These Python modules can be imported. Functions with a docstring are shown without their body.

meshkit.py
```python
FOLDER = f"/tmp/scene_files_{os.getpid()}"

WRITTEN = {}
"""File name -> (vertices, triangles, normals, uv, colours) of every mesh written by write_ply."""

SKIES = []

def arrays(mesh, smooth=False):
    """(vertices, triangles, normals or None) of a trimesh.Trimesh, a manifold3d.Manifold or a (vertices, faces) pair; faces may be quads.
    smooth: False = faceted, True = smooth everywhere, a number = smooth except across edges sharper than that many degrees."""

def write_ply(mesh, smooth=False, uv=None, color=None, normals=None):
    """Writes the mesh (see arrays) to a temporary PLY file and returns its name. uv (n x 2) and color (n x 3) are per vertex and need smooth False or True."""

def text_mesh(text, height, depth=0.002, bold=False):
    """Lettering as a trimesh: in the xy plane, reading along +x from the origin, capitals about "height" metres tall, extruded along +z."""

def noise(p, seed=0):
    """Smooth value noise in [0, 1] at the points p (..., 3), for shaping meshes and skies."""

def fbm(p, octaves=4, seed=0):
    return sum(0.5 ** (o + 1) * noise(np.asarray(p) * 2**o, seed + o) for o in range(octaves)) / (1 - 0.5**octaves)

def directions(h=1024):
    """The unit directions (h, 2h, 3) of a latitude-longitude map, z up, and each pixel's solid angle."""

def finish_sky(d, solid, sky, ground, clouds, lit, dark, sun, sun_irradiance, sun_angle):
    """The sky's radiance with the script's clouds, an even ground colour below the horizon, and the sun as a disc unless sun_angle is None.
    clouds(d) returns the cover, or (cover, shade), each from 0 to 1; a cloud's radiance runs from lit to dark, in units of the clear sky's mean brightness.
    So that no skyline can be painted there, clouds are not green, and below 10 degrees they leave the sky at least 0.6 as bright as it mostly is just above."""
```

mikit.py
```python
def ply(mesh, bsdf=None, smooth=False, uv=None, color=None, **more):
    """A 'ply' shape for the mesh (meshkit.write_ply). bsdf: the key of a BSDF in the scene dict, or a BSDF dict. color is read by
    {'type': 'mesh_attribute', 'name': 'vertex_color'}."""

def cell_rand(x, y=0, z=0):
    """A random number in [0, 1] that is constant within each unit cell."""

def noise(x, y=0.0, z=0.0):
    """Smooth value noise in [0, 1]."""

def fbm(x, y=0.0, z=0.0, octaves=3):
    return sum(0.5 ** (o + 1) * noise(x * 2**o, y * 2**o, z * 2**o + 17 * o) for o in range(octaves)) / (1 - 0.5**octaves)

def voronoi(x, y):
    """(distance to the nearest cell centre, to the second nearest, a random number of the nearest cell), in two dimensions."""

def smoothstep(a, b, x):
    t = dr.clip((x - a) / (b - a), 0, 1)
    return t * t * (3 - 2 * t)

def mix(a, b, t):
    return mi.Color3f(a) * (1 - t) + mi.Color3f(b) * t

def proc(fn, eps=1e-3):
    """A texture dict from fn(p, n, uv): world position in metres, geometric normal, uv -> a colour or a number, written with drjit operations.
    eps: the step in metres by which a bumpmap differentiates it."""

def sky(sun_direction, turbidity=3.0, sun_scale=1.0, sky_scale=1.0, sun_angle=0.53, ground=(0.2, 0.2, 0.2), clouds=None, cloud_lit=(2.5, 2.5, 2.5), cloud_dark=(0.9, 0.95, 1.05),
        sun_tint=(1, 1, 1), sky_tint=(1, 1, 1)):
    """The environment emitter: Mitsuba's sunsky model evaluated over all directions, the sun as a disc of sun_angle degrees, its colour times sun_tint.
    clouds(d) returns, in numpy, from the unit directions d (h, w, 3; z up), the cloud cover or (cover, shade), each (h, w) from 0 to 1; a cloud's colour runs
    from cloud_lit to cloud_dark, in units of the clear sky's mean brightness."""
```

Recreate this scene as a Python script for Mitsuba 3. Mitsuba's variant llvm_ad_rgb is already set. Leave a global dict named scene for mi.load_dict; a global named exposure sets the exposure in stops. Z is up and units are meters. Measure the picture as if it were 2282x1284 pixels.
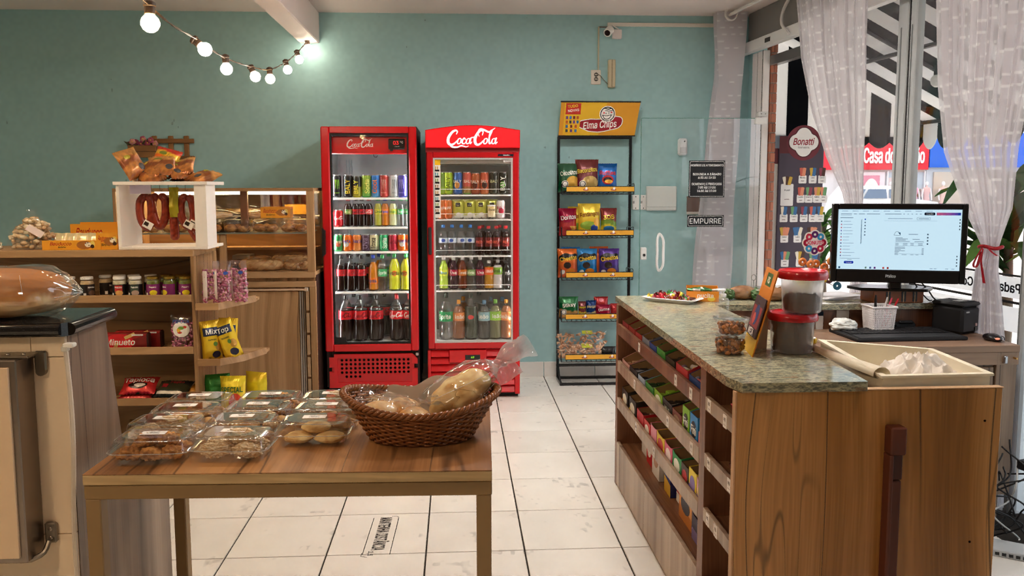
import math, random, numpy as np, drjit as dr, mitsuba as mi, trimesh, mikit, meshkit
from mikit import proc, noise, fbm, voronoi, cell_rand, smoothstep, mix
from shapely import affinity, union_all
from shapely.geometry import Polygon, Point, LineString, MultiPoint, box as sbox
T = mi.ScalarTransform4f
PI = math.pi
scene, labels = {}, {}
rnd = random.Random(11)

# ------------------------------------------------------------------ camera, sky, sun, large lamps, exposure
exposure = 2.5
CAM = (0.0, 0.0, 1.5)
scene['camera'] = {'type': 'perspective', 'fov': 2 * math.degrees(math.atan(1141 / 1794.5)), 'fov_axis': 'x', 'near_clip': 0.05, 'far_clip': 400.0,
    'principal_point_offset_x': 20.8 / 2282, 'principal_point_offset_y': 47.5 / 1284,
    'to_world': T().look_at(origin=CAM, target=(CAM[0] + 0.056073, CAM[1] + 0.993498, CAM[2] - 0.099087), up=(0.00789, 0.098799, 0.995076))}
def overcast(d):
    n = meshkit.fbm(d * 3.0 + 5.0, 4, 3)
    return 0.55 + 0.4 * n, 0.15 + 0.3 * n
SKY_SCALE = 2.0
scene['sky'] = mikit.sky((-0.35, 0.45, 0.82), turbidity=3.5, sun_scale=0.6, sky_scale=SKY_SCALE, ground=(0.35, 0.34, 0.32), clouds=overcast)
# ceiling lamps: (x, y, colour of the light, radiance)
LAMPS = [(0.70, 4.25, (1.0, 0.95, 0.89), 17.0), (1.05, 2.85, (1.0, 0.94, 0.87), 13.0), (-2.3, 2.9, (1.0, 0.74, 0.46), 13.0), (-1.7, 0.3, (1.0, 0.74, 0.48), 16.0), (0.7, -1.6, (1.0, 0.9, 0.8), 3.0)]
BULB_RADIANCE = 7.0

# ------------------------------------------------------------------ helpers: colours, meshes
def lin(c):
    c = np.asarray(c, float)
    return np.where(c <= 0.04045, c / 12.92, ((c + 0.055) / 1.055) ** 2.4)
def col(s):
    "'#rrggbb' or (r, g, b) of 0-255 as a linear colour"
    if isinstance(s, str):
        s = s.lstrip('#'); s = [int(s[i:i + 2], 16) for i in (0, 2, 4)]
    return lin(np.asarray(s, float) / 255.0)
def quads(f):
    f = np.asarray(f, int)
    return np.vstack([f[:, [0, 1, 2]], f[:, [0, 2, 3]]]) if f.shape[1] == 4 else f
def arr(mesh):
    if hasattr(mesh, 'to_mesh'):
        m = mesh.to_mesh(); return np.array(m.vert_properties[:, :3], float), np.array(m.tri_verts, int)
    if isinstance(mesh, (tuple, list)):
        return np.asarray(mesh[0], float), quads(mesh[1])
    return np.array(mesh.vertices, float), np.array(mesh.faces, int)
def shaded(v, f, smooth):
    "corner-split vertices with normals smoothed up to an angle"
    tri = v[f]
    fn = np.cross(tri[:, 1] - tri[:, 0], tri[:, 2] - tri[:, 0])
    ln = np.linalg.norm(fn, axis=1, keepdims=True)
    keep = ln[:, 0] > 1e-14
    f, tri, fn, ln = f[keep], tri[keep], fn[keep], ln[keep]
    un = fn / ln
    if not smooth:
        return tri.reshape(-1, 3), np.repeat(un, 3, 0), np.arange(len(f) * 3).reshape(-1, 3), f.ravel()
    if smooth is True:
        n = np.zeros_like(v)
        for k in range(3): np.add.at(n, f[:, k], fn)
        l = np.linalg.norm(n, axis=1, keepdims=True)
        return v, np.where(l > 0, n / np.maximum(l, 1e-20), [0, 0, 1.0]), f, np.arange(len(v))
    key = np.unique(np.round(v / 2e-6).astype(np.int64), axis=0, return_inverse=True)[1].ravel()
    vid = key[f].ravel(); face = np.repeat(np.arange(len(f)), 3)
    order = np.argsort(vid, kind='stable'); sv = vid[order]
    starts = np.r_[0, np.nonzero(np.diff(sv))[0] + 1]; cnt = np.diff(np.r_[starts, len(sv)])
    gid = np.repeat(np.arange(len(cnt)), cnt); per = cnt[gid]
    a = np.repeat(np.arange(len(sv)), per)
    b = np.arange(len(a)) - np.repeat(np.cumsum(per) - per, per) + np.repeat(starts[gid], per)
    fa, fb = face[order[a]], face[order[b]]
    ok = (un[fa] * un[fb]).sum(1) > math.cos(math.radians(smooth))
    n = np.zeros((len(vid), 3))
    w = np.where(ok[:, None], fn[fb], 0)
    for k in range(3): n[:, k] = np.bincount(order[a], w[:, k], len(vid))
    n /= np.linalg.norm(n, axis=1, keepdims=True) + 1e-20
    return tri.reshape(-1, 3), n, np.arange(len(f) * 3).reshape(-1, 3), f.ravel()
def xf(mesh, M):
    v, f = arr(mesh); M = np.asarray(M, float)
    v = v @ M[:3, :3].T + M[:3, 3]
    return v, (f[:, ::-1] if np.linalg.det(M[:3, :3]) < 0 else f)
def frame(o, ex=(1, 0, 0), ey=(0, 0, 1)):
    "4x4 that puts the xy plane at o, x along ex, y along ey"
    ex, ey = np.asarray(ex, float), np.asarray(ey, float)
    M = np.eye(4); M[:3, 0], M[:3, 1], M[:3, 2], M[:3, 3] = ex, ey, np.cross(ex, ey), o
    return M
def mat(loc=(0, 0, 0), rz=0.0, rx=0.0, ry=0.0, s=1.0):
    M = np.eye(4)
    for ax, a in (((1, 0, 0), rx), ((0, 1, 0), ry), ((0, 0, 1), rz)):
        if a: M = trimesh.transformations.rotation_matrix(a, ax) @ M
    M[:3, :3] = M[:3, :3] * np.asarray(s, float)
    M[:3, 3] = loc
    return M
FRONT = lambda o: frame(o, (1, 0, 0), (0, 0, 1))           # faces -y, towards the camera
LEFTF = lambda o: frame(o, (0, -1, 0), (0, 0, 1))          # faces -x
PALETTE, _pal, WOODS, WOOD_ROWS = [], {}, {}, []
def pal(a, b=None):
    "index of a colour pair; the mesh's u carries the index, its v the blend between the two"
    b = a if b is None else b
    k = tuple(np.round(np.r_[a, b], 3))
    if k not in _pal: _pal[k] = len(PALETTE); PALETTE.append(np.r_[a, b])
    return _pal[k]
class Mix:
    "two colours and a blend per vertex"
    def __init__(s, a, b, t): s.a, s.b, s.t = np.asarray(a, float), np.asarray(b, float), np.clip(np.asarray(t, float).ravel(), 0, 1)
class MB:
    "collects pieces with a colour each; build() writes ONE mesh of the scene"
    def __init__(s): s.v, s.n, s.f, s.c, s.k = [], [], [], [], 0
    def add(s, mesh, c=(0.5, 0.5, 0.5), smooth=30, M=None):
        v, f = arr(mesh) if M is None else xf(mesh, M)
        if not len(f): return s
        V, N, F, idx = shaded(v, f, smooth)
        if callable(c): c = c(v)
        if isinstance(c, Mix): C = np.stack([np.full(len(V), pal(c.a, c.b) + 0.5), c.t[idx]], -1)
        else:
            c = np.asarray(c, float)
            if c.ndim == 1: C = np.broadcast_to([pal(c) + 0.5, 0.0], (len(V), 2))
            else:
                fc = np.round(c[idx[F]].mean(1) * 40) / 40 if len(F) > 400 else c[idx[F]].mean(1)
                V, N, F = V[F].reshape(-1, 3), N[F].reshape(-1, 3), np.arange(F.size).reshape(-1, 3)
                un, inv = np.unique(np.round(fc, 3), axis=0, return_inverse=True)
                C = np.repeat(np.array([pal(u) for u in un])[inv.ravel()] + 0.5, 3); C = np.stack([C, 0 * C], -1)
        s.v.append(V); s.n.append(N); s.f.append(F + s.k); s.c.append(C); s.k += len(V)
        return s
    def shape(s, bsdf, **more):
        v, n, f, c = np.vstack(s.v), np.vstack(s.n), np.vstack(s.f), np.vstack(s.c)
        if bsdf in WOODS: c = np.full((len(v), 2), WOODS[bsdf][0] + 0.5); bsdf = WOODS[bsdf][1]
        path = meshkit.write_ply((v, f), False, c, None, normals=n)
        return {'type': 'ply', 'filename': path, 'face_normals': False, 'bsdf': {'type': 'ref', 'id': bsdf}, **more}
    def build(s, key, bsdf='gloss', **more):
        key = numbered(key); scene[key] = s.shape(bsdf, **more); return key
def numbered(key):
    if key not in scene and key not in labels: return key
    i = _count.get(key, 0)
    while True:
        i += 1
        k = '%s_%03d' % (key, i)
        if k not in scene and k not in labels: _count[key] = i; return k
_count = {}
def tag(key, label=None, cat=None, group=None, kind=None):
    d = labels.setdefault(key, {})
    for a, b in (('label', label), ('category', cat), ('group', group), ('kind', kind)):
        if b: d[a] = b
    return key
def thing(name, label, cat, group=None):
    key = numbered(name); tag(key, label, cat, group); return key
def solo(mb, name, bsdf, label, cat, group=None, **more):
    key = numbered(name); scene[key] = mb.shape(bsdf, **more); tag(key, label, cat, group); return key
def put(kit, name, M, label, cat, group=None):
    "one copy of a kit {part key: shape dict} at M, a thing of its own"
    key = thing(name, label, cat, group)
    for part, sh in kit.items():
        B = np.asarray(M) @ np.array(sh['to_world'].matrix) if 'to_world' in sh else np.asarray(M)
        scene[key if part == '' else key + '__' + part] = {**sh, 'to_world': T(B)}
    return key
ORD = ['first', 'second', 'third', 'fourth', 'fifth', 'sixth', 'seventh', 'eighth', 'ninth', 'tenth', 'eleventh', 'twelfth', 'thirteenth', 'fourteenth', 'fifteenth', 'sixteenth']
# ---- shapes
def _chamfer():
    S = np.array([[x, y, z] for x in (-1, 1) for y in (-1, 1) for z in (-1, 1)], float)
    P, I = [], []
    for s_ in S:
        for k in range(3): P.append(s_); I.append(k)
    P, I = np.array(P), np.array(I)
    E = np.ones_like(P) * 0.8; E[np.arange(24), I] = 1.0
    from scipy.spatial import ConvexHull
    h = ConvexHull(P * E); f = h.simplices.copy(); q = (P * E)[f]
    nn = np.cross(q[:, 1] - q[:, 0], q[:, 2] - q[:, 0])
    flip = (nn * q.mean(1)).sum(1) < 0
    f[flip] = f[flip][:, ::-1]
    return P, I, f
_CP, _CI, _CF = _chamfer()
_BV = np.array([[x, y, z] for x in (0, 1) for y in (0, 1) for z in (0, 1)], float)
_BF = np.array([[0, 1, 3, 2], [4, 6, 7, 5], [0, 4, 5, 1], [2, 3, 7, 6], [0, 2, 6, 4], [1, 5, 7, 3]])
def bx(x0, x1, y0, y1, z0, z1, b=0.0):
    lo, hi = np.array([x0, y0, z0], float), np.array([x1, y1, z1], float)
    lo, hi = np.minimum(lo, hi), np.maximum(lo, hi)
    if b <= 0: return lo + _BV * (hi - lo), quads(_BF)
    h = (hi - lo) / 2; b = min(b, h.min() * 0.9)
    e = np.ones((24, 3)) * (h - b); e[np.arange(24), _CI] = h[_CI]
    return (lo + hi) / 2 + _CP * e, _CF
def lathe(prof, n=20, loc=(0, 0, 0), s=(1, 1)):
    prof = np.asarray(prof, float); a = np.arange(n) * 2 * PI / n
    v = np.stack([prof[:, None, 0] * np.cos(a) * s[0], prof[:, None, 0] * np.sin(a) * s[1], np.broadcast_to(prof[:, None, 1], (len(prof), n))], -1).reshape(-1, 3) + loc
    i, j = np.meshgrid(np.arange(len(prof) - 1), np.arange(n), indexing='ij')
    f = np.stack([i * n + j, i * n + (j + 1) % n, (i + 1) * n + (j + 1) % n, (i + 1) * n + j], -1).reshape(-1, 4)
    return v, quads(f)
def cyl(r, z0, z1, n=16, loc=(0, 0, 0), b=0.0):
    return lathe([(0, z0), (r - b, z0), (r, z0 + b), (r, z1 - b), (r - b, z1), (0, z1)] if b else [(0, z0), (r, z0), (r, z1), (0, z1)], n, loc)
def tube(pts, r, n=8, closed=False):
    p = np.asarray(pts, float); m = len(p)
    t = (np.roll(p, -1, 0) - np.roll(p, 1, 0)) if closed else np.gradient(p, axis=0)
    t /= np.linalg.norm(t, axis=1, keepdims=True) + 1e-12
    a = np.cross(t[0], [0, 0, 1.0] if abs(t[0][2]) < 0.9 else [1.0, 0, 0]); A = []
    for k in range(m):
        a = a - t[k] * (a @ t[k]); a = a / (np.linalg.norm(a) + 1e-12); A.append(a)
    A = np.array(A); B = np.cross(t, A); ang = np.arange(n) * 2 * PI / n
    rr = np.broadcast_to(r, (m,))[:, None, None]
    v = (p[:, None] + rr * (np.cos(ang)[None, :, None] * A[:, None] + np.sin(ang)[None, :, None] * B[:, None])).reshape(-1, 3)
    i, j = np.meshgrid(np.arange(m if closed else m - 1), np.arange(n), indexing='ij'); i2 = (i + 1) % m
    f = quads(np.stack([i * n + j, i * n + (j + 1) % n, i2 * n + (j + 1) % n, i2 * n + j], -1).reshape(-1, 4))
    if not closed:
        c0, c1 = len(v), len(v) + 1; v = np.vstack([v, p[:1], p[-1:]]); j = np.arange(n)
        f = np.vstack([f, np.stack([np.full(n, c0), (j + 1) % n, j], 1), np.stack([np.full(n, c1), (m - 1) * n + j, (m - 1) * n + (j + 1) % n], 1)])
    return v, f
def curve(pts, n=24, closed=False):
    "Catmull-Rom through the points"
    p = np.asarray(pts, float)
    q = np.vstack([p[-1:], p, p[:2]]) if closed else np.vstack([2 * p[:1] - p[1:2], p, 2 * p[-1:] - p[-2:-1]])
    seg = len(q) - 3; u = np.linspace(0, seg, n, endpoint=not closed); k = np.minimum(u.astype(int), seg - 1); t = (u - k)[:, None]
    a, b, c, d = q[k], q[k + 1], q[k + 2], q[k + 3]
    return 0.5 * (2 * b + (c - a) * t + (2 * a - 5 * b + 4 * c - d) * t ** 2 + (3 * b - a - 3 * c + d) * t ** 3)
def grid(P, two=False):
    "a sheet from points (nu, nv, 3)"
    nu, nv = P.shape[:2]
    i, j = np.meshgrid(np.arange(nu - 1), np.arange(nv - 1), indexing='ij')
    return P.reshape(-1, 3), quads(np.stack([i * nv + j, (i + 1) * nv + j, (i + 1) * nv + j + 1, i * nv + j + 1], -1).reshape(-1, 4))
def slab(poly, z0, z1):
    "a shapely shape extruded along z"
    out = []
    for g in getattr(poly, 'geoms', [poly]):
        if g.area < 1e-12 or g.geom_type != 'Polygon': continue
        m = trimesh.creation.extrude_polygon(g, z1 - z0, engine='earcut'); m.apply_translation([0, 0, z0]); out.append(m)
    return trimesh.util.concatenate(out)
def ball(r, loc=(0, 0, 0), s=(1, 1, 1), sub=2):
    m = trimesh.creation.icosphere(sub, r); return np.array(m.vertices) * s + loc, np.array(m.faces)
_TX = {}
def text(s, h, depth=0.0006, bold=False, fit=None, slant=0.0, align='c'):
    "lettering in the xy plane, centred (align c) or from the left (l); fit = greatest width"
    k = (s, bold)
    if k not in _TX:
        m = meshkit.text_mesh(s, 1.0, 1.0, bold); _TX[k] = (np.array(m.vertices), np.array(m.faces))
    v, f = _TX[k]; v = v * [h, h, depth]
    w0, w1 = v[:, 0].min(), v[:, 0].max()
    if fit and w1 - w0 > fit: v = v * [fit / (w1 - w0), 1, 1]; w0, w1 = v[:, 0].min(), v[:, 0].max()
    v = v.copy(); v[:, 0] += slant * v[:, 1]
    if align == 'c': v[:, 0] -= (w0 + w1) / 2 + slant * h / 2; v[:, 1] -= h / 2
    return v, f
def stroke(pts, w, n=60):
    "a pen stroke in the plane: the hull of neighbouring discs"
    P = curve(pts, n); W = np.interp(np.linspace(0, 1, n), np.linspace(0, 1, len(w)), w)
    D = [Point(*p).buffer(r / 2, 6) for p, r in zip(P, W)]
    return union_all([D[i].union(D[i + 1]).convex_hull for i in range(n - 1)])
# ------------------------------------------------------------------ materials
def C3(s): return [float(x) for x in col(s)]
def pal_fn(p, n, uv):
    i = mi.UInt32(dr.maximum(uv.x, 0.0)) * 6; t = dr.clip(uv.y, 0, 1)
    g = [dr.gather(mi.Float, PAL[0], i + q) for q in range(6)]
    return mi.Color3f(*[g[q] * (1 - t) + g[q + 3] * t for q in range(3)])
PAL = [None, None]
VC = proc(pal_fn)
def rgb(c): return {'type': 'rgb', 'value': [float(x) for x in c]}
def principled(key, base, rough, spec=0.5, metal=0.0, coat=0.0, **kw):
    scene[key] = {'type': 'twosided', 'bsdf': {'type': 'principled', 'base_color': base, 'roughness': rough, 'specular': spec, 'metallic': metal, 'clearcoat': coat, 'clearcoat_gloss': 0.9, **kw}}
scene['matte'] = {'type': 'twosided', 'bsdf': {'type': 'diffuse', 'reflectance': VC}}
principled('satin', VC, 0.5, 0.4)
principled('gloss', VC, 0.2, 0.5)
principled('foil', VC, 0.3, 0.6, 0.35)
principled('metal', VC, 0.32, 0.5, 1.0)
principled('liquid', VC, 0.06, 0.4)
scene['coated_pane'] = {'type': 'thindielectric', 'int_ior': 1.28}
scene['poly'] = {'type': 'principledthin', 'base_color': rgb((0.92, 0.92, 0.92)), 'roughness': 0.12, 'spec_trans': 0.82, 'diff_trans': 0.8, 'eta': 1.5}
scene['pane'] = {'type': 'thindielectric', 'int_ior': 1.5}
scene['film'] = {'type': 'thindielectric', 'int_ior': 1.62, 'specular_transmittance': rgb((0.95, 0.95, 0.95))}
scene['clear_plastic'] = {'type': 'thindielectric', 'int_ior': 1.75, 'specular_transmittance': rgb((0.88, 0.88, 0.87))}
scene['bottle_plastic'] = {'type': 'thindielectric', 'int_ior': 1.6, 'specular_transmittance': rgb((0.72, 0.74, 0.74))}
scene['awning_cloth'] = {'type': 'principledthin', 'base_color': VC, 'roughness': 0.7, 'diff_trans': 0.9, 'spec_trans': 0.0}
scene['mirror'] = {'type': 'twosided', 'bsdf': {'type': 'conductor', 'material': 'Al', 'specular_reflectance': rgb((0.75, 0.75, 0.75))}}
scene['frost'] = {'type': 'principledthin', 'base_color': VC, 'roughness': 0.5, 'spec_trans': 0.35, 'diff_trans': 1.2, 'eta': 1.4}
scene['leafy'] = {'type': 'principledthin', 'base_color': VC, 'roughness': 0.4, 'diff_trans': 0.7, 'spec_trans': 0.0}
def dots(p):
    dz = p.z / 0.05; row = dr.floor(dz); fz = dz - row
    dy = (p.y + p.x * 0.4) / 0.017 + cell_rand(row, 3); cy = dr.floor(dy); fy = dy - cy
    return smoothstep(0.17, 0.07, dr.abs(fz - 0.5)) * smoothstep(0.34, 0.16, dr.abs(fy - 0.5)) * dr.select(cell_rand(row, cy, 7) > 0.5, 1.0, 0.0)
scene['sheer'] = {'type': 'mask', 'opacity': proc(lambda p, n, uv: dr.clip(0.70 + 0.06 * (noise(p.z * 420, p.y * 60) - 0.5) + 0.26 * dots(p), 0, 1)),
    'bsdf': {'type': 'principledthin', 'base_color': proc(lambda p, n, uv: mix((0.80, 0.77, 0.80), (0.97, 0.96, 0.97), dots(p))), 'roughness': 0.7, 'diff_trans': 1.1, 'spec_trans': 0.0}}

def wood(key, grain, tones, bsdf='wood', fig=1.0, veins=1.0, bold=1.0, seed=0.0, vf=10.0, vw=0.022):
    "laminate with grain along 'x', 'y' or 'z'; tones = pale, middle, dark, vein. One BSDF reads the row of numbers that the mesh's u names"
    WOODS[key] = (len(WOOD_ROWS), bsdf)
    WOOD_ROWS.append(np.r_[[x for c in tones for x in col(c)], 'xyz'.index(grain), seed, fig, veins, bold, vf, vw])
def wood_tex(many=False):
    def fn(p, n, uv):
        i = mi.UInt32(dr.maximum(uv.x, 0.0)) * 19
        g = [dr.gather(mi.Float, PAL[1], i + q) for q in range(19)]
        t = [mi.Color3f(*g[q * 3:q * 3 + 3]) for q in range(4)]
        ax, seed, fig, veins, bold, vf, vw = g[12:]
        isx, isz = ax < 0.5, ax > 1.5
        a = dr.select(isx, p.x, dr.select(isz, p.z, p.y))
        b = dr.select(isx, p.y, dr.select(isz, p.x + 0.93 * p.y, p.x)) + seed
        c2 = dr.select(isz, 0.37 * p.y, p.z) + seed * 0.7
        u = b + 0.16 * fig * (fbm(b * 3.1, a * 0.9, c2 * 3, octaves=2) - 0.5) + c2 * 0.31
        x = dr.clip(0.5 + bold * (0.75 * (noise(u * 7.0, a * 0.35 + seed, 5.0) - 0.5) + 0.55 * (noise(u * 34.0, a * 0.8, 2.0 + seed) - 0.5)) + 0.22 * (noise(u * 240.0, a * 7.0, 1.0) - 0.5), 0, 1)
        v = dr.abs(noise(u * vf + 7.7, a * 0.55, 9.0 + seed) - 0.5)
        vein = smoothstep(vw, 0.0, v) * smoothstep(0.35, 0.6, noise(b * 4.0, a * 1.1, 3.0)) * veins
        if many:
            vein = dr.maximum(vein, 0.75 * smoothstep(0.024, 0.0, dr.abs(noise(u * 31.0 + 2.2, a * 0.8, 4.0) - 0.5)) * smoothstep(0.4, 0.6, noise(b * 7.0 + 3, a * 0.9, 6.0)))
            vein = dr.maximum(vein, smoothstep(0.02, 0.004, dr.abs(noise(u * 9.0 + 0.3, a * 0.35, 8.0) - 0.5)))
        vein = 0.75 * dr.clip(vein, 0, 1)
        k = dr.select(x < 0.5, x * 2, 1.0); k2 = dr.select(x > 0.5, (x - 0.5) * 2, 0.0)
        m = t[2] * (1 - k) + t[1] * k; m = m * (1 - k2) + t[0] * k2
        return m * (1 - vein) + t[3] * vein
    return proc(fn)
principled('wood', wood_tex(), 0.4, 0.45)
principled('wood_bold', wood_tex(True), 0.33, 0.45)
OAK = ('#bf9a72', '#a07b54', '#7d5a38', '#4c331d')
wood('oak_upright', 'z', OAK, seed=0.4, bold=1.25, fig=1.5, vf=15.0)
wood('oak_along', 'x', OAK, seed=1.7)
wood('oak_back', 'x', OAK, seed=3.1)
wood('walnut_upright', 'z', ('#8d6449', '#734c35', '#583726', '#371f14'), seed=2.2)
wood('walnut_deep', 'y', ('#9c7458', '#7f5941', '#63422f', '#3f281a'), seed=4.2)
wood('gate_wood', 'z', ('#b98650', '#94622f', '#6f451f', '#2c170a'), 'wood_bold', seed=6.45, fig=1.15, veins=1.2, bold=1.3, vf=16.0, vw=0.03)
wood('ash_upright', 'z', ('#b59f8b', '#9d8672', '#836b59', '#5e4a3c'), seed=8.1, fig=0.6, bold=0.9)
wood('ash_gray', 'z', ('#96806c', '#7b6553', '#5d4a3d', '#3b2c22'), seed=5.3, fig=0.7, bold=1.15, vf=15.0)
wood('desk_wood', 'x', ('#a58a72', '#8a6f5b', '#6f5647', '#4d3a2f'), seed=7.7)
wood('table_wood', 'y', ('#a8794c', '#855a35', '#633f22', '#3d2413'), seed=9.2, bold=1.3, vf=14.0)
def chip_fn(p, n, uv):
    x = fbm(p.x * 14, p.z * 60, p.y * 30, octaves=3)
    y = noise(p.x * 5, p.z * 150 + p.x * 6, p.y * 9)
    return mix(C3('#8f7450'), C3('#c6ab80'), dr.clip(0.6 * x + 0.5 * y, 0, 1))
principled('chipboard', proc(chip_fn), 0.6, 0.3)
def granite_fn(p, n, uv):
    w = fbm(p.x * 6, p.y * 9, p.z * 9, octaves=3)
    s = 0.6 * fbm(p.x * 55 + 6 * w, p.y * 130, p.z * 120, octaves=3) + 0.4 * fbm(p.x * 160, p.y * 260, p.z * 260, octaves=2)
    g = noise(p.x * 420, p.y * 420, p.z * 420)
    m = mix(C3('#585b50'), C3('#aaa488'), smoothstep(0.3, 0.7, s))
    m = mix((0.03, 0.032, 0.03), m, smoothstep(0.20, 0.34, 0.5 * s + 0.3 * g + 0.2 * w))
    rust = smoothstep(0.60, 0.74, fbm(p.x * 22 + 9, p.y * 60, p.z * 60, octaves=2))
    return m * (1 - 0.6 * rust) + mi.Color3f(*[float(x) for x in col('#7a5335')]) * (0.6 * rust)
principled('granite', proc(granite_fn), 0.1, 0.5)
def black_granite_fn(p, n, uv):
    return mix((0.006, 0.006, 0.007), (0.05, 0.05, 0.05), smoothstep(0.72, 0.9, noise(p.x * 500, p.y * 500, p.z * 500)))
principled('black_granite', proc(black_granite_fn), 0.08, 0.5)
def teal_fn(p, n, uv):
    m = fbm(p.x * 1.3, p.z * 1.3, p.y, octaves=2)
    f = noise(p.x * 40, p.z * 40, p.y * 40)
    base = mix(C3('#93b9bb'), C3('#a7cbcc'), dr.clip(m * 0.7 + f * 0.3, 0, 1))
    sp = smoothstep(0.79, 0.83, noise(p.x * 9 + 40, p.z * 9, p.y * 9)) * smoothstep(0.72, 0.8, noise(p.x * 70, p.z * 40, p.y * 50))
    return base * (1 - 0.35 * sp)
principled('teal_paint', proc(teal_fn), 0.55, 0.3)
def tile_fn(p, n, uv):
    t = cell_rand(dr.floor((p.x - 0.269) / 0.4075), dr.floor((p.y - 5.64) / 0.4075))
    m = fbm(p.x * 5 + t * 30, p.y * 5 + t * 11, 0.0, octaves=3)
    base = mix(C3('#d9d4cc'), C3('#e9e5de'), m * 0.7 + t * 0.3)
    dirt = smoothstep(0.66, 0.86, fbm(p.x * 11 + 3, p.y * 11, 4.0, octaves=3)) * smoothstep(0.45, 0.75, noise(p.x * 60, p.y * 34))
    return base * (1 - 0.28 * dirt)
principled('floor_tile', proc(tile_fn), 0.28, 0.45)
scene['wall_white'] = {'type': 'twosided', 'bsdf': {'type': 'principled', 'base_color': rgb(col('#d8cbc6')), 'roughness': 0.7, 'specular': 0.2}}
# ------------------------------------------------------------------ the room
CEIL, YB = 2.80, 6.25
TH = 0.085                                     # the street side runs slightly askew
FN, FT, F0 = np.array([math.cos(TH), math.sin(TH), 0]), np.array([math.sin(TH), -math.cos(TH), 0]), np.array([2.27, YB, 0.0])
FC = F0 - 0.0776 * FT; FU = 0.985
def street(u, z=0.0, off=0.0): return FC + FU * u * FT + off * FN + np.array([0, 0, z])
FM = np.eye(4); FM[:3, 0], FM[:3, 1], FM[:3, 3] = FT * FU, FN, FC   # local x = along the wall towards the camera, y = outwards, z up
def fbx(u0, u1, o0, o1, z0, z1, b=0.0): return xf(bx(u0, u1, o0, o1, z0, z1, b), FM)
def structure(key, mb, bsdf, **kw):
    key = mb.build(key, bsdf, **kw); tag(key, kind='structure'); return key
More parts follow.
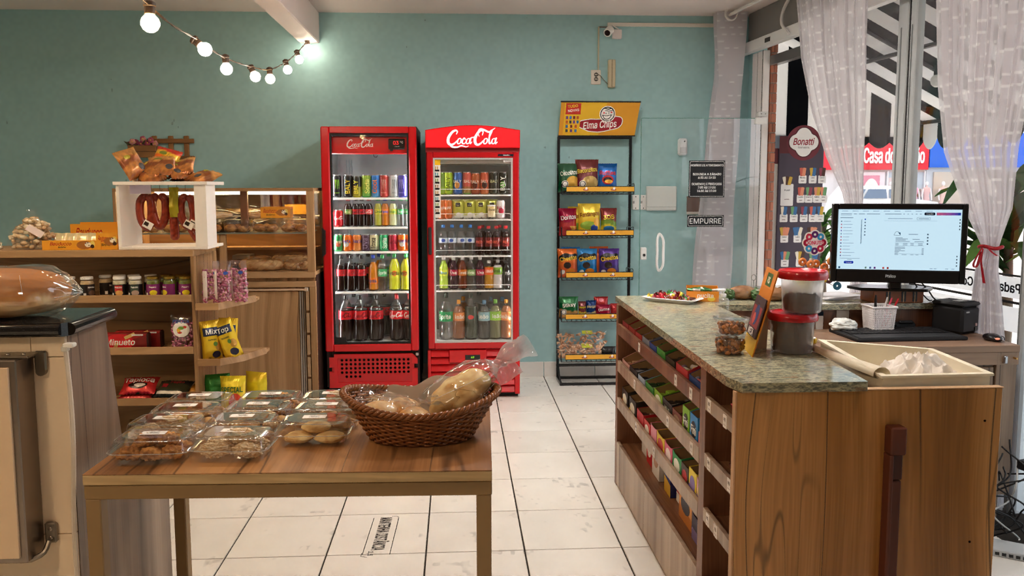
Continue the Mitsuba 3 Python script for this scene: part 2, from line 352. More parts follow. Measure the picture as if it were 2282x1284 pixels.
# floor: grout bed, tiles as parts
structure('floor', MB().add(bx(-4.6, 2.75, -3.2, 6.4, -0.05, -0.006), col('#3b3733')), 'matte')
TP, TX0, TY0 = 0.4075, 0.269, 5.64
tile_shape = MB().add(bx(0.0035, TP - 0.0035, 0.0025, TP - 0.0025, -0.012, 0.0, 0.0012)).shape('floor_tile')
rest = MB()
for i in range(-12, 7):
    for j in range(-22, 3):
        x, y = TX0 + i * TP, TY0 + j * TP
        if x + TP < -4.6 or x > 2.3: continue
        if -6 <= i <= 5 and -8 <= j <= 1:
            k = numbered('floor__tile'); scene[k] = {**tile_shape, 'to_world': T().translate([x, y, 0])}
        else:
            rest.add(bx(x + 0.0035, x + TP - 0.0035, y + 0.0025, y + TP - 0.0025, -0.012, 0.0, 0.0012))
rest.build('floor__tile_field', 'floor_tile'); tag('floor__tile_field', kind='stuff')
# walls and ceiling
structure('wall_back', MB().add(bx(-4.6, 2.40, YB, YB + 0.15, 0, CEIL + 0.1)), 'teal_paint')
structure('wall_left', MB().add(bx(-4.6, -4.45, -3.2, YB, 0, CEIL)), 'teal_paint')
structure('wall_front', MB().add(bx(-4.6, 3.2, -3.2, -3.05, 0, CEIL)), 'oak_back')
structure('ceiling', MB().add(bx(-4.6, 3.3, -3.2, YB + 0.15, CEIL, CEIL + 0.12)), 'wall_white')
structure('trim_1', MB().add(bx(-1.167, -1.02, -3.05, YB, 2.572, CEIL, 0.006)), 'wall_white'); tag('trim_1', 'white ceiling beam running out from the teal back wall')
base = thing('baseboard_back', None, None); tag(base, kind='structure')
for i in range(-11, 6):
    x0, x1 = TX0 + i * TP, TX0 + (i + 1) * TP
    MB().add(bx(x0 + 0.002, min(x1 - 0.002, 2.2), YB - 0.011, YB, 0.0, 0.118, 0.002)).build('baseboard_back__tile', 'floor_tile')
# street wall: pier, parapet-free front with glass; solid part beyond the camera
structure('wall_right', MB().add(fbx(-0.02, 0.16, 0, 0.16, 0, CEIL)).add(fbx(0.16, 4.9, 0, 0.16, 2.64, CEIL + 0.1)).add(fbx(4.9, 9.6, 0, 0.16, 0, CEIL)), 'teal_paint')
def emit(r, c=(1, 1, 1)): return {'type': 'area', 'radiance': rgb([r * x for x in c])}
for i, (x, y, c, r) in enumerate(LAMPS):
    k = thing('ceiling_lamp', 'white square ceiling lamp %s' % ('in front of the chip rack', 'overhead in the middle aisle', 'over the jar shelves', 'beside the pastry table', 'behind the gate counter')[i], 'lamp')
    MB().add(bx(x - 0.2, x + 0.2, y - 0.2, y + 0.2, CEIL - 0.03, CEIL - 0.001, 0.004), col('#e8e8e8')).build(k + '__frame', 'satin')
    P = np.array([[x - 0.17, y - 0.17, CEIL - 0.032], [x - 0.17, y + 0.17, CEIL - 0.032], [x + 0.17, y + 0.17, CEIL - 0.032], [x + 0.17, y - 0.17, CEIL - 0.032]])
    MB().add((P, [[0, 1, 2, 3]]), (0.8, 0.8, 0.8), False).build(k + '__diffuser', 'matte', emitter=emit(r, c))
# ------------------------------------------------------------------ shared food shapes
def lump(r, seed=0, amp=0.12, freq=3.0, sub=3, s=(1, 1, 1)):
    m = trimesh.creation.icosphere(sub, 1.0); v = np.array(m.vertices)
    d = 1 + amp * (meshkit.fbm(v * freq + seed * 7.3, 3, seed) - 0.5) * 2
    return v * d[:, None] * r * np.asarray(s), np.array(m.faces)
def tinted(a, b, seed=0, freq=60.0, top=None):
    "a colour function: two tones mixed by noise"
    A, B = col(a), col(b)
    def fn(v):
        return Mix(A, B, (meshkit.fbm(v * freq + seed * 3.1, 3, seed) - 0.5) * 2.2 + 0.5)
    return fn
def bag_skin(prof, n=40, axis=0, crumple=0.01, seed=0, flat=1.0, M=None):
    "a thin crumpled film around an axis: prof = [(along, radius)]"
    prof = np.asarray(prof, float); k = 34
    s = np.linspace(0, 1, k); u = np.linspace(0, 1, len(prof))
    al, ra = np.interp(s, u, prof[:, 0]), np.interp(s, u, prof[:, 1])
    a = np.arange(n) * 2 * PI / n
    P = np.stack([np.broadcast_to(al[:, None], (k, n)), ra[:, None] * np.cos(a), ra[:, None] * np.sin(a) * flat], -1)
    d = (meshkit.noise(P * 26 + seed * 5.7, seed) - 0.5) + 0.7 * (np.abs(meshkit.noise(P * 44 + seed, seed + 3) - 0.5) - 0.2)
    w = np.minimum(1, ra / (ra.max() + 1e-9) * 1.5)[:, None, None]
    nrm = np.stack([np.zeros((k, n)), np.broadcast_to(np.cos(a), (k, n)), np.broadcast_to(np.sin(a), (k, n))], -1)
    P = P + nrm * d[..., None] * crumple * 2 * w
    i, j = np.meshgrid(np.arange(k - 1), np.arange(n), indexing='ij')
    f = quads(np.stack([i * n + j, i * n + (j + 1) % n, (i + 1) * n + (j + 1) % n, (i + 1) * n + j], -1).reshape(-1, 4))
    v = P.reshape(-1, 3)
    if axis == 2: v = v[:, [1, 2, 0]]
    return (v, f) if M is None else xf((v, f), M)
def sheet_film(w, h, seed=0, amp=0.02, n=16, M=None):
    "a crumpled flat scrap of film"
    x, y = np.meshgrid(np.linspace(-w / 2, w / 2, n), np.linspace(-h / 2, h / 2, n), indexing='ij')
    P = np.stack([x, y, x * 0], -1)
    P[..., 2] = amp * 2 * (meshkit.fbm(P * 30 + seed * 3.3, 3, seed) - 0.5)
    g = grid(P); return g if M is None else xf(g, M)

# ------------------------------------------------------------------ refrigerated counter on the left
k = thing('refrigerated_counter', 'beige tiled refrigerated counter with black granite top and gray wood end panel', 'counter')
prof = Polygon([(2.203, 0), (2.885, 0), (2.885, 0.56), (2.545, 0.56), (2.44, 1.105), (2.203, 1.105)])
MB().add(slab(prof, 0, 0.02), (1, 1, 1), 20, frame((-1.07, 0, 0), (0, 1, 0), (0, 0, 1))).build(k + '__end_panel', 'ash_gray')
MB().add(bx(-2.2, -1.071, 2.205, 2.43, 0.05, 1.10), col('#6f665c')).build(k + '__body', 'matte')
beige = col('#dcc8ae')
for x0, x1, z0, z1 in ((-2.2, -1.1425, 1.0485, 1.103), (-1.1405, -1.052, 1.0485, 1.103), (-2.2, -1.052, 0.0, 0.5535), (-2.2, -1.052, 0.5555, 1.0465)):
    MB().add(bx(x0, x1, 2.19, 2.2045, z0, z1, 0.001), beige).build(k + '__front_tile', 'satin')
top = Polygon([(-2.3, 2.17), (-1.05, 2.17), (-1.036, 2.19), (-1.036, 2.45), (-2.3, 2.45)])
m = MB(); e = trimesh.creation.extrude_polygon(top, 0.036, engine='earcut'); m.add(e, (1, 1, 1), 20, mat((0, 0, 1.106)))
m.add(tube([(-2.3, 2.17, 1.124), (-1.05, 2.17, 1.124)], 0.017, 12)); m.add(tube([(-1.036, 2.185, 1.124), (-1.036, 2.45, 1.124)], 0.017, 12))
m.build(k + '__granite_top', 'black_granite')
d = k + '__door'
MB().add(bx(-2.0, -1.135, 2.10, 2.189, 0.515, 1.058, 0.003), col('#8b8078')).build(d, 'metal')
MB().add(bx(-1.98, -1.152, 2.092, 2.101, 0.532, 1.04, 0.001), col('#d8bd9f')).build(d + '__panel', 'satin')
m = MB().add(bx(-1.24, -1.115, 2.12, 2.186, 1.058, 1.064, 0.002), col('#8d8478')).add(bx(-1.128, -1.097, 2.176, 2.19, 1.012, 1.066, 0.004), col('#8d8478')).add(cyl(0.013, 0, 0.014, 16), col('#8d8478'), 30, frame((-1.113, 2.19, 1.012), (1, 0, 0), (0, 0, 1)))
for x in (-1.22, -1.18, -1.14): m.add(ball(0.006, (x, 2.15, 1.065), (1, 1, 0.6), 1), col('#a79d90'))
m.build(d + '__hinge', 'metal')
m = MB().add(bx(-1.128, -1.097, 2.176, 2.19, 0.535, 0.592, 0.004), col('#8d8478')).add(tube(curve([(-1.113, 2.168, 0.545), (-1.118, 2.15, 0.522), (-1.14, 2.13, 0.512), (-1.165, 2.12, 0.514)], 10), 0.007), col('#8d8478'))
for z in (0.55, 0.575): m.add(ball(0.006, (-1.112, 2.176, z), (1, 0.6, 1), 1), col('#a79d90'))
m.build(d + '__hinge_001', 'metal')
rs = np.linspace(0.0, 1.072, 30)
MB().add(tube([(-1.046 + 0.006 * math.sin(z * 9) - 0.012 * max(0, 0.5 - z), 2.182, z) for z in rs], 0.0062, 6), col('#cfc3b4')).build(k + '__edge_strip', 'satin')
MB().add(bx(-1.048, -1.02, 2.165, 2.19, 1.076, 1.088, 0.003), col('#e9e6df')).add(bx(-1.052, -1.036, 2.165, 2.185, 1.066, 1.08, 0.002), col('#c9c5bb')).build(k + '__clip', 'gloss')

# big loaf in a bag on the granite
k = thing('bread_loaf', 'large golden brown loaf of bread lying on the black granite top', 'bread')
m = trimesh.creation.icosphere(4, 1.0); v = np.array(m.vertices)
v = np.sign(v) * np.abs(v) ** np.array([0.55, 0.7, 0.72])
v *= 1 + 0.10 * (meshkit.fbm(v * 2.4, 3, 5)[:, None] - 0.5) + 0.03 * (meshkit.noise(v * 9, 2)[:, None] - 0.5)
def loafcol(p):
    t = np.clip((p[:, 0] + 1.33) * 5 + (meshkit.fbm(p * 22, 3, 2) - 0.5) * 1.2, 0, 1); low = np.clip((1.215 - p[:, 2]) * 22 + (meshkit.fbm(p * 30, 3, 8) - 0.5) * 2, 0, 1)
    return Mix(col('#b5763a'), col('#e0c69a'), t * low)
MB().add((v * [0.25, 0.105, 0.066] + [-1.345, 2.30, 1.209], m.faces), loafcol, True).build(k + '__crumb', 'satin')
M = mat((-1.62, 2.30, 1.208))
bag = bag_skin([(0, 0.06), (0.04, 0.1), (0.14, 0.118), (0.47, 0.122), (0.515, 0.085), (0.55, 0.035), (0.57, 0.006)], 44, 0, 0.009, 3, 0.64, M)
k = thing('bread_bag', 'clear plastic bag pulled around the large loaf on the black granite', 'bag')
MB().add(bag, (1, 1, 1), True).build(k + '__film', 'film')
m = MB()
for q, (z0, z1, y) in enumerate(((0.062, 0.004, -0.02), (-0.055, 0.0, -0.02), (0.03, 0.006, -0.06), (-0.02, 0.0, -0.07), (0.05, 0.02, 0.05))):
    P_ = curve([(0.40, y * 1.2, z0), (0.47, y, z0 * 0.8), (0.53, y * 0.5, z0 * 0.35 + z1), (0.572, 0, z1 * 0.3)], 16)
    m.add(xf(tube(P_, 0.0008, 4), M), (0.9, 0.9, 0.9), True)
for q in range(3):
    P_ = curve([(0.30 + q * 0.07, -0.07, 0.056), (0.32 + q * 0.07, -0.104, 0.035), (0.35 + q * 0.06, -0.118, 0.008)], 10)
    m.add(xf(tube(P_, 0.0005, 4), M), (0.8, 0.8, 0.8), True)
m.build(k + '__crease', 'gloss')  # white threads along the folds, glints of the film put into colour

# ------------------------------------------------------------------ table in front
TM = mat((-0.988, 2.108, 0), math.radians(-1.8)); TW, TD = 1.076, 0.63
def tbl(m): return xf(m, TM)
k = thing('pastry_table', 'wood topped table on a tan steel frame with worn chipboard edge', 'table')
MB().add(tbl(bx(0, TW, 0, TD, 0.747, 0.75, 0.001)), (1, 1, 1)).build(k + '__tabletop', 'table_wood')
m = MB().add(tbl(bx(0, TW, 0, TD, 0.7195, 0.747, 0.002)), (1, 1, 1))
m.build(k + '__edge_board', 'chipboard')
tan = col('#856a45')
def scuff(v):
    return Mix(tan, col('#4a3a26'), (meshkit.fbm(v * 38, 3, 4) - 0.66) * 12)
def rail(x0, x1, y0, y1, z0, z1): return tbl(bx(x0, x1, y0, y1, z0, z1, 0.003))
m = MB()
for y in (0.004, TD - 0.044): m.add(rail(0.0, TW, y, y + 0.04, 0.679, 0.719), scuff)
for x in (0.0, TW - 0.04): m.add(rail(x, x + 0.04, 0.044, TD - 0.044, 0.679, 0.719), scuff)
m.build(k + '__apron', 'satin')
for x in (0.002, TW - 0.042):
    for y in (0.004, TD - 0.044): MB().add(rail(x, x + 0.04, y, y + 0.04, 0.0, 0.68), scuff).build(k + '__leg', 'satin')

# clear clamshell boxes of pastry
def rrect(w, d, r, n=96):
    a = np.arange(n) * 2 * PI / n; p = 7.0
    c, s_ = np.cos(a), np.sin(a); q = (np.abs(c) ** p + np.abs(s_) ** p) ** (-1 / p)
    return np.stack([c * q * w / 2, s_ * q * d / 2], -1)
def loops(rings, w, d, n=96, cap=None):
    V = []
    for s_, z, rib in rings:
        P = rrect(w * s_, d * s_, 0.02, n)
        P = P * (1 + rib * np.cos(np.arange(n) * PI))[:, None]
        V.append(np.hstack([P, np.full((n, 1), z)]))
    V = np.vstack(V); k_ = len(rings)
    i, j = np.meshgrid(np.arange(k_ - 1), np.arange(n), indexing='ij')
    f = quads(np.stack([i * n + j, i * n + (j + 1) % n, (i + 1) * n + (j + 1) % n, (i + 1) * n + j], -1).reshape(-1, 4))
    for c, up in ((0, False), (k_ - 1, True)):
        if cap and cap[c > 0]:
            V = np.vstack([V, V[c * n:(c + 1) * n].mean(0)]); j = np.arange(n); a, b = c * n + j, c * n + (j + 1) % n
            f = np.vstack([f, np.stack([a, b, np.full(n, len(V) - 1)] if up else [b, a, np.full(n, len(V) - 1)], 1)])
    return V, f
BW, BD, BH = 0.212, 0.137, 0.074
box_kit = {'tray': MB().add(loops([(0.84, 0.001, 0), (0.86, 0.004, 0.006), (0.95, 0.032, 0.006), (1.03, 0.034, 0), (1.03, 0.036, 0)], BW, BD, 96, (True, False)), (1, 1, 1), 40).shape('clear_plastic'),
           'lid': MB().add(loops([(1.03, 0.0365, 0), (0.97, 0.038, 0), (0.95, 0.045, 0.011), (0.90, 0.064, 0.011), (0.86, 0.068, 0.0), (0.70, 0.069, 0), (0.68, BH - 0.001, 0)], BW, BD, 96, (False, True)), (1, 1, 1), 40).shape('clear_plastic')}
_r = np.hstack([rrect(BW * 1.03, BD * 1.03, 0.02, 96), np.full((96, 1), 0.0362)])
box_kit['rim'] = MB().add(tube(_r, 0.0009, 5, True), (0.8, 0.8, 0.78), True).add(tube(np.hstack([rrect(BW * 0.86, BD * 0.86, 0.02, 96), np.full((96, 1), 0.068)]), 0.0006, 4, True), (0.7, 0.7, 0.68), True).shape('frost')  # flange and lid rims, their pale colour paints in the edge highlights
lab = MB().add(bx(-0.034, 0.034, -0.016, 0.016, BH, BH + 0.0006), col('#f1ece6'))
for q, w_ in enumerate((0.03, 0.022, 0.034)): lab.add(bx(-w_ / 2, w_ / 2, 0.006 - q * 0.006, 0.008 - q * 0.006, BH + 0.0006, BH + 0.0009), col('#54504c'))
box_kit['paper_label'] = lab.shape('matte')
def cookie(kind, seed):
    "one pastry, resting on z = 0"
    if kind == 'horn':
        v, f = lump(0.026, seed, 0.3, 2.4, 4, (1.3, 0.75, 0.72)); v = v * (1 + 0.07 * np.sin(v[:, :1] * 480 + 2 * np.sin(v[:, 1:2] * 60)))
        return (v - [0, 0, v[:, 2].min()], f), tinted('#8f4f20', '#dca05a', seed, 70)
    if kind == 'coco':
        v, f = lump(0.024, seed, 0.3, 5.0, 4, (1.75, 0.8, 0.85)); v = v * (1 + 0.12 * (meshkit.noise(v * 420, seed)[:, None] - 0.5) * 2)
        return (v - [0, 0, v[:, 2].min()], f), tinted('#c99f68', '#f6ead2', seed, 240)
    if kind == 'round':
        v, f = lump(0.043, seed, 0.1, 2.2, 4, (1, 1, 0.33)); v = v * (1 + 0.02 * (meshkit.noise(v * 160, seed)[:, None] - 0.5)); return (v - [0, 0, v[:, 2].min()], f), tinted('#c18f4d', '#ecd193', seed, 45)
    if kind == 'small':
        v, f = lump(0.024, seed, 0.08, 2.5, 3, (1, 1, 0.5)); return (v - [0, 0, v[:, 2].min()], f), tinted('#c58f50', '#edc98c', seed, 60)
    v, f = lump(0.02, seed, 0.12, 2.5, 3, (1.6, 0.7, 0.6)); return (v - [0, 0, v[:, 2].min()], f), tinted('#a9703a', '#e0b273', seed, 70)
PASTRY = {'horn': 'ridged brown horn pastry', 'coco': 'shredded coconut covered roll', 'round': 'large flat golden cookie', 'small': 'small round pale cookie', 'stick': 'short golden biscuit stick'}
LAY = {'horn': [(-.055, -.025, .3), (0.0, -.03, -.3), (.055, -.02, .5), (-.045, .028, -.2), (.01, .03, .6), (.06, .03, .1), (-.02, 0.0, 1.0, .03), (.035, 0.005, .2, .032)],
       'coco': [(-.045, -.03, .05), (.045, -.028, -.1), (-.045, .028, .1), (.045, .03, 0), (0.02, 0.0, .05, .032)],
       'round': [(-.045, -.012, 0), (.046, -.016, 0.4), (.0, .022, 0.2, .02)],
       'small': [(-.06, -.03, 0), (-.01, -.035, 0), (.045, -.03, 0), (-.05, .025, 0), (.005, .022, 0), (.06, .022, 0), (-.02, 0, 0, .022), (.03, -.002, 0, .022)],
       'stick': [(-.055, -.035, .1), (.0, -.036, -.1), (.055, -.03, .2), (-.05, .0, .1), (.01, .0, .3), (.06, .005, 0), (-.03, .032, -.2), (.035, .034, .1), (0, .01, .2, .022)]}
ROWN = ['front', 'second', 'third', 'back']; COLN = ['left', 'middle', 'right']
spots = [(0, 0, -0.842, 2.222, 'horn', 2), (0, 1, -0.862, 2.372, 'coco', -3), (0, 2, -0.85, 2.508, 'small', 2), (0, 3, -0.845, 2.632, 'stick', -1),
         (1, 0, -0.627, 2.232, 'coco', -2), (1, 1, -0.642, 2.378, 'stick', 1), (1, 2, -0.628, 2.515, 'small', -2), (1, 3, -0.617, 2.636, 'horn', 2),
         (2, 1, -0.425, 2.352, 'round', 1), (2, 2, -0.412, 2.496, 'stick', -2), (2, 3, -0.414, 2.632, 'coco', 3)]
pk = {kd: [cookie(kd, q + 3) for q in range(2)] for kd in PASTRY}
pk = {kd: [MB().add(g, c, True).shape('satin') for g, c in v] for kd, v in pk.items()}
for ci, ri, x, y, kd, rz in spots:
    M = mat((x, y, 0.75), math.radians(rz - 1.8))
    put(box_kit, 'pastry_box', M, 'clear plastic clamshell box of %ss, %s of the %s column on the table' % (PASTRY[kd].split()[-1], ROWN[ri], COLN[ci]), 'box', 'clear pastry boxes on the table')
    for q, s_ in enumerate(LAY[kd]):
        z = 0.003 + (s_[3] if len(s_) > 3 else 0.0)
        pos = ('upper ' if z > 0.01 else '') + ('front ' if s_[1] < -0.01 else 'rear ' if s_[1] > 0.012 else 'mid ') + ('left' if s_[0] < -0.025 else 'right' if s_[0] > 0.03 else 'centre')
        put({'': pk[kd][q % 2]}, 'pastry', M @ mat((s_[0], s_[1], z), s_[2] + q * 0.4 * (kd == 'round')), '%s %s in the %s box of the %s column' % (pos, PASTRY[kd], ROWN[ri], COLN[ci]), 'pastry', 'pastries in the %s box of the %s column' % (ROWN[ri], COLN[ci]))

# worn floor sticker
k = thing('floor_sticker', 'worn distance sticker with black lettering on the white floor tiles', 'sticker')
FS = frame((-0.325, 3.575, 0.0004), (-0.03, -1, 0), (1, -0.03, 0)); st = col('#3a3636')
FS[:3, 0] /= np.linalg.norm(FS[:3, 0]); FS[:3, 1] /= np.linalg.norm(FS[:3, 1])
MB().add(text('MANTENHA DISTÂNCIA', 0.05, 0.0004, True, fit=0.33), st, False, FS @ mat((0.18, -0.005, 0))).add(text('1,5', 0.02, 0.0004, True), st, False, FS @ mat((0.375, -0.03, 0))).build(k + '__lettering', 'matte')
MB().add(slab(union_all([LineString([(0.02, y), (0.385, y)]).buffer(0.0016) for y in (-0.062, 0.05)] + [LineString([(0.37, -0.066), (0.4, -0.066), (0.41, -0.04)]).buffer(0.0012), LineString([(0.0, 0.02), (0.0, 0.04), (0.012, 0.05)]).buffer(0.0012)]), 0, 0.0003), st, False, FS).build(k + '__border', 'matte')

# ------------------------------------------------------------------ wicker basket
BC = np.array([-0.112, 2.375]); k = thing('wicker_basket', 'oval brown wicker basket holding bagged bread at the right end of the table', 'basket')
def bk(t, h, out=0.0):
    "a point on the basket wall; t angle, h 0..1"
    a, b = 0.150 + 0.078 * h + out, 0.098 + 0.062 * h + out
    z = 0.752 + (0.118 + 0.018 * np.cos(2 * t)) * h
    return np.stack([BC[0] + a * np.cos(t), BC[1] + b * np.sin(t), z + 0 * t], -1)
NS = 44; tt = np.linspace(0, 2 * PI, NS * 4, endpoint=False); m = MB()
for r in range(15):
    h = (r + 0.5) / 15.6; ph = r % 2
    wv = np.cos(tt * NS / 2 + ph * PI) * 0.0042
    P = bk(tt, np.full_like(tt, h)) + np.stack([np.cos(tt), np.sin(tt), 0 * tt], -1) * wv[:, None]
    tone = 0.75 + 0.5 * ((r * 37) % 11) / 11
    m.add(tube(P, 0.0036, 6, True), lambda v, tone=tone: Mix(col('#8a5128') * tone * 0.7, col('#8a5128') * tone * 1.3, meshkit.noise(v * 90, 3)), True)
m.build(k + '__weave', 'gloss'); tag(k + '__weave', kind='stuff')
for q in range(NS):
    t = np.full(10, q * 2 * PI / NS); h = np.linspace(0, 1.0, 10)
    MB().add(tube(bk(t, h), 0.0032, 6), col('#5e3318'), True).build(k + '__stake', 'gloss')
for s_ in range(3):
    P = bk(tt, np.ones_like(tt) * 1.04) + np.stack([np.cos(tt) * np.cos(tt * 26 + s_ * 2.1), np.sin(tt) * np.cos(tt * 26 + s_ * 2.1), np.sin(tt * 26 + s_ * 2.1)], -1) * 0.0062
    MB().add(tube(P, 0.0058, 7, True), lambda v: Mix(col('#7a4722') * 0.75, col('#7a4722') * 1.25, meshkit.noise(v * 110, 5)), True).build(k + '__rim_strand', 'gloss')
e = Point(0, 0).buffer(1, 24)
MB().add(slab(affinity.scale(e, 0.15, 0.098), 0.7505, 0.757), col('#56311a'), 20, mat((BC[0], BC[1], 0))).build(k + '__base', 'satin')
x, y = np.meshgrid(np.linspace(-1, 1, 20), np.linspace(0, 1, 12), indexing='ij')
P = np.stack([BC[0] + 0.02 + x * 0.145, BC[1] + 0.075 + 0.05 * y + 0.012 * np.sin(x * 5), 0.79 + y * (0.105 + 0.03 * x) + 0.008 * np.sin(x * 7 + 1)], -1)
solo(MB().add(grid(P), col('#d6c4ae'), True), 'parchment_sheet', 'frost', 'translucent baking paper standing against the back inside of the basket', 'paper')
for q, (x, y, z, r) in enumerate(((-0.235, 2.36, 0.83, 0.05), (-0.17, 2.40, 0.826, 0.052), (-0.13, 2.32, 0.822, 0.046))):
    v, f = lump(r, 20 + q, 0.08, 2.2, 3, (1.1, 1, 0.72))
    solo(MB().add((v + [x, y, z], f), tinted('#c58a4a', '#e8cb98', q, 40), True), 'bread_roll', 'satin', 'round bread roll in clear film, %s in the left half of the basket' % ('leftmost', 'rear middle', 'front')[q], 'bread roll', 'rolls at the left in the basket')
m = MB()
for q in range(5):
    m.add(sheet_film(0.13, 0.11, 30 + q, 0.022, 16, mat((-0.235 + 0.042 * q, 2.33 + 0.03 * (q % 2), 0.878 - 0.004 * q), 0.5 * q, 0.35 * (-1) ** q, 0.25)), (1, 1, 1), True)
solo(m, 'crumpled_film', 'film', 'crumpled clear film over the rolls at the left of the basket', 'plastic film')
v, f = lump(1.0, 41, 0.05, 2.0, 4, (0.105, 0.066, 0.052)); v = v * (1 + 0.035 * np.sin(v[:, :1] * 95 + v[:, 2:] * 60))
solo(MB().add((v, f), tinted('#c9964f', '#f0d9a4', 7, 40), True, mat((0.005, 2.40, 0.878), 0.25, 0, -0.5)), 'bread_loaf', 'satin', 'pale ridged loaf tilted against the right side of the wicker basket', 'bread')
M = mat((-0.1, 2.385, 0.83), 0.2, 0, -0.52)
k = thing('bread_bag', 'knotted clear bag around the tilted loaf, its open end sticking up above the basket', 'bag')
MB().add(bag_skin([(0, 0.05), (0.03, 0.066), (0.18, 0.074), (0.225, 0.045), (0.25, 0.022)], 40, 0, 0.008, 9, 0.85, M), (1, 1, 1), True).build(k + '__film', 'film')
MB().add(bag_skin([(0.235, 0.036), (0.25, 0.021), (0.265, 0.022), (0.31, 0.036), (0.375, 0.05)], 44, 0, 0.016, 10, 0.8, M), (1, 1, 1), True).build(k + '__tail', 'poly')
MB().add(sheet_film(0.09, 0.06, 77, 0.02, 18, M @ mat((0.27, -0.02, -0.03), 0.3, 0.9, 0.2)), (1, 1, 1), True).build(k + '__loose_end', 'poly')
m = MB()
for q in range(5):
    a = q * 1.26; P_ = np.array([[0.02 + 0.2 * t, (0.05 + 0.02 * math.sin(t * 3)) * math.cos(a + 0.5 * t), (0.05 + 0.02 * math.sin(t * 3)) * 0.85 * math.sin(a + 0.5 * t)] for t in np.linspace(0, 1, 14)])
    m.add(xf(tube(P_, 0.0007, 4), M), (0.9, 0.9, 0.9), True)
m.build(k + '__crease', 'gloss')  # pale threads imitate the bright lines on the folded film
# ------------------------------------------------------------------ pouches
def pillow(w, h, t, cf, seed=0, n=22, crimp=0.06, wob=0.12):
    "a filled pouch standing on z = 0, front to -y; cf(u, v) -> colours, u across 0..1, v up 0..1"
    u, v = np.meshgrid(np.linspace(0, 1, n), np.linspace(0, 1, n), indexing='ij')
    prof = (np.clip(np.minimum(v, 1 - v) / 0.28, 0, 1) ** 0.6) * (np.clip(np.minimum(u, 1 - u) / 0.22, 0, 1) ** 0.55)
    q = np.stack([u * 4 + seed * 9, v * 4, u * 0], -1)
    prof = prof * (1 - wob + 2 * wob * meshkit.fbm(q, 3, seed))
    crease = 0.05 * np.abs(meshkit.noise(q * 2.6, seed + 5) - 0.5)
    wig = 0.004 * np.sin(u * 60) * ((v < crimp) | (v > 1 - crimp))
    pinch = 1 - 0.07 * np.sin(np.clip(v, 0, 1) * PI)
    side = []
    for s_ in (-1, 1):
        P = np.stack([(u - 0.5) * w * pinch, s_ * t / 2 * (prof - crease * prof) + wig, v * h], -1)
        vv, f = grid(P); side.append((vv, f if s_ < 0 else f[:, ::-1]))
    C = cf(u.ravel(), v.ravel())
    def onto(mesh, cx, cz, lift=0.0012, tilt=0.0):
        "lays flat print on the front face"
        vv, f = mesh; c, s2 = math.cos(tilt), math.sin(tilt)
        X, Z = cx + vv[:, 0] * c - vv[:, 1] * s2, cz + vv[:, 0] * s2 + vv[:, 1] * c
        uu, ww = np.clip(X / w + 0.5, 0, 1) * (n - 1), np.clip(Z / h, 0, 1) * (n - 1)
        i, j = np.minimum(uu.astype(int), n - 2), np.minimum(ww.astype(int), n - 2); a, b = uu - i, ww - j
        F = -side[0][0][:, 1].reshape(n, n)
        y = F[i, j] * (1 - a) * (1 - b) + F[i + 1, j] * a * (1 - b) + F[i, j + 1] * (1 - a) * b + F[i + 1, j + 1] * a * b
        return np.stack([X, -(y + lift + vv[:, 2]), Z], -1), f
    return side, C, onto
def dens(mesh, L=0.008):
    "splits long edges so that print can follow a bulge"
    v, f = trimesh.remesh.subdivide_to_size(*arr(mesh), max_edge=L, max_iter=8); return v, f
def pouch(w, h, t, bands, texts=(), blobs=(), seed=0, speck=0.0, **kw):
    "bands: [(v from, colour)] going up; texts: (string, height, cx, cz, colour, tilt); blobs: (polygon, cx, cz, colour)"
    bc = [(a, col(c)) for a, c in bands]
    def cf(u, v):
        C = np.zeros((len(u), 3)); vv = v + 0.05 * np.sin(u * 5 + seed)
        for a, c in bc: C[vv >= a] = c
        if speck:
            nn = meshkit.fbm(np.stack([u * 14, v * 14, u * 0 + seed], -1), 3, seed)[:, None]; C = C * (1 - speck) + speck * C * (0.3 + 1.4 * nn)
        return C
    side, C, onto = pillow(w, h, t, cf, seed, **kw)
    m = MB()
    for g in side: m.add(g, C, True)
    for q, (poly, cx, cz, c) in enumerate(blobs): m.add(onto(dens(slab(poly, 0, 0.0004)), cx, cz, 0.0012 + 0.0004 * q), col(c), False)
    for s_, hh, cx, cz, c, *ti in texts:
        bold = True; g = text(s_, hh, 0.0005, bold, fit=w * 0.82)
        m.add(onto(g, cx, cz, 0.0034, ti[0] if ti else 0.0), col(c), False)
    return m
def oval(a, b, n=20): return affinity.scale(Point(0, 0).buffer(1, n // 4), a, b)
def stand(m_, loc, rz=0.0, lean=0.0): return mat(loc, rz, lean)

# ------------------------------------------------------------------ grocery shelf unit
SY = 4.30
k = thing('shelf_unit', 'oak laminate shelf unit with five levels of groceries and corner trays', 'shelf')
MB().add(bx(-3.4, -1.385, SY, SY + 0.40, 1.137, 1.173, 0.002)).build(k + '__top', 'oak_along')
MB().add(bx(-1.403, -1.383, SY + 0.001, SY + 0.40, 0.0, 1.137, 0.001)).build(k + '__end_panel', 'oak_upright')
MB().add(bx(-3.4, -1.403, SY + 0.38, SY + 0.40, 0.0, 1.137)).build(k + '__back', 'oak_back')
for z in (0.897, 0.618, 0.341, 0.06):
    MB().add(bx(-3.4, -1.404, SY + 0.016, SY + 0.379, z, z + 0.016)).build(k + '__shelf_board', 'oak_back')
    MB().add(bx(-3.4, -1.404, SY, SY + 0.016, z, z + 0.038, 0.001)).build(k + '__shelf_lip', 'oak_along')
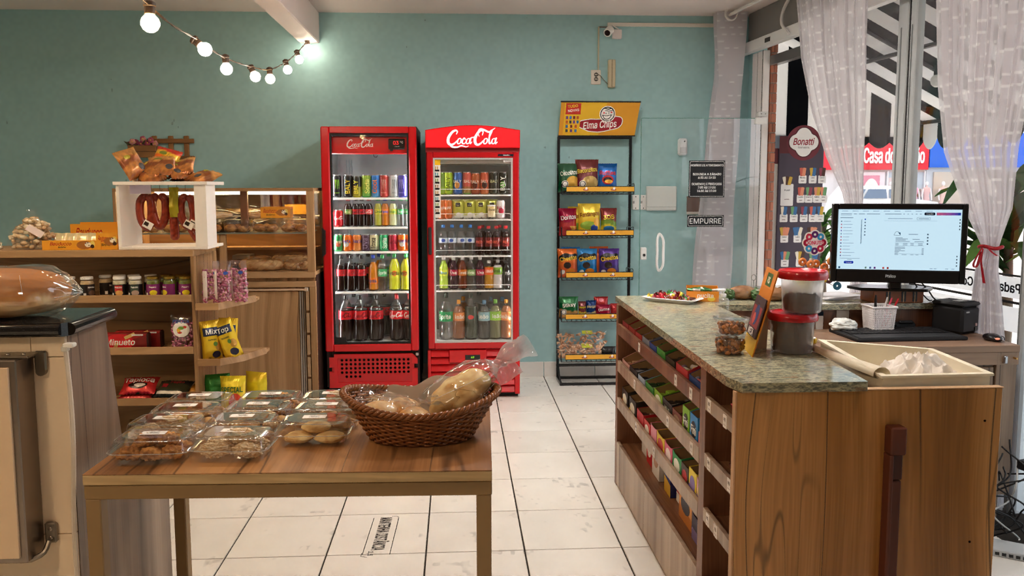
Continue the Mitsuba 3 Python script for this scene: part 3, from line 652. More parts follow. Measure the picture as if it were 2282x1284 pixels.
# corner trays on the end panel
for z, r in ((0.853, 0.16), (0.553, 0.21), (0.26, 0.23)):
    x0 = -1.383; poly = Polygon([(x0, SY), (x0 + 0.115, SY), (x0 + r, SY + 0.11), (x0 + r + 0.075, SY + 0.30), (x0 + r + 0.075, SY + 0.399), (x0, SY + 0.399)])
    s = k + '__corner_tray'; s = numbered(s)
    scene[s] = MB().add(slab(poly, z, z + 0.016), (1, 1, 1), 20).shape('oak_along')
    rim = [(x0, SY), (x0 + 0.115, SY), (x0 + r, SY + 0.11), (x0 + r + 0.075, SY + 0.30)]
    ring = LineString(rim).buffer(0.007, cap_style=2, join_style=2)
    MB().add(slab(ring, z, z + 0.036), (1, 1, 1), 20).build(s + '__rim', 'oak_along')

# jars
def jar_kit(lid, body, lab, stripe, emb, words, H=0.115, R=0.035):
    kit = {}
    kit['glass'] = MB().add(lathe([(0, 0.001), (R - 0.004, 0.001), (R, 0.006), (R, H * 0.74), (R * 0.93, H * 0.82), (R * 0.84, H * 0.87), (R * 0.84, H * 0.9)], 24), (1, 1, 1), 40).shape('film')
    kit['food'] = MB().add(lathe([(0, 0.003), (R - 0.006, 0.003), (R - 0.0025, 0.008), (R - 0.0025, H * 0.72), (R * 0.8, H * 0.82), (0, H * 0.83)], 24), tinted(body[0], body[1], 3, 90), 40).shape('gloss')
    kit['lid'] = MB().add(cyl(R * 0.9, H * 0.88, H, 24, b=0.002), col(lid), 40).shape('metal' if lid == '#c9a64c' else 'gloss')
    m = MB(); n = 18; a = np.linspace(-2.0, 2.0, n) - PI / 2
    def band(z0, z1, a0, a1, c, lift=0.0008):
        aa = np.linspace(a0, a1, 12); P = np.stack([np.stack([(R + lift) * np.cos(aa), (R + lift) * np.sin(aa), 0 * aa + z], -1) for z in (z0, z1)], 1)
        m.add(grid(P), col(c), True)
    def wrap(mesh, th0, z, c, lift=0.0012):
        v, f = mesh; th = th0 + v[:, 0] / R; rr = R + lift + v[:, 2]
        m.add((np.stack([rr * np.cos(th), rr * np.sin(th), z + v[:, 1]], -1), f), col(c), False)
    band(H * 0.1, H * 0.66, -2.2 - PI / 2 + 0.4, 2.0 - PI / 2, lab)
    band(H * 0.34, H * 0.62, -0.35 - PI / 2, 0.75 - PI / 2, stripe, 0.0011)
    wrap(dens(slab(affinity.scale(Point(0, 0).buffer(1, 6), 0.019, 0.014), 0, 0.0003), 0.006), -PI / 2 + 0.28, H * 0.27, emb, 0.0014)
    wrap(text(words, 0.0085, 0.0004, True, fit=0.034), -PI / 2 + 0.2, H * 0.53, '#f4efe8', 0.0016)
    band(H * 0.12, H * 0.27, -0.95 - PI / 2, -0.55 - PI / 2, '#e8e4de', 0.0011)
    kit['label'] = m.shape('gloss')
    return kit
JK = {'mustard': jar_kit('#e9e6e0', ('#c9a978', '#e0c79c'), '#241d1a', '#3a2d25', '#6a4a35', 'Molho'),
      'palm': jar_kit('#eceae6', ('#cfc49d', '#f0ead2'), '#1d1a1a', '#b8322c', '#d8a35c', 'Palmito'),
      'palm2': jar_kit('#eceae6', ('#c8c1a0', '#efe9d8'), '#1d1a1a', '#3e4a3c', '#b39a8a', 'Palmito'),
      'pickle': jar_kit('#c9a64c', ('#5f6a24', '#8e9440'), '#7b2a63', '#8c2f70', '#e6cf2d', 'Pepino')}
JN = {'mustard': 'white lidded jar of pale cream sauce', 'palm': 'white lidded jar of palm hearts with red label patch', 'palm2': 'white lidded jar of palm hearts with dark label', 'pickle': 'gold lidded jar of pickles with purple label'}
for q, (px_, y, kd, rz, w) in enumerate([(-1.965, 4.365, 'mustard', 0.8, 'beside the bread bag tip'), (-1.795, 4.36, 'palm', 0, 'third from the shelf\'s visible left'), (-1.712, 4.36, 'palm2', 0, 'left of the pickle jars'), (-1.62, 4.36, 'pickle', 0.05, 'first of the gold lids'),
        (-1.535, 4.365, 'pickle', -0.9, 'label turned away, between two purple labels'), (-1.452, 4.36, 'pickle', 0.1, 'at the right end of the jar shelf'), (-1.83, 4.45, 'palm', 0.5, 'rear row, left'), (-1.755, 4.45, 'palm2', 0.3, 'rear row, right'),
        (-1.665, 4.45, 'palm', 0.3, 'rear row, beside pickles'), (-1.58, 4.45, 'pickle', 0.3, 'rear row behind the turned jar'), (-1.5, 4.45, 'pickle', 0.6, 'rear row, third gold lid'), (-1.441, 4.44, 'pickle', 1.6, 'half hidden against the end panel'), (-2.06, 4.37, 'mustard', 0.2, 'behind the bread bag'), (-1.905, 4.45, 'mustard', 1.2, 'rear row next to the dark gap')]):
    put(JK[kd], 'food_jar', mat((px_, y, 0.9135), rz), JN[kd] + ', ' + w, 'jar', 'jars on the upper shelf')
# second shelf: wafer packs and a bag of candy popcorn
def wafer(x, y, w, seed):
    m = MB().add(bx(-w / 2, w / 2, -0.025, 0.025, 0, 0.092, 0.008), lambda v: np.where((v[:, :1] < w * 0.22), col('#c01f26'), col('#3b1c14')))
    m.add(dens(slab(affinity.scale(Point(0, 0).buffer(1, 8), w * 0.30, 0.044), 0, 0.0004), 0.01), col('#d4242b'), False, FRONT((-w * 0.1, -0.0254, 0.045)))
    m.add(text('Minueto', 0.03, 0.0004, True, fit=w * 0.62, slant=0.15), col('#f6efe6'), False, FRONT((-w * 0.08, -0.026, 0.045)))
    m.add(slab(sbox(-0.03, -0.009, 0.03, 0.009), 0, 0.0004), col('#d9ae6b'), False, frame((0.03 * w / 0.25, -0.026, 0.078), (0.9, 0, 0.4), (-0.4, 0, 0.9)))
    m.add(slab(sbox(-0.03, -0.009, 0.03, 0.009), 0, 0.0004), col('#d9ae6b'), False, frame((-0.05 * w / 0.25, -0.026, 0.014), (0.5, 0, 0.86), (-0.86, 0, 0.5)))
    m.add(slab(sbox(-0.03, -0.004, 0.03, 0.004), 0, 0.0004), col('#e8e4e0'), False, FRONT((w * 0.28, -0.026, 0.083)))
    return m
solo(wafer(0, 0, 0.25, 0), 'wafer_pack', 'foil', 'red and dark brown wafer pack on the second shelf', 'biscuit pack', to_world=T().translate([-1.775, 4.36, 0.6345]))
solo(wafer(0, 0, 0.25, 0), 'wafer_pack', 'foil', 'second wafer pack lying behind the red one, its dark end showing', 'biscuit pack', to_world=T().translate([-1.73, 4.43, 0.6345]))
def kernels(w, h, t, n, colours, seed, r=0.006):
    R = random.Random(seed); m = MB(); pr = [lump(1.0, q, 0.3, 2.5, 1) for q in range(3)]
    for q in range(n):
        u, v = R.uniform(-0.46, 0.46), R.uniform(0.04, 0.9)
        d = t * 0.42 * (1 - (2 * u) ** 4) * (1 - abs(2 * v - 1) ** 4)
        s_ = r * R.uniform(0.7, 1.3); g = pr[q % 3]
        m.add((g[0] * s_ + [u * w, R.choice((-1, -1, 1)) * d * R.uniform(0.7, 1), v * h], g[1]), col(colours[q % len(colours)]) * R.uniform(0.7, 1.15), True)
    return m
PINK = ('#c0688a', '#d98aa6', '#a8506f', '#e0a9b8')
def popcorn_bag(w, h, t, seed, label, loc, rz=0, lean=0, art=True, group=None):
    k_ = thing('candy_popcorn_bag', label, 'snack bag', group); M = T(mat(loc, rz, lean))
    side, C, onto = pillow(w, h * 1.12, t, lambda u, v: np.ones((len(u), 3)), seed)
    m = MB()
    for g in side: m.add(g, (1, 1, 1), True)
    m.build(k_ + '__film', 'film', to_world=M)
    kernels(w, h, t * 0.9, 230, PINK, seed).build(k_ + '__popcorn', 'satin', to_world=M); tag(k_ + '__popcorn', kind='stuff')
    if art:
        m = MB().add(onto(dens(slab(oval(w * 0.36, h * 0.25), 0, 0.0003)), 0, h * 0.66), col('#f1e9e2'), False)
        for dx, dz, a, b, c in ((0.01, 0.05, 0.16, 0.09, '#6d9a3c'), (0.16, 0.08, 0.11, 0.07, '#c0392f'), (-0.1, -0.02, 0.1, 0.12, '#e1b23c'), (-0.06, -0.1, 0.12, 0.06, '#b23328')):
            m.add(onto(dens(slab(oval(w * a * 0.8, h * b * 0.6), 0, 0.0003)), dx * w, h * (0.66 + dz), 0.0018), col(c), False)
        m.add(onto(text('PIPOCA', h * 0.1, 0.0004, True, fit=w * 0.8), 0, h * 0.92, 0.002), col('#3b57a0'), False)
        m.build(k_ + '__print', 'gloss', to_world=M)
    else:
        m = MB().add(onto(dens(slab(sbox(-w * 0.10, -h * 0.42, w * 0.10, h * 0.42), 0, 0.0003)), -w * 0.36, h * 0.46), col('#e6dcd8'), False)
        m.add(onto(dens(slab(oval(w * 0.13, h * 0.045), 0, 0.0003)), w * 0.22, h * 0.82), col('#2e4a97'), False)
        m.build(k_ + '__print', 'gloss', to_world=M)
    return k_
popcorn_bag(0.125, 0.165, 0.06, 4, 'pink candy popcorn bag with round white print at the right end of the second shelf', (-1.478, 4.37, 0.634))
for q, (x, y, rz, ln, d) in enumerate([(-1.325, 4.35, 0.5, 0.02, 'left'), (-1.265, 4.36, 0.15, 0.04, 'middle, tallest'), (-1.185, 4.40, -0.15, 0.05, 'right, leaning')]):
    popcorn_bag(0.095, 0.21, 0.055, 8 + q, 'pink candy popcorn bag on the top corner tray, %s' % d, (x, y + 0.03, 0.871), rz, ln, False, 'candy popcorn on the top corner tray')
# third shelf and corner trays: coffee, tapioca, bean packs
def flat_pack(label, loc, rz, w, h, t, bands, texts, blobs=(), seed=0, lean=-1.25, group=None, name='food_pack'):
    return solo(pouch(w, h, t, bands, texts, blobs, seed), name, 'foil', label, 'food pack', group, to_world=T(mat(loc, rz, lean)))
flat_pack('red tapioca pack lying on the third shelf', (-1.73, 4.35, 0.392), 0.05, 0.19, 0.13, 0.05, [(0, '#c3232b'), (0.75, '#d43a3a')], [('Tapioca', 0.035, 0, 0.085, '#f4e6dc')], [(oval(0.05, 0.022), 0.0, 0.045, '#2b1410'), (oval(0.03, 0.012), 0.01, 0.045, '#f0e4da')], 2, -1.05)
flat_pack('second red pack under the tapioca pack', (-1.745, 4.345, 0.366), 0.0, 0.18, 0.12, 0.04, [(0, '#b01f27')], [], (), 5, -1.35)
flat_pack('dark green bean pack lying beside the red packs', (-1.565, 4.35, 0.372), -0.12, 0.19, 0.14, 0.05, [(0, '#23241e'), (0.2, '#3c4433'), (0.7, '#2a2c24')], [('Feijão', 0.02, 0.02, 0.1, '#b8353a')], [(sbox(-0.015, -0.015, 0.015, 0.015), -0.04, 0.07, '#a32a30'), (sbox(-0.07, -0.008, 0.07, 0.008), 0, 0.02, '#d9d2c6')], 3, -1.15)
flat_pack('amber pack at the right end of the third shelf', (-1.445, 4.39, 0.368), -0.3, 0.11, 0.12, 0.05, [(0, '#b27a2a'), (0.4, '#8f5a1d')], [], (), 7, -1.2)
for q, (x, y, z) in enumerate(((-1.76, 4.35, 0.13), (-1.66, 4.36, 0.125), (-1.55, 4.37, 0.12))):
    solo(pouch(0.13, 0.16, 0.06, [(0, '#b98f4a'), (0.35, '#d8c08a'), (0.7, '#7a5a32')], seed=20 + q, speck=0.9), 'snack_pack', 'foil', 'speckled golden snack pack on the bottom shelf, %s' % ('left', 'middle', 'right')[q], 'food pack', 'snack packs on the bottom shelf', to_world=T(mat((x, y, 0.09), 0.2 * (q - 1), -0.5)))
YEL = [(0, '#d9b51e'), (0.06, '#e8c425'), (0.86, '#e3bd20')]
def coffee(label, loc, rz, lean, roll, words, seed):
    m = pouch(0.105, 0.215, 0.065, YEL, [(words, 0.026, 0, 0.158, '#f4f0e4'), ('torrado', 0.009, 0, 0.115, '#5c5530')],
              [(sbox(-0.042, -0.022, 0.042, 0.022), 0, 0.158, '#1f2747'), (oval(0.022, 0.02), 0.018, 0.03, '#1c2244'), (oval(0.016, 0.024), 0.03, 0.075, '#b98a3a'), (oval(0.01, 0.012), 0.015, 0.09, '#5d8a3a')], seed)
    M = mat(loc, rz, lean) @ trimesh.transformations.rotation_matrix(roll, (0, 1, 0))
    solo(m, 'yellow_food_bag', 'foil', label, 'food bag', 'yellow bags on the middle corner tray', to_world=T(M))
coffee('yellow food bag at the left of the middle corner tray', (-1.325, 4.37, 0.571), 0.5, -0.02, -0.06, 'Mix', 3)
coffee('yellow food bag standing at the rear of the middle corner tray', (-1.27, 4.46, 0.571), 0.1, 0.05, 0.05, 'Café', 4)
coffee('yellow food bag leaning to the right on the middle corner tray with navy emblem', (-1.205, 4.36, 0.585), -0.1, -0.1, -0.36, 'Top', 5)
def green(label, loc, rz, bands, words, seed, roll=0.0):
    m = pouch(0.14, 0.20, 0.07, bands, [(words, 0.028, 0, 0.13, '#2a5a2c')] if words else [], [(oval(0.035, 0.05), 0.02, 0.06, '#d4452f')] if words else (), seed)
    solo(m, 'flour_bag', 'foil', label, 'food bag', 'bags on the lowest corner tray', to_world=T(mat(loc, rz, -0.05) @ trimesh.transformations.rotation_matrix(roll, (0, 1, 0))))
green('plain green bag at the left of the lowest corner tray', (-1.325, 4.42, 0.278), 0.3, [(0, '#1d6b2a'), (0.5, '#217a30')], '', 3)
green('green and yellow flour bag with tomato print on the lowest corner tray', (-1.225, 4.37, 0.278), 0.0, [(0, '#e0c322'), (0.75, '#e4ca2d')], 'SPECIAL', 5)
green('yellow bag with red tip at the right of the lowest corner tray', (-1.125, 4.46, 0.278), -0.4, [(0, '#cf4430'), (0.3, '#dccb2c'), (0.8, '#d8b926')], '', 6)

# on top: cake boxes, bag of mushrooms, white stand with sausages
def cake_box(loc, w, h, d, front, label, open_=True, rz=0.0):
    k_ = thing('cake_box', label, 'box', 'orange cake boxes on the shelf unit'); M = T(mat(loc, rz)); oc = col('#e8a02c')
    t = 0.002; m = MB()
    for b in ((-w / 2, w / 2, -d / 2, -d / 2 + t, 0, front), (-w / 2, w / 2, d / 2 - t, d / 2, 0, h), (-w / 2, -w / 2 + t, -d / 2, d / 2, 0, h * 0.8), (w / 2 - t, w / 2, -d / 2, d / 2, 0, h * 0.8), (-w / 2, w / 2, -d / 2, d / 2, 0, t)):
        m.add(bx(*b), oc)
    m.add(text('Bauducco', front * 0.34, 0.0004, True, fit=w * 0.44, slant=0.25), col('#b5281e'), False, FRONT((-w * 0.18, -d / 2 - 0.0003, front * 0.66)))
    m.add(text('Bolinho', front * 0.16, 0.0004, True), col('#4b2a16'), False, FRONT((-w * 0.16, -d / 2 - 0.0003, front * 0.30)))
    m.add(slab(oval(0.04, 0.022), 0, 0.0004), col('#a8662c'), False, FRONT((w * 0.22, -d / 2 - 0.0004, front * 0.5)))
    m.add(slab(oval(0.016, 0.013), 0, 0.0005), col('#f2e6cf'), False, FRONT((w * 0.28, -d / 2 - 0.0008, front * 0.55)))
    for dx, dz in ((-0.01, 0.006), (0.006, -0.004), (0.0, 0.01)): m.add(slab(Point(0, 0).buffer(0.003, 3), 0, 0.0004), col('#3a1d10'), False, FRONT((w * 0.28 + dx, -d / 2 - 0.0014, front * 0.55 + dz)))
    m.add(slab(oval(0.012, 0.02), 0, 0.0005), col('#efd36a'), False, FRONT((w * 0.36, -d / 2 - 0.0006, front * 0.56)))
    m.add(slab(oval(0.010, 0.01), 0, 0.0005), col('#40210f'), False, FRONT((w * 0.355, -d / 2 - 0.0009, front * 0.36)))
    m.build(k_ + '__carton', 'satin', to_world=M)
    return k_
cake_box((-2.02, 4.40, 1.174), 0.30, 0.052, 0.13, 0.05, 'low orange cake box in front on the shelf unit top')
cake_box((-1.93, 4.53, 1.174), 0.31, 0.135, 0.12, 0.13, 'tall orange cake box behind the low one')
cake_box((-1.84, 4.39, 1.174), 0.11, 0.09, 0.10, 0.088, 'small orange cake box against the white stand')
for q in range(4):
    solo(pouch(0.07, 0.085, 0.03, [(0, '#e8b93c'), (0.45, '#f3e3b4')], seed=30 + q, n=12), 'wrapped_cake', 'foil', 'small wrapped cake standing in the low orange box, %s' % ('leftmost', 'second', 'third', 'rightmost')[q], 'cake', 'wrapped cakes in the low box', to_world=T(mat((-2.115 + q * 0.062, 4.40, 1.178), 0.1 * (q - 1), -0.35)))
def nut_bag(loc, w, h, seed, label, colours, r=0.013, n=170, tagc='#e9c9c9'):
    k_ = thing('nut_bag', label, 'snack bag'); R = random.Random(seed); m = MB(); pr = [lump(1.0, q + 5, 0.25, 2.2, 1, (1.5, 0.9, 0.8)) for q in range(3)]
    for q in range(n):
        a, z = R.uniform(0, 2 * PI), R.random() ** 1.2; rr = (1 - z ** 1.6) ** 0.5 * R.random() ** 0.4
        g = pr[q % 3]; s_ = r * R.uniform(0.75, 1.2); c, s2 = math.cos(a * 3), math.sin(a * 3)
        v = g[0] * s_; v = np.stack([v[:, 0] * c - v[:, 1] * s2, v[:, 0] * s2 + v[:, 1] * c, v[:, 2]], -1)
        m.add((v + [w * 0.45 * rr * math.cos(a), 0.055 * rr * math.sin(a), 0.012 + z * h * 0.8], g[1]), col(colours[q % len(colours)]) * R.uniform(0.8, 1.1), True)
    M = T(mat(loc)); m.build(k_ + '__nuts', 'satin', to_world=M); tag(k_ + '__nuts', kind='stuff')
    f = bag_skin([(0, w * 0.44), (0.02, w * 0.5), (h * 0.5, w * 0.42), (h * 0.85, w * 0.2), (h, w * 0.06), (h * 1.1, w * 0.12)], 36, 2, 0.008, seed)
    v, ff = f; v = v * [1, 0.36, 1]
    MB().add((v, ff), (1, 1, 1), True).build(k_ + '__film', 'film', to_world=M)
    MB().add(slab(sbox(-0.045, -0.018, 0.045, 0.018), 0, 0.0006), col('#ead9d6'), False, frame((w * 0.16, -0.066, h * 0.52), (0.85, 0, -0.52), (0.47, 0.43, 0.77))).build(k_ + '__paper_tag', 'matte', to_world=M)
nut_bag((-2.255, 4.42, 1.174), 0.27, 0.19, 3, 'large clear bag of cashew nuts on the shelf unit top, beside the orange boxes', ('#d9bd96', '#e6d0ac', '#c9a87c', '#efe0c4'))
nut_bag((-2.53, 4.40, 1.174), 0.24, 0.17, 6, 'clear bag of white nuts with green and yellow tag at the left frame edge', ('#e6dccb', '#d6c8b2', '#efe9dd'), 0.012)

# white stand
k = thing('sausage_stand', 'white open stand on the shelf unit with sausages hanging inside', 'stand'); wht = col('#e9e2da')
WX0, WX1, WY0, WY1 = -1.772, -1.312, 4.315, 4.60
MB().add(bx(WX0 - 0.01, WX1 + 0.012, WY0 - 0.012, WY1 + 0.01, 1.512, 1.53, 0.002), wht).build(k + '__top', 'satin')
MB().add(bx(WX0, WX1, WY0, WY1, 1.174, 1.189, 0.002), wht).build(k + '__base', 'satin')
MB().add(bx(WX0, WX0 + 0.016, WY0, WY1, 1.189, 1.512, 0.001), wht).build(k + '__side', 'satin')
MB().add(bx(WX1 - 0.062, WX1, WY0, WY1 - 0.12, 1.189, 1.512, 0.001), wht).build(k + '__side', 'satin')
MB().add(bx(WX0 + 0.02, WX0 + 0.036, WY0 + 0.16, WY0 + 0.2, 1.53, 1.60, 0.002), col('#e6cdb0')).build(k + '__corner_post', 'satin')
for q in range(9):
    x = WX0 + 0.045 + q * 0.045
    MB().add(tube(curve([(x, 4.44, 1.513), (x, 4.44, 1.488), (x + 0.008, 4.44, 1.48), (x + 0.014, 4.44, 1.49)], 9), 0.0016, 5), col('#6a625a')).build(k + '__hook', 'metal')
MB().add(slab(sbox(-0.055, 0, 0.055, 0.045), 0, 0.001), col('#d9cfe6'), False, FRONT((-1.675, 4.39, 1.466))).build(k + '__price_strip', 'matte')
sausc = tinted('#6b2016', '#9a3a24', 3, 70)
SAUS = [('looped brown sausage at the left, its tag below', [(-1.66, 1.465), (-1.70, 1.42), (-1.695, 1.33), (-1.665, 1.285), (-1.645, 1.33), (-1.64, 1.42), (-1.655, 1.46)]), ('looped brown sausage second from the left', [(-1.615, 1.465), (-1.64, 1.42), (-1.63, 1.34), (-1.605, 1.29), (-1.575, 1.34), (-1.57, 1.43), (-1.6, 1.46)]),
        ('long straight dark sausage in the middle', [(-1.535, 1.455), (-1.535, 1.38), (-1.53, 1.3), (-1.53, 1.215)]), ('looped sausage right of the straight one', [(-1.455, 1.46), (-1.485, 1.42), (-1.48, 1.34), (-1.45, 1.29), (-1.42, 1.33), (-1.425, 1.42), (-1.445, 1.455)]),
        ('slanting dark sausage reaching the stand base', [(-1.46, 1.32), (-1.445, 1.29), (-1.415, 1.24), (-1.40, 1.215)]), ('short sausage beside the right post', [(-1.40, 1.455), (-1.40, 1.40), (-1.395, 1.34), (-1.395, 1.30)])]
for q, (lb, p) in enumerate(SAUS):
    y = 4.44 + 0.012 * (q % 3); k_ = thing('sausage', lb, 'sausage', 'sausages hanging in the white stand')
    P = curve([(x, y + 0.004 * math.sin(j * 2), z) for j, (x, z) in enumerate(p)], 40)
    r = 0.0215 * np.clip(np.minimum(np.arange(40), 39 - np.arange(40)) / 3.0 + 0.25, 0.25, 1) ** 0.5 * (1.12 if q in (2, 4) else 1)
    MB().add(tube(P, r, 12), sausc, True).build(k_ + '__body', 'gloss')
    if q in (0, 3, 4):
        MB().add(slab(sbox(-0.026, -0.02, 0.026, 0.02), 0, 0.0006), col('#efe9e2'), False, frame((P[18][0] + 0.02, y - 0.03, 1.30), (0.86, 0, -0.5), (0.5, 0, 0.86))).add(slab(sbox(-0.012, -0.01, 0.012, 0.01), 0, 0.0004), col('#3a302c'), False, frame((P[18][0] + 0.012, y - 0.031, 1.306), (0.86, 0, -0.5), (0.5, 0, 0.86))).build(k_ + '__tag', 'matte')
solo(MB().add(sheet_film(0.05, 0.16, 4, 0.02, 12, FRONT((-1.515, 4.425, 1.42))), col('#a99a1f'), True), 'green_wrapper', 'foil', 'olive yellow wrapper hanging between the sausages', 'wrapper')
# snack bags heaped on the white stand
R = random.Random(4)
HEAP = [(-1.69, 4.44, 1.575, 0.9, 0.45), (-1.645, 4.42, 1.56, -0.5, 0.75), (-1.565, 4.44, 1.585, 0.25, 0.9), (-1.49, 4.47, 1.585, -0.3, 0.95), (-1.59, 4.40, 1.555, 0.15, 1.2), (-1.46, 4.46, 1.57, 0.5, 1.1), (-1.44, 4.43, 1.553, -0.4, 1.25), (-1.51, 4.52, 1.555, 0.1, 1.35), (-1.62, 4.52, 1.60, 0.2, 0.6)]
DS = ['standing at the left end', 'second from the left, end flap forward', 'in the middle with orange upper edge', 'right of the middle, pointing up right', 'lying in front with white patch', 'on the right of the heap', 'at the right end, crumpled', 'lying flat underneath', 'top rear, red and yellow print']
for q, (x, y, z, rz, ln) in enumerate(HEAP):
    bands = [(0, '#9a5a2c'), (0.15, '#b9793f'), (0.45, '#8d4f28'), (0.7, '#c08a4c')] if q != 8 else [(0, '#b03a1c'), (0.4, '#d86a22'), (0.6, '#e8b93a'), (0.8, '#c23a20')]
    m = pouch(0.14, 0.17, 0.05, bands, [], [(oval(0.018, 0.02), 0.03 * (-1) ** q, 0.05, '#4c4a4c'), (oval(0.02, 0.012), -0.02, 0.12, ('#b9a83a', '#d8c04a', '#7d8a35')[q % 3])], 40 + q, 0.8, wob=0.3)
    solo(m, 'snack_bag', 'foil', 'brown nut snack bag heaped on the white stand, ' + DS[q], 'snack bag', 'brown snack bags on the white stand',
         to_world=T(mat((x, y, z - 0.022), rz, -ln) @ mat((0, 0, 0), 0, 0, R.uniform(-0.6, 0.6))))
# ------------------------------------------------------------------ bakery display case by the back wall
CX0, CX1, CY0, CY1 = -2.262, -0.955, 5.45, 6.02
k = thing('display_case', 'oak framed bakery display case with glass front standing left of the red refrigerators', 'display case')
MB().add(bx(CX0, CX1, CY0, CY1, 1.472, 1.494, 0.001)).build(k + '__top_board', 'oak_along')
MB().add(bx(CX0, CX1, CY0 + 0.02, CY1, 0.905, 0.931, 0.001)).build(k + '__display_floor', 'oak_along')
MB().add(bx(CX0, CX1, CY0 - 0.012, CY0 + 0.02, 0.893, 0.931, 0.001)).build(k + '__front_rail', 'oak_along')
MB().add(bx(CX0, CX0 + 0.02, CY0, CY1, 0.931, 1.472, 0.001)).build(k + '__side_board', 'oak_upright')
MB().add(bx(CX1 - 0.05, CX1, CY0, CY0 + 0.03, 0.931, 1.472, 0.001)).build(k + '__post', 'oak_upright')
MB().add(bx(CX1 - 0.05, CX1, CY1 - 0.05, CY1, 0.931, 1.472, 0.001)).build(k + '__post', 'oak_upright')
MB().add(bx(-1.60, -1.555, CY0 + 0.05, CY0 + 0.08, 0.931, 1.185, 0.001)).build(k + '__post', 'oak_upright')
MB().add(bx(-1.452, -1.405, CY0 + 0.06, CY0 + 0.09, 1.235, 1.472, 0.001)).build(k + '__post', 'walnut_upright')
MB().add(bx(CX0 + 0.02, CX1 - 0.05, CY1 - 0.012, CY1 - 0.004, 1.21, 1.472)).build(k + '__mirror', 'mirror')
MB().add(bx(CX0 + 0.02, CX1 - 0.05, CY1 - 0.012, CY1 - 0.004, 0.931, 1.21)).build(k + '__back', 'oak_back')
MB().add(bx(CX0 + 0.02, CX1 - 0.05, CY1 - 0.16, CY1 - 0.013, 1.052, 1.07, 0.001)).build(k + '__ledge', 'oak_along')
P = np.array([[CX0 + 0.02, CY0 + 0.012, 0.931], [CX1 - 0.05, CY0 + 0.012, 0.931], [CX1 - 0.05, CY0 + 0.012, 1.472], [CX0 + 0.02, CY0 + 0.012, 1.472]])
MB().add((P, [[0, 1, 2, 3]]), (1, 1, 1), False).build(k + '__front_glass', 'pane')
P = np.array([[CX1 - 0.004, CY0 + 0.03, 0.931], [CX1 - 0.004, CY1 - 0.05, 0.931], [CX1 - 0.004, CY1 - 0.05, 1.472], [CX1 - 0.004, CY0 + 0.03, 1.472]])
MB().add((P, [[0, 1, 2, 3]]), (1, 1, 1), False).build(k + '__side_glass', 'pane')
MB().add(bx(CX0 + 0.02, CX1 - 0.05, CY0 + 0.03, CY1 - 0.17, 1.187, 1.194), (0.18, 0.22, 0.2)).build(k + '__glass_shelf', 'gloss')
MB().add(bx(CX0 + 0.1, CX1 - 0.12, CY1 - 0.10, CY1 - 0.07, 1.446, 1.468, 0.002), (0.8, 0.8, 0.8)).build(k + '__added_glow_tube', 'matte', emitter=emit(5.0, (1.0, 0.72, 0.34)))  # added glowing tube, stands in for warm reflections in the mirror
# base cabinet
MB().add(bx(CX0, CX1 - 0.005, CY0 + 0.03, CY1 + 0.1, 0.0, 0.893)).build(k + '__base', 'oak_upright')
MB().add(bx(CX0, CX1, CY0, CY0 + 0.03, 0.828, 0.868, 0.002)).build(k + '__base_rail', 'oak_along')
MB().add(bx(-1.55, -1.01, CY0 - 0.012, CY0 + 0.028, 0.806, 0.818, 0.003), col('#c9a98b')).add(bx(-1.03, -1.006, CY0 - 0.004, CY0 + 0.028, 0.80, 0.826, 0.003), col('#b9afa2')).build(k + '__drip_rail', 'satin')
MB().add(bx(-1.62, -1.072, CY0 + 0.004, CY0 + 0.029, 0.05, 0.80, 0.002)).build(k + '__door', 'oak_upright')
for q in range(3): MB().add(bx(-1.07 + q * 0.014, -1.058 + q * 0.014, CY0 + 0.002 + 0.004 * q, CY0 + 0.03, 0.05, 0.80, 0.003), col('#a79d92')).build(k + '__slide_rail', 'metal')
for q in range(5): MB().add(bx(-1.024, -1.002, CY0 + 0.004, CY0 + 0.03, 0.06 + q * 0.152, 0.06 + q * 0.152 + 0.135, 0.002), col('#a88b6a')).build(k + '__hinge_block', 'satin')
MB().add(bx(-0.995, CX1, CY0, CY0 + 0.03, 0.0, 0.828, 0.001)).build(k + '__end_board', 'oak_upright')
MB().add(bx(CX1 - 0.005, CX1, CY0 + 0.031, CY1 + 0.1, 0.0, 0.905), col('#2b1a12')).build(k + '__side_panel', 'satin')
# pastry boxes on the glass shelf
def crusty(r, seed, s): v, f = lump(r, seed, 0.14, 2.6, 3, s); return (v - [0, 0, v[:, 2].min()], f)
for q in range(6):
    x = -2.08 + q * 0.19
    if q >= 2: x += 0.03
    k_ = thing('bread_box', 'clear lidded box of buns on the case\'s glass shelf, %s' % ('first behind the sausages', 'second behind the sausages', 'just right of the white stand', 'right of the dark post', 'second from the oak end post', 'beside the oak end post')[q], 'box', 'clear boxes on the glass shelf')
    M = T(mat((x, 5.56, 1.195)))
    MB().add(loops([(0.9, 0.0, 0), (0.92, 0.004, 0.004), (0.98, 0.06, 0.004), (1.0, 0.062, 0), (0.96, 0.066, 0), (0.9, 0.088, 0.003), (0.85, 0.09, 0)], 0.182, 0.14, 64, (True, True)), (1, 1, 1), 40).build(k_ + '__shell', 'film', to_world=M)
    for j, (dx, dy) in enumerate(((-0.045, -0.02), (0.04, -0.02), (-0.01, 0.03))):
        solo(MB().add(crusty(0.036, 60 + q * 3 + j, (1.25, 0.9, 0.75)), tinted('#8f5526', '#cf9a58', q + j, 45), True), 'bun', 'satin', 'glazed brown bun in the clear box %s' % ('first behind the sausages', 'second behind the sausages', 'just right of the white stand', 'right of the dark post', 'second from the oak end post', 'beside the oak end post')[q], 'bun', 'buns in the case box %d' % q, to_world=T(mat((x + dx, 5.56 + dy, 1.197), j)))
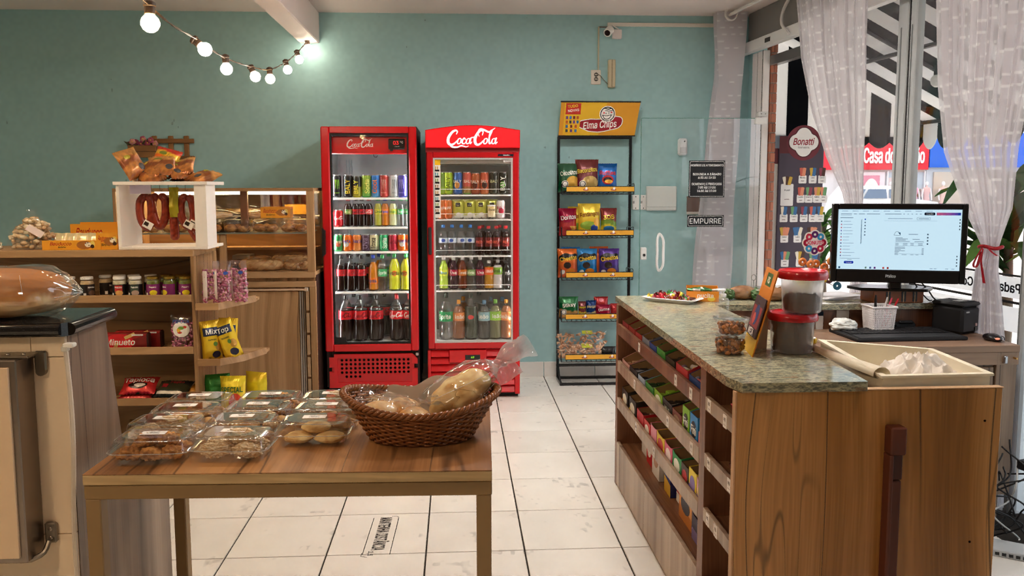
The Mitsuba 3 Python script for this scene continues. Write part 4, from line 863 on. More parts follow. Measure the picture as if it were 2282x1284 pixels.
solo(MB().add(bx(-1.76, -1.42, 5.60, 5.80, 1.195, 1.30, 0.006), col('#17140f')).add(bx(-1.74, -1.5, 5.595, 5.6, 1.26, 1.28, 0.001), col('#33302c')), 'black_tray', 'gloss', 'black plastic tray on the glass shelf inside the display case', 'tray')
for q, (x, w, lb) in enumerate(((-1.36, 0.18, 'left of the orange box'), (-1.62, 0.3, 'lying along the front of the black tray'))):
    k_ = thing('film_bag', 'clear bag of pale rolls in the case, ' + lb, 'bag')
    M = T(mat((x - w / 2, 5.53 + 0.1 * (q == 0), 1.30 + 0.01 * q)))
    MB().add(bag_skin([(0, 0.01), (0.03, 0.03), (w * 0.5, 0.042), (w * 0.85, 0.03), (w, 0.01)], 28, 0, 0.01, 12 + q), (1, 1, 1), True).build(k_ + '__film', 'film', to_world=M)
    MB().add(crusty(0.03, 71 + q, (w * 14, 0.9, 0.7)), tinted('#c9a172', '#ead9bd', q, 50), True, mat((w * 0.45, 0, -0.02))).build(k_ + '__rolls', 'satin', to_world=M)
cake_box((-1.235, 5.62, 1.29), 0.20, 0.075, 0.09, 0.074, 'orange cake box modelled in place of a mirror reflection inside the display case')  # added box, imitates the mirrored image of a box outside the case
# lower level
def braided(loc, R_, r, seed, label, arc=(0.0, 2 * PI), s=1.0):
    k_ = thing('bread_ring', label, 'bread'); n = 60; a = np.linspace(arc[0], arc[1], n)
    P = np.stack([R_ * 1.9 * np.cos(a), R_ * np.sin(a), 0 * a + r], -1)
    m = MB()
    for ph in (0, 2.1, 4.2):
        q = a * 5 + ph
        m.add(tube(P + np.stack([np.cos(a) * np.cos(q), np.sin(a) * np.cos(q), np.sin(q)], -1) * r * 0.5, r * 0.62, 9, False), tinted('#b3743a', '#e7c48d', seed, 40), True)
    M = T(mat(loc)); m.build(k_ + '__braid', 'satin', to_world=M)
    f = bag_skin([(-R_ * 2.2, 0.012), (-R_ * 1.9, r * 1.6), (0, r * 2.2), (R_ * 1.9, r * 1.7), (R_ * 2.2, r * 0.8), (R_ * 2.6, r * 1.1)], 32, 0, 0.01, seed, 1.0)
    v, ff = f; v = v * [1, 2.0, 0.8] + [0, 0, r * 1.2]
    MB().add((v, ff), (1, 1, 1), True).build(k_ + '__film', 'film', to_world=M)
braided((-1.345, 5.60, 0.938), 0.062, 0.032, 5, 'plaited golden bread ring in film at the bottom of the display case')
braided((-1.16, 5.72, 0.962), 0.06, 0.028, 6, 'darker plaited bread in film behind the golden bread ring')
braided((-1.09, 5.60, 0.938), 0.042, 0.026, 7, 'bagged brown bread beside the oak end post at the case bottom')
solo(MB().add(crusty(0.045, 91, (1.4, 0.8, 0.8)), tinted('#6b3d1c', '#9c642f', 3, 40), True), 'bread_roll', 'satin', 'dark loaf lying behind the inner oak post at the case bottom', 'bread', to_world=T(mat((-1.50, 5.72, 0.932))))
solo(MB().add(bx(-1.56, -1.44, 5.66, 5.80, 1.0, 1.03, 0.004), col('#a9a6a0')).add(bx(-1.56, -1.44, 5.66, 5.80, 0.932, 0.955, 0.004), col('#2b2622')), 'bread_tin', 'metal', 'shallow metal baking tin at the bottom of the case beside the inner post', 'tin')
# ------------------------------------------------------------------ lettering of the soft drink signs: pen strokes
def ring(cx, cy, rx, ry, sl, w):
    a = np.linspace(0.2, 0.2 + 2 * PI, 14); return stroke(np.stack([cx + rx * np.cos(a) + sl * ry * np.sin(a), cy + ry * np.sin(a)], -1), [w, w * 0.6, w, w * 0.6, w], 30)
def script_logo():
    S = [stroke([(2.55, 2.5), (2.75, 3.05), (2.3, 3.3), (1.5, 2.8), (0.78, 1.7), (0.72, 0.65), (1.3, 0.15), (2.1, 0.45), (2.6, 1.0)], [0.2, 0.3, 0.5, 0.62, 0.6, 0.4, 0.2]),
         stroke([(0.85, 0.5), (1.5, -0.25), (2.6, -0.4), (3.6, -0.05), (4.6, -0.3), (5.2, -0.1)], [0.3, 0.42, 0.34, 0.3, 0.22, 0.1]),
         ring(3.15, 0.95, 0.40, 0.60, 0.25, 0.36), stroke([(4.5, 1.35), (4.25, 1.6), (3.85, 1.1), (3.85, 0.5), (4.25, 0.38), (4.65, 0.85)], [0.28, 0.3, 0.36, 0.36, 0.25, 0.14], 30),
         ring(5.1, 0.95, 0.40, 0.58, 0.25, 0.34), stroke([(5.72, 1.6), (5.52, 0.9), (5.6, 0.42), (5.95, 0.8)], [0.34, 0.34, 0.3, 0.14], 24), stroke([(5.95, 1.75), (6.4, 1.8)], [0.26, 0.26], 8),
         stroke([(8.25, 2.3), (8.45, 3.0), (8.0, 3.3), (7.3, 2.8), (6.7, 1.7), (6.66, 0.65), (7.2, 0.15), (7.95, 0.5), (8.35, 1.0)], [0.2, 0.3, 0.5, 0.62, 0.6, 0.4, 0.2]),
         stroke([(7.55, 2.0), (7.3, 2.9), (7.8, 3.62), (8.8, 3.35), (9.7, 2.95), (10.5, 3.4), (11.1, 3.85)], [0.16, 0.24, 0.3, 0.42, 0.4, 0.24, 0.1]),
         ring(8.95, 0.95, 0.40, 0.60, 0.25, 0.36), stroke([(9.45, 0.9), (10.05, 2.2), (10.4, 3.1), (10.2, 3.3), (9.85, 2.2), (9.75, 0.75), (9.95, 0.42), (10.3, 0.85)], [0.12, 0.2, 0.24, 0.24, 0.34, 0.36, 0.3, 0.14]),
         ring(10.75, 0.95, 0.40, 0.58, 0.25, 0.34), stroke([(11.35, 1.6), (11.15, 0.9), (11.22, 0.42), (11.6, 0.8)], [0.34, 0.34, 0.3, 0.14], 24)]
    g = union_all(S).simplify(0.02); x0, y0, x1, y1 = g.bounds
    return affinity.translate(affinity.scale(g, 1 / (x1 - x0), 1 / (x1 - x0), origin=(0, 0)), -(x0 + x1) / 2 / (x1 - x0), -(y0 + y1) / 2 / (x1 - x0))
LOGO = script_logo(); LOGO_S = LOGO.simplify(0.004)
RED = col('#c4141c'); WHITE = col('#f4f2ee')

# ------------------------------------------------------------------ drinks
def cyl_wrap(m, mesh, R, z, c, th0=-PI / 2, lift=0.0006):
    v, f = mesh; th = th0 + v[:, 0] / R; rr = R + lift + v[:, 2]
    m.add((np.stack([rr * np.cos(th), rr * np.sin(th), z + v[:, 1]], -1), f), col(c) if isinstance(c, str) else c, False)
def upright(g):
    v, f = g; return np.stack([-v[:, 1], v[:, 0], v[:, 2]], -1), f
def can(H, R, base, top=None, words='', wc='#f2f0ea', vert=False, accent=None, logo=False, split=0.35):
    m = MB(); b, t = col(base), col(top or base)
    def cf(v): return np.where(v[:, 2:3] < H * split, t, b)
    m.add(lathe([(0, 0.004), (R * 0.72, 0.0), (R * 0.78, 0.002), (R, 0.01), (R, H * split), (R, H * split + 0.0004), (R, H - 0.016), (R * 0.84, H - 0.005)], 20), cf, 40)
    if accent: cyl_wrap(m, dens(slab(oval(R * 0.62, H * 0.16), 0, 0.0003), 0.007), R, H * 0.42, accent, lift=0.0004)
    if logo: cyl_wrap(m, dens(slab(affinity.scale(LOGO_S, R * 2.3, R * 2.3, origin=(0, 0)), 0, 0.0003), 0.008), R, H * 0.52, wc)
    elif words:
        g = text(words, R * (0.95 if vert else 0.62), 0.0004, True, fit=H * 0.62 if vert else R * 2.0)
        cyl_wrap(m, dens(upright(g) if vert else g, 0.01), R, H * (0.48 if vert else 0.58), wc)
    kit = {'body': m.shape('foil')}
    kit['lid'] = MB().add(lathe([(R * 0.84, H - 0.005), (R * 0.85, H), (R * 0.80, H), (R * 0.78, H - 0.004), (0, H - 0.004)], 20), col('#c9cacb'), 30).shape('metal')
    return kit
def monster(H, R, base, claw):
    kit = can(H, R, base)
    m = MB().add(lathe([(0, 0.004), (R * 0.72, 0.0), (R * 0.78, 0.002), (R, 0.01), (R, H - 0.016), (R * 0.84, H - 0.005)], 20), col(base), 40)
    g = union_all([stroke([(-0.011 + q * 0.011, 0.03), (-0.009 + q * 0.011, 0.0), (-0.011 + q * 0.012, -0.03 - 0.006 * (q == 1))], [0.006, 0.0042, 0.002], 12) for q in range(3)])
    cyl_wrap(m, dens(slab(g, 0, 0.0003), 0.008), R, H * 0.58, claw)
    cyl_wrap(m, text('ENERGY', 0.007, 0.0003, True, fit=R * 1.5), R, H * 0.2, claw)
    kit['body'] = m.shape('foil'); return kit
def pet(H, R, liquid, cap, label=None, words='', wc='#f2f0ea', fill=0.8, lz=(0.42, 0.62), waist=0.93, logo=False, clear=False, shoulder=0.66, patch=None):
    rn = 0.0125; kit = {}
    P = [(0, 0.006), (R * 0.55, 0.0), (R * 0.86, 0.003), (R, 0.05 * H), (R, lz[0] * H * 0.72), (R * waist, lz[0] * H * 0.88), (R * 0.99, lz[0] * H), (R * 0.99, lz[1] * H), (R, lz[1] * H + 0.004), (R * 0.95, shoulder * H + 0.02 * H), (R * 0.74, (shoulder + 0.11) * H), (R * 0.46, (shoulder + 0.19) * H), (rn * 1.05, (shoulder + 0.25) * H), (rn, 0.945 * H)]
    P = sorted(P, key=lambda p: p[1]) if False else P
    z = np.array([p[1] for p in P]); r = np.array([p[0] for p in P])
    if clear:
        kit['bottle'] = MB().add(lathe(P, 20), (1, 1, 1), 50).shape('bottle_plastic')
        zf = np.r_[z[z < fill * H], fill * H]; rf = np.interp(zf, z, r) * 0.95
        kit['drink'] = MB().add(lathe([(a, b + 0.001) for a, b in zip(rf, zf)], 20), (1, 1, 1), 50).shape('film')
    else:
        zf = np.r_[z[z < fill * H], fill * H]; rf = np.interp(zf, z, r)
        kit['drink'] = MB().add(lathe([*zip(rf, zf), (0, fill * H)], 20), col(liquid), 50).shape('liquid')
        zu = np.r_[fill * H, z[z > fill * H]]; ru = np.interp(zu, z, r)
        kit['neck'] = MB().add(lathe(list(zip(ru, zu)), 20), (1, 1, 1), 50).shape('bottle_plastic')
    kit['cap'] = MB().add(lathe([(rn + 0.002, 0.915 * H), (rn + 0.002, 0.985 * H), (rn, H), (0, H)], 14), col(cap), 40).add(lathe([(rn + 0.001, 0.895 * H), (rn + 0.0035, 0.9 * H), (rn + 0.001, 0.905 * H)], 14), col(cap), 40).shape('gloss')
    if label:
        m = MB(); Rl = R * 0.995 + 0.0006
        m.add(lathe([(Rl, lz[0] * H + 0.002), (Rl, lz[1] * H - 0.002)], 20), col(label), 60)
        if logo: cyl_wrap(m, dens(slab(affinity.scale(LOGO_S, R * 2.2, R * 2.2, origin=(0, 0)), 0, 0.0003), 0.009), Rl, (lz[0] + lz[1]) / 2 * H, wc)
        elif words: cyl_wrap(m, dens(text(words, min(R * 0.62, (lz[1] - lz[0]) * H * 0.5), 0.0004, True, fit=R * 1.9), 0.01), Rl, (lz[0] + lz[1]) / 2 * H, wc)
        if patch: cyl_wrap(m, dens(slab(oval(R * 0.5, (lz[1] - lz[0]) * H * 0.3), 0, 0.0003), 0.008), Rl, (lz[0] + lz[1]) / 2 * H, patch, lift=0.0003)
        kit['label'] = m.shape('gloss')
    return kit
COLA = '#150806'
K = {}
K['m1'], K['baly1'] = monster(0.157, 0.033, '#101213', '#9be03a'), can(0.157, 0.033, '#14120f', None, 'BALY', '#e5c93a', True)
K['yel'] = can(0.150, 0.033, '#26251f', '#b9b12a', 'BALY', '#e8dc4a', True, None, False, 0.5)
K['grn'], K['blu'], K['red'] = can(0.157, 0.033, '#8fae3e', '#4c9a46', 'Soda', '#e8e27a', True), can(0.157, 0.033, '#2f6fb4', '#5fa4cc', 'Cool', '#e06a3a', True), monster(0.157, 0.033, '#a83a32', '#e0b6a8')
K['whi'], K['pur'] = monster(0.157, 0.033, '#c9cccc', '#6e7478'), monster(0.157, 0.033, '#4a44a0', '#b9b4e8')
K['coke_can'] = can(0.118, 0.033, '#c01820', None, '', '#f4f0ee', logo=True)
K['s_guar'] = pet(0.20, 0.027, '#1c0b06', '#c8202a', '#7a8a4a', 'Guaraná', '#e6e2a0', patch='#2d7a35')
K['s_coke'] = pet(0.20, 0.027, COLA, '#1b1414', '#b01c24', '', '#2a0a0a', logo=True); K['s_cokr'] = pet(0.20, 0.027, COLA, '#c3282c', '#c3403e', '', '#f0e8e4', logo=True)
K['s_lime'] = pet(0.20, 0.027, '#a7a93e', '#2e8a44', '#c9c23a', 'Lime', '#3a6a2a'); K['s_oran'] = pet(0.20, 0.027, '#b5691a', '#2838b0', '#d8782a', 'Fanta', '#2838b0', patch='#e8a25a')
K['s_lim2'] = pet(0.20, 0.027, '#c9cc9a', '#2f9a50', '#c8c845', 'Limão', '#3a7a34'); K['s_spri'] = pet(0.20, 0.027, '', '#2f9a50', '#3aa05c', 'Soda', '#eef2ec', clear=True)
K['c_guar'] = can(0.118, 0.033, '#2f8a4a', '#3c9a58', 'Guaraná', '#e8e2c0', False, '#b0533a'); K['c_fant'] = can(0.118, 0.033, '#e0701e', None, 'FANTA', '#26348a', False, '#e8e4dc')
K['c_oran'] = can(0.118, 0.033, '#d9823a', '#e09a5a', 'FANTA', '#26348a'); K['c_dark'] = can(0.118, 0.033, '#3a2030', None, 'Uva', '#8a7a90', True); K['c_tonic'] = can(0.118, 0.033, '#d8d2a8', '#1c1a14', 'Tônica', '#2a2418', True, None, False, 0.3)
K['c_spri'] = can(0.118, 0.033, '#1f8a54', None, 'Sprite', '#eaf2ea', True, '#3aa870'); K['c_cher'] = can(0.118, 0.033, '#8e1a2a', None, '', '#5a0e1a', logo=True)
K['m_coke'] = pet(0.255, 0.034, COLA, '#191313', '#b8242a', '', '#7a1418', logo=True, fill=0.72); K['m_fant'] = pet(0.255, 0.034, '#c0761c', '#2540b4', '#d9711e', 'Fanta', '#2a2e5a', lz=(0.2, 0.38), shoulder=0.6)
K['m_spri'] = pet(0.255, 0.034, '', '#3aa858', '#3f9a60', 'Sprite', '#f0f4ee', clear=True, lz=(0.40, 0.62)); K['m_lime'] = pet(0.262, 0.038, '#c9d02a', '#2ea04e', '#cfd23a', 'Antarctica', '#2a4a24', fill=0.86, lz=(0.36, 0.6), patch='#e0722e')
K['l_coke'] = pet(0.325, 0.052, COLA, '#191313', '#c8242c', '', '#6a0c12', logo=True, fill=0.70, lz=(0.52, 0.74) if False else (0.48, 0.68), shoulder=0.68); K['l_cokr'] = pet(0.325, 0.052, COLA, '#cf2e30', '#c8242c', '', '#f4eeea', logo=True, fill=0.72, lz=(0.48, 0.68), shoulder=0.68)
FY = 5.70
def fx(p): return -0.808 + (p - 760) * 0.00316
def gx(p): return 0.100 + (p - 1050) * 0.00316
SHELF = {1: 1.427, 2: 1.223, 3: 1.051, 4: 0.768, 5: 0.412}
def row(fridge, level, x_of, z, items, what, group):
    n = len(items)
    for q, it in enumerate(items):
        kd, p, desc = it[:3]; y = it[3] if len(it) > 3 else FY
        put(K[kd], 'drink_can' if kd in CANS else it[4] if len(it) > 4 else 'drink_bottle', mat((x_of(p) * y / FY if False else x_of(p), y, z), 0.25 * math.sin(q * 2.3 + level)), '%s, %s on %s shelf of %s refrigerator' % (desc, (ORD[q] + ' from left') if len(it) < 6 else it[5], level if isinstance(level, str) else ('top', 'second', 'third', 'fourth', 'bottom')[level - 1], fridge), 'can' if kd in CANS else 'bottle' if len(it) < 7 else it[6], group)
CANS = {'m1', 'baly1', 'yel', 'grn', 'blu', 'red', 'whi', 'pur', 'coke_can', 'c_guar', 'c_fant', 'c_oran', 'c_dark', 'c_tonic', 'c_spri', 'c_cher'}
row('left', 1, fx, SHELF[1], [('m1', 751, 'black can, green claw marks'), ('baly1', 776, 'black can with yellow lettering'), ('yel', 795.5, 'black and yellow can'), ('grn', 816, 'green yellow can'), ('blu', 836.5, 'blue can'), ('red', 855, 'red can'), ('whi', 876.5, 'white can'), ('pur', 896, 'purple can')], 'can', 'tall cans in the left refrigerator')
row('left', 2, fx, SHELF[2], [('coke_can', 753.5, 'red cola can'), ('s_guar', 775, 'dark bottle with green label'), ('s_coke', 792, 'cola bottle, black cap'), ('s_coke', 805, 'cola bottle, black cap'), ('s_cokr', 820.5, 'cola bottle, red cap'), ('s_lime', 841, 'lime soda bottle'), ('s_oran', 856.5, 'orange soda bottle, blue cap'), ('s_lim2', 873.5, 'pale lime soda bottle'), ('s_spri', 891, 'clear soda bottle, green cap'), ('s_spri', 906, 'clear soda bottle, green cap')], 'bottle', 'small bottles in the left refrigerator')
row('left', 3, fx, SHELF[3], [('c_guar', 752, 'green can'), ('c_fant', 772, 'orange can'), ('c_oran', 793, 'pale orange can'), ('c_dark', 813, 'dark purple can'), ('c_tonic', 830.5, 'cream and black can'), ('c_spri', 852.5, 'green can'), ('c_cher', 872.5, 'dark red can'), ('c_fant', 893, 'orange can'), ('c_fant', 910, 'orange can')], 'can', 'short cans in the left refrigerator')
row('left', 4, fx, SHELF[4], [('m_coke', 757, 'cola bottle, black cap'), ('m_coke', 779, 'cola bottle, black cap'), ('m_coke', 801.5, 'cola bottle, black cap'), ('m_fant', 828, 'orange soda bottle, blue cap'), ('m_spri', 848, 'clear soda bottle, green cap'), ('m_lime', 875, 'big lime yellow bottle'), ('m_lime', 900.5, 'big lime yellow bottle')], 'bottle', 'medium bottles in the left refrigerator')
for q, (kd, p, d) in enumerate((('m_coke', 767, 'cola bottle'), ('m_coke', 788, 'cola bottle'), ('m_coke', 811, 'cola bottle'), ('m_fant', 836, 'orange soda bottle'), ('m_spri', 858, 'clear soda bottle'), ('m_lime', 905, 'lime yellow bottle'))):
    put(K[kd], 'drink_bottle', mat((fx(p), 5.86, SHELF[4])), '%s in the rear row, %s behind the fourth shelf\'s front bottles, left refrigerator' % (d, ORD[q]), 'bottle', 'rear medium bottles in the left refrigerator')
row('left', 5, fx, SHELF[5], [('l_coke', 765, 'large cola bottle, black cap'), ('l_coke', 797, 'large cola bottle, black cap'), ('l_coke', 832, 'large cola bottle, black cap'), ('l_cokr', 879, 'large cola bottle, red cap'), ('l_cokr', 908, 'large cola bottle, red cap')], 'bottle', 'large bottles in the left refrigerator')
for q, (kd, p) in enumerate((('l_coke', 777), ('l_coke', 814), ('l_coke', 846), ('l_cokr', 874), ('l_cokr', 903))):
    put(K[kd], 'drink_bottle', mat((fx(p), 5.87, SHELF[5])), 'large cola bottle in the rear row of the left refrigerator\'s bottom shelf, %s' % ORD[q], 'bottle', 'rear large bottles in the left refrigerator')

# ------------------------------------------------------------------ left refrigerator
k = thing('refrigerator', 'tall red drinks refrigerator with 03 display inside, the left of the two', 'refrigerator')
X0, X1, Z1 = -0.925, -0.272, 1.912
dark = col('#241313'); gray = col('#c9ced0')
m = MB()
for b in ((X0, X0 + 0.035, 5.645, 6.2, 0.09, Z1), (X1 - 0.035, X1, 5.645, 6.2, 0.09, Z1), (X0 + 0.035, X1 - 0.035, 5.645, 6.2, Z1 - 0.045, Z1), (X0 + 0.035, X1 - 0.035, 5.645, 6.2, 0.09, 0.385)): m.add(bx(*b, 0.002), dark)
m.build(k + '__body', 'satin')
m = MB().add(bx(X0 + 0.036, X1 - 0.036, 6.13, 6.15, 0.386, Z1 - 0.046), gray)
for a, b in ((X0 + 0.0352, X0 + 0.037), (X1 - 0.037, X1 - 0.0352)): m.add(bx(a, b, 5.65, 6.13, 0.386, Z1 - 0.046), gray)
for q in range(3): m.add(bx(X0 + 0.10 + q * 0.02, X0 + 0.105 + q * 0.02, 6.12, 6.13, 1.1, 1.7), col('#a9b4ba'))
m.build(k + '__liner', 'satin')
MB().add(bx(X0 + 0.038, X1 - 0.038, 5.66, 6.12, 0.386, 0.41, 0.003), col('#d9dedd')).build(k + '__floor_pan', 'satin')
for q in (1, 2, 3, 4):
    z = SHELF[q]; m = MB().add(bx(X0 + 0.04, X1 - 0.04, 5.662, 5.672, z - 0.016, z - 0.001, 0.002), col('#f2f5f2')).add(bx(X0 + 0.04, X1 - 0.04, 6.08, 6.09, z - 0.010, z - 0.002), col('#e4e8e6'))
    for j in range(26): m.add(bx(X0 + 0.045 + j * 0.0224, X0 + 0.049 + j * 0.0224, 5.672, 6.08, z - 0.007, z - 0.002), col('#e4e8e6'))
    m.build(k + '__shelf', 'satin')
    MB().add(bx(X0 + 0.04, X0 + 0.055, 5.668, 5.70, z - 0.045, z - 0.016, 0.003), col('#eef2f0')).build(k + '__shelf_clip', 'satin')
h = k + '__header'
MB().add(bx(X0 + 0.055, X1 - 0.055, 5.662, 5.70, 1.725, 1.845, 0.006), RED).build(h, 'gloss')
MB().add(slab(affinity.scale(LOGO, 0.185, 0.185, origin=(0, 0)), 0, 0.001), col('#e9c9c6'), False, FRONT((-0.665, 5.661, 1.797))).build(h + '__lettering', 'satin')
MB().add(bx(-0.47, -0.358, 5.652, 5.664, 1.757, 1.83, 0.008), col('#0d0d0f')).add(cyl(0.011, 0, 0.02, 14), col('#141416'), 30, FRONT((-0.447, 5.652, 1.755))).build(h + '__thermostat', 'gloss')
MB().add(text('03', 0.024, 0.0008, True), col('#c41f1f'), False, FRONT((-0.418, 5.6515, 1.802))).build(h + '__digits', 'matte', emitter=emit(0.2, (1.0, 0.03, 0.03)))
MB().add(text('°C', 0.014, 0.0008, True), col('#e8e6e4'), False, FRONT((-0.378, 5.6515, 1.805))).add(text('COOLER', 0.006, 0.0008, True), col('#b8b6b4'), False, FRONT((-0.41, 5.6515, 1.777))).build(h + '__mark', 'matte')
MB().add(tube(curve([(-0.575, 5.68, 1.725), (-0.572, 5.68, 1.708), (-0.555, 5.68, 1.705), (-0.547, 5.68, 1.715)], 9), 0.003, 6), col('#2a2a2c')).build(h + '__hook', 'satin')
for q, x in enumerate((X0 + 0.04, X1 - 0.0415)):
    P = np.array([[x + 0.0007, 5.652, 0.43], [x + 0.0007, 5.664, 0.43], [x + 0.0007, 5.664, 1.70], [x + 0.0007, 5.652, 1.70]])
    MB().add((P, [[0, 1, 2, 3]] if q == 0 else [[3, 2, 1, 0]]), (0.8, 0.8, 0.8), False).build(k + '__led_strip', 'matte', emitter=emit(26.0, (0.88, 1.0, 0.97)))
# door
d = k + '__door'; DX0, DX1, DZ0, DZ1 = X0, X1 - 0.003, 0.352, Z1 - 0.002
ox0, ox1, oz0, oz1 = -0.866, -0.329, 0.402, 1.866
m = MB(); fr = 0.012
for b in ((DX0, ox0, 5.60, 5.642, DZ0, DZ1), (ox1, DX1, 5.60, 5.642, DZ0, DZ1), (ox0, ox1, 5.60, 5.642, DZ0, oz0), (ox0, ox1, 5.60, 5.642, oz1, DZ1)): m.add(bx(*b, 0.008 if b[1] - b[0] < 0.1 else 0.004), RED)
m.build(d, 'gloss'); m = MB()
for b in ((ox0, ox0 + fr, 5.612, 5.64, oz0, oz1), (ox1 - fr, ox1, 5.612, 5.64, oz0, oz1), (ox0, ox1, 5.612, 5.64, oz0, oz0 + fr), (ox0, ox1, 5.612, 5.64, oz1 - fr, oz1)): m.add(bx(*b), col('#0c0c0e'))
m.build(d + '__gasket', 'satin')
P = np.array([[ox0, 5.622, oz0], [ox1, 5.622, oz0], [ox1, 5.622, oz1], [ox0, 5.622, oz1]])
MB().add((P, [[0, 1, 2, 3]]), (1, 1, 1), False).build(d + '__glass', 'coated_pane')
MB().add(xf(slab(Polygon([(0, 0), (0.022, 0.02), (0.022, 0.18), (0, 0.20)]), 0, 0.03), FRONT((DX0 - 0.001, 5.602, 1.02))), col('#120d0d')).build(d + '__handle', 'satin')
MB().add(bx(ox0 + 0.012, ox0 + 0.085, 5.616, 5.621, oz0 + 0.012, oz0 + 0.05), col('#151517')).build(d + '__sticker', 'satin')
# perforated kick panel
holes = [(-0.815 + q * 0.0309, 0.288 - r * 0.0295) for r in range(5) for q in range(16) if not (r == 4 and (q == 0 or q > 4))]
plate = sbox(-0.905, 0.09, -0.285, 0.332).difference(union_all([Point(x, z).buffer(0.0095, 4) for x, z in holes])).difference(Polygon([(-0.33, 0.34), (-0.28, 0.34), (-0.28, 0.29)])).difference(sbox(-0.91, 0.31, -0.87, 0.34)).difference(sbox(-0.91, 0.208, -0.885, 0.236)).difference(sbox(-0.31, 0.226, -0.28, 0.256))
g = k + '__kick_panel'
MB().add(slab(plate, 0, 0.006), col('#b5161d'), 20, FRONT((0, 5.622, 0))).add(slab(sbox(-0.90, 0.092, -0.29, 0.33).difference(sbox(-0.845, 0.13, -0.325, 0.305)).difference(Polygon([(-0.335, 0.34), (-0.28, 0.34), (-0.28, 0.285)])).difference(sbox(-0.91, 0.205, -0.87, 0.24)).difference(sbox(-0.325, 0.222, -0.28, 0.26)).difference(sbox(-0.91, 0.31, -0.868, 0.34)), 0, 0.007), RED, 20, FRONT((0, 5.615, 0))).build(g, 'gloss')
MB().add(bx(-0.3, -0.278, 5.606, 5.64, 0.315, 0.337, 0.003), col('#c9c7c4')).build(g + '__hinge', 'metal')
MB().add(bx(X0 + 0.01, X1 - 0.01, 5.66, 6.19, 0.0, 0.09), col('#0e0c0c')).build(k + '__plinth', 'satin')

# ------------------------------------------------------------------ right refrigerator and its drinks
K['b_lime'] = can(0.157, 0.031, '#a6c22e', '#8fae2a', 'BALY', '#5a6a1c', True); K['b_lim2'] = can(0.157, 0.031, '#6f8a3a', '#8fae2a', '', '#4a5a1c'); K['b_blue'] = can(0.157, 0.031, '#2f5a9c', None, 'BALY', '#e6e4ea', False, '#c98a4a')
K['b_melo'] = can(0.157, 0.031, '#c2584a', '#6a8a3a', 'BALY', '#e6d8c8'); K['b_oran'] = can(0.15, 0.031, '#a85a34', '#8a3a2a', 'BALY', '#e8dcd0', False, '#5a2a20'); K['b_ora2'] = can(0.157, 0.031, '#b8553a', '#c87a4a', 'BALY', '#e8dcd0', False, '#3a201c')
K['b_blak'] = can(0.157, 0.031, '#23261e', '#2e3326', 'BALY', '#c2c69a'); K['b_bla2'] = can(0.157, 0.031, '#16180f', None, 'BALY', '#f0efe6', True, '#4a8a2a')
K['b_cora'], K['b_cher'] = can(0.135, 0.03, '#c46a30', '#b85a2a', 'Light', '#eadfcf'), can(0.13, 0.031, '#ece4e2', None, 'BALY', '#b0485a', False, '#c03048')
K['water'] = pet(0.215, 0.031, '', '#2f78c4', '#c9d6e4', '', clear=True, lz=(0.40, 0.58), patch='#34509a'); K['r_cola'] = pet(0.205, 0.0285, COLA, '#b8282e', '#5e1d1d', 'RED', '#e06a58', lz=(0.28, 0.62))
K['n_lime'] = pet(0.235, 0.031, '#b7d84a', '#eaeaea', '#cfe04a', 'Citrus', '#3a8ab0', fill=0.88); K['n_grap'] = pet(0.235, 0.031, '#2a0f1a', '#e8e8e6', '#9c1f3c', 'Uva', '#f0e4e0', fill=0.88)
K['n_oran'] = pet(0.235, 0.031, '#5a2412', '#e8e8e6', '#c06a28', 'Laranja', '#f0e4d0', fill=0.88); K['n_clea'] = pet(0.235, 0.031, '', '#e8e8e6', '#7e9a62', 'Soda', '#e8ecd8', clear=True)
K['n_juic'] = pet(0.205, 0.033, '#b07a1a', '#c9c8c4', '#e0602a', 'LARANJA', '#f4e6d6', fill=0.78, lz=(0.5, 0.78), shoulder=0.7); K['n_whit'] = pet(0.21, 0.033, '#c9c6c4', '#b9bab8', '#7aa83e', 'Limão', '#2a3a20', fill=0.82, lz=(0.5, 0.76), shoulder=0.7)
K['n_blac'] = pet(0.22, 0.028, '#0e0b0b', '#171515', '#1e1e20', 'TEA', '#e2e2e2', fill=0.86)
K['w_spri'] = pet(0.335, 0.05, '', '#17241c', '#1f8a50', 'Sprite', '#e6efe6', clear=True, lz=(0.40, 0.62)); K['w_oran'] = pet(0.285, 0.044, '#7a4a28', '#e09a2e', '#dd8a4c', 'leão', '#f0e0d0', lz=(0.48, 0.70), fill=0.84); K['w_guar'] = pet(0.33, 0.046, '#2a3324', '#20342a', '#24382c', '', lz=(0.42, 0.58), patch='#c23a36', fill=0.72)
K['w_blue'] = pet(0.28, 0.044, '#3a3a34', '#4a7a96', '#8fb4bc', 'leão', '#f0efe6', lz=(0.48, 0.72), fill=0.84); K['w_gree'] = pet(0.285, 0.044, '#5a5a3a', '#6aa83a', '#8cbf3c', 'leão', '#eef2e4', lz=(0.48, 0.72), fill=0.84)
CANS |= {'b_lime', 'b_lim2', 'b_blue', 'b_melo', 'b_oran', 'b_ora2', 'b_blak', 'b_bla2', 'b_cora', 'b_cher'}
GZ = {1: 1.446, 2: 1.275, 3: 1.018, 4: 0.772, 5: 0.412}
row('right', 1, gx, GZ[1], [('b_lim2', 984, 'olive can'), ('b_lime', 999.5, 'lime green can'), ('b_blue', 1020.5, 'blue can with fruit'), ('b_melo', 1041, 'coral can with green foot'), ('b_oran', 1060, 'rust can'), ('b_ora2', 1080, 'orange red can'), ('b_blak', 1100, 'black can, pale lettering'), ('b_bla2', 1122, 'black can, upright white lettering')], 'can', 'tall cans in the right refrigerator')
row('right', 2, gx, GZ[2], [('b_cora', 984, 'orange can'), ('b_cora', 998, 'orange can'), ('b_cher', 1116, 'white can with cherries')], 'can', 'cans on the second shelf of the right refrigerator')
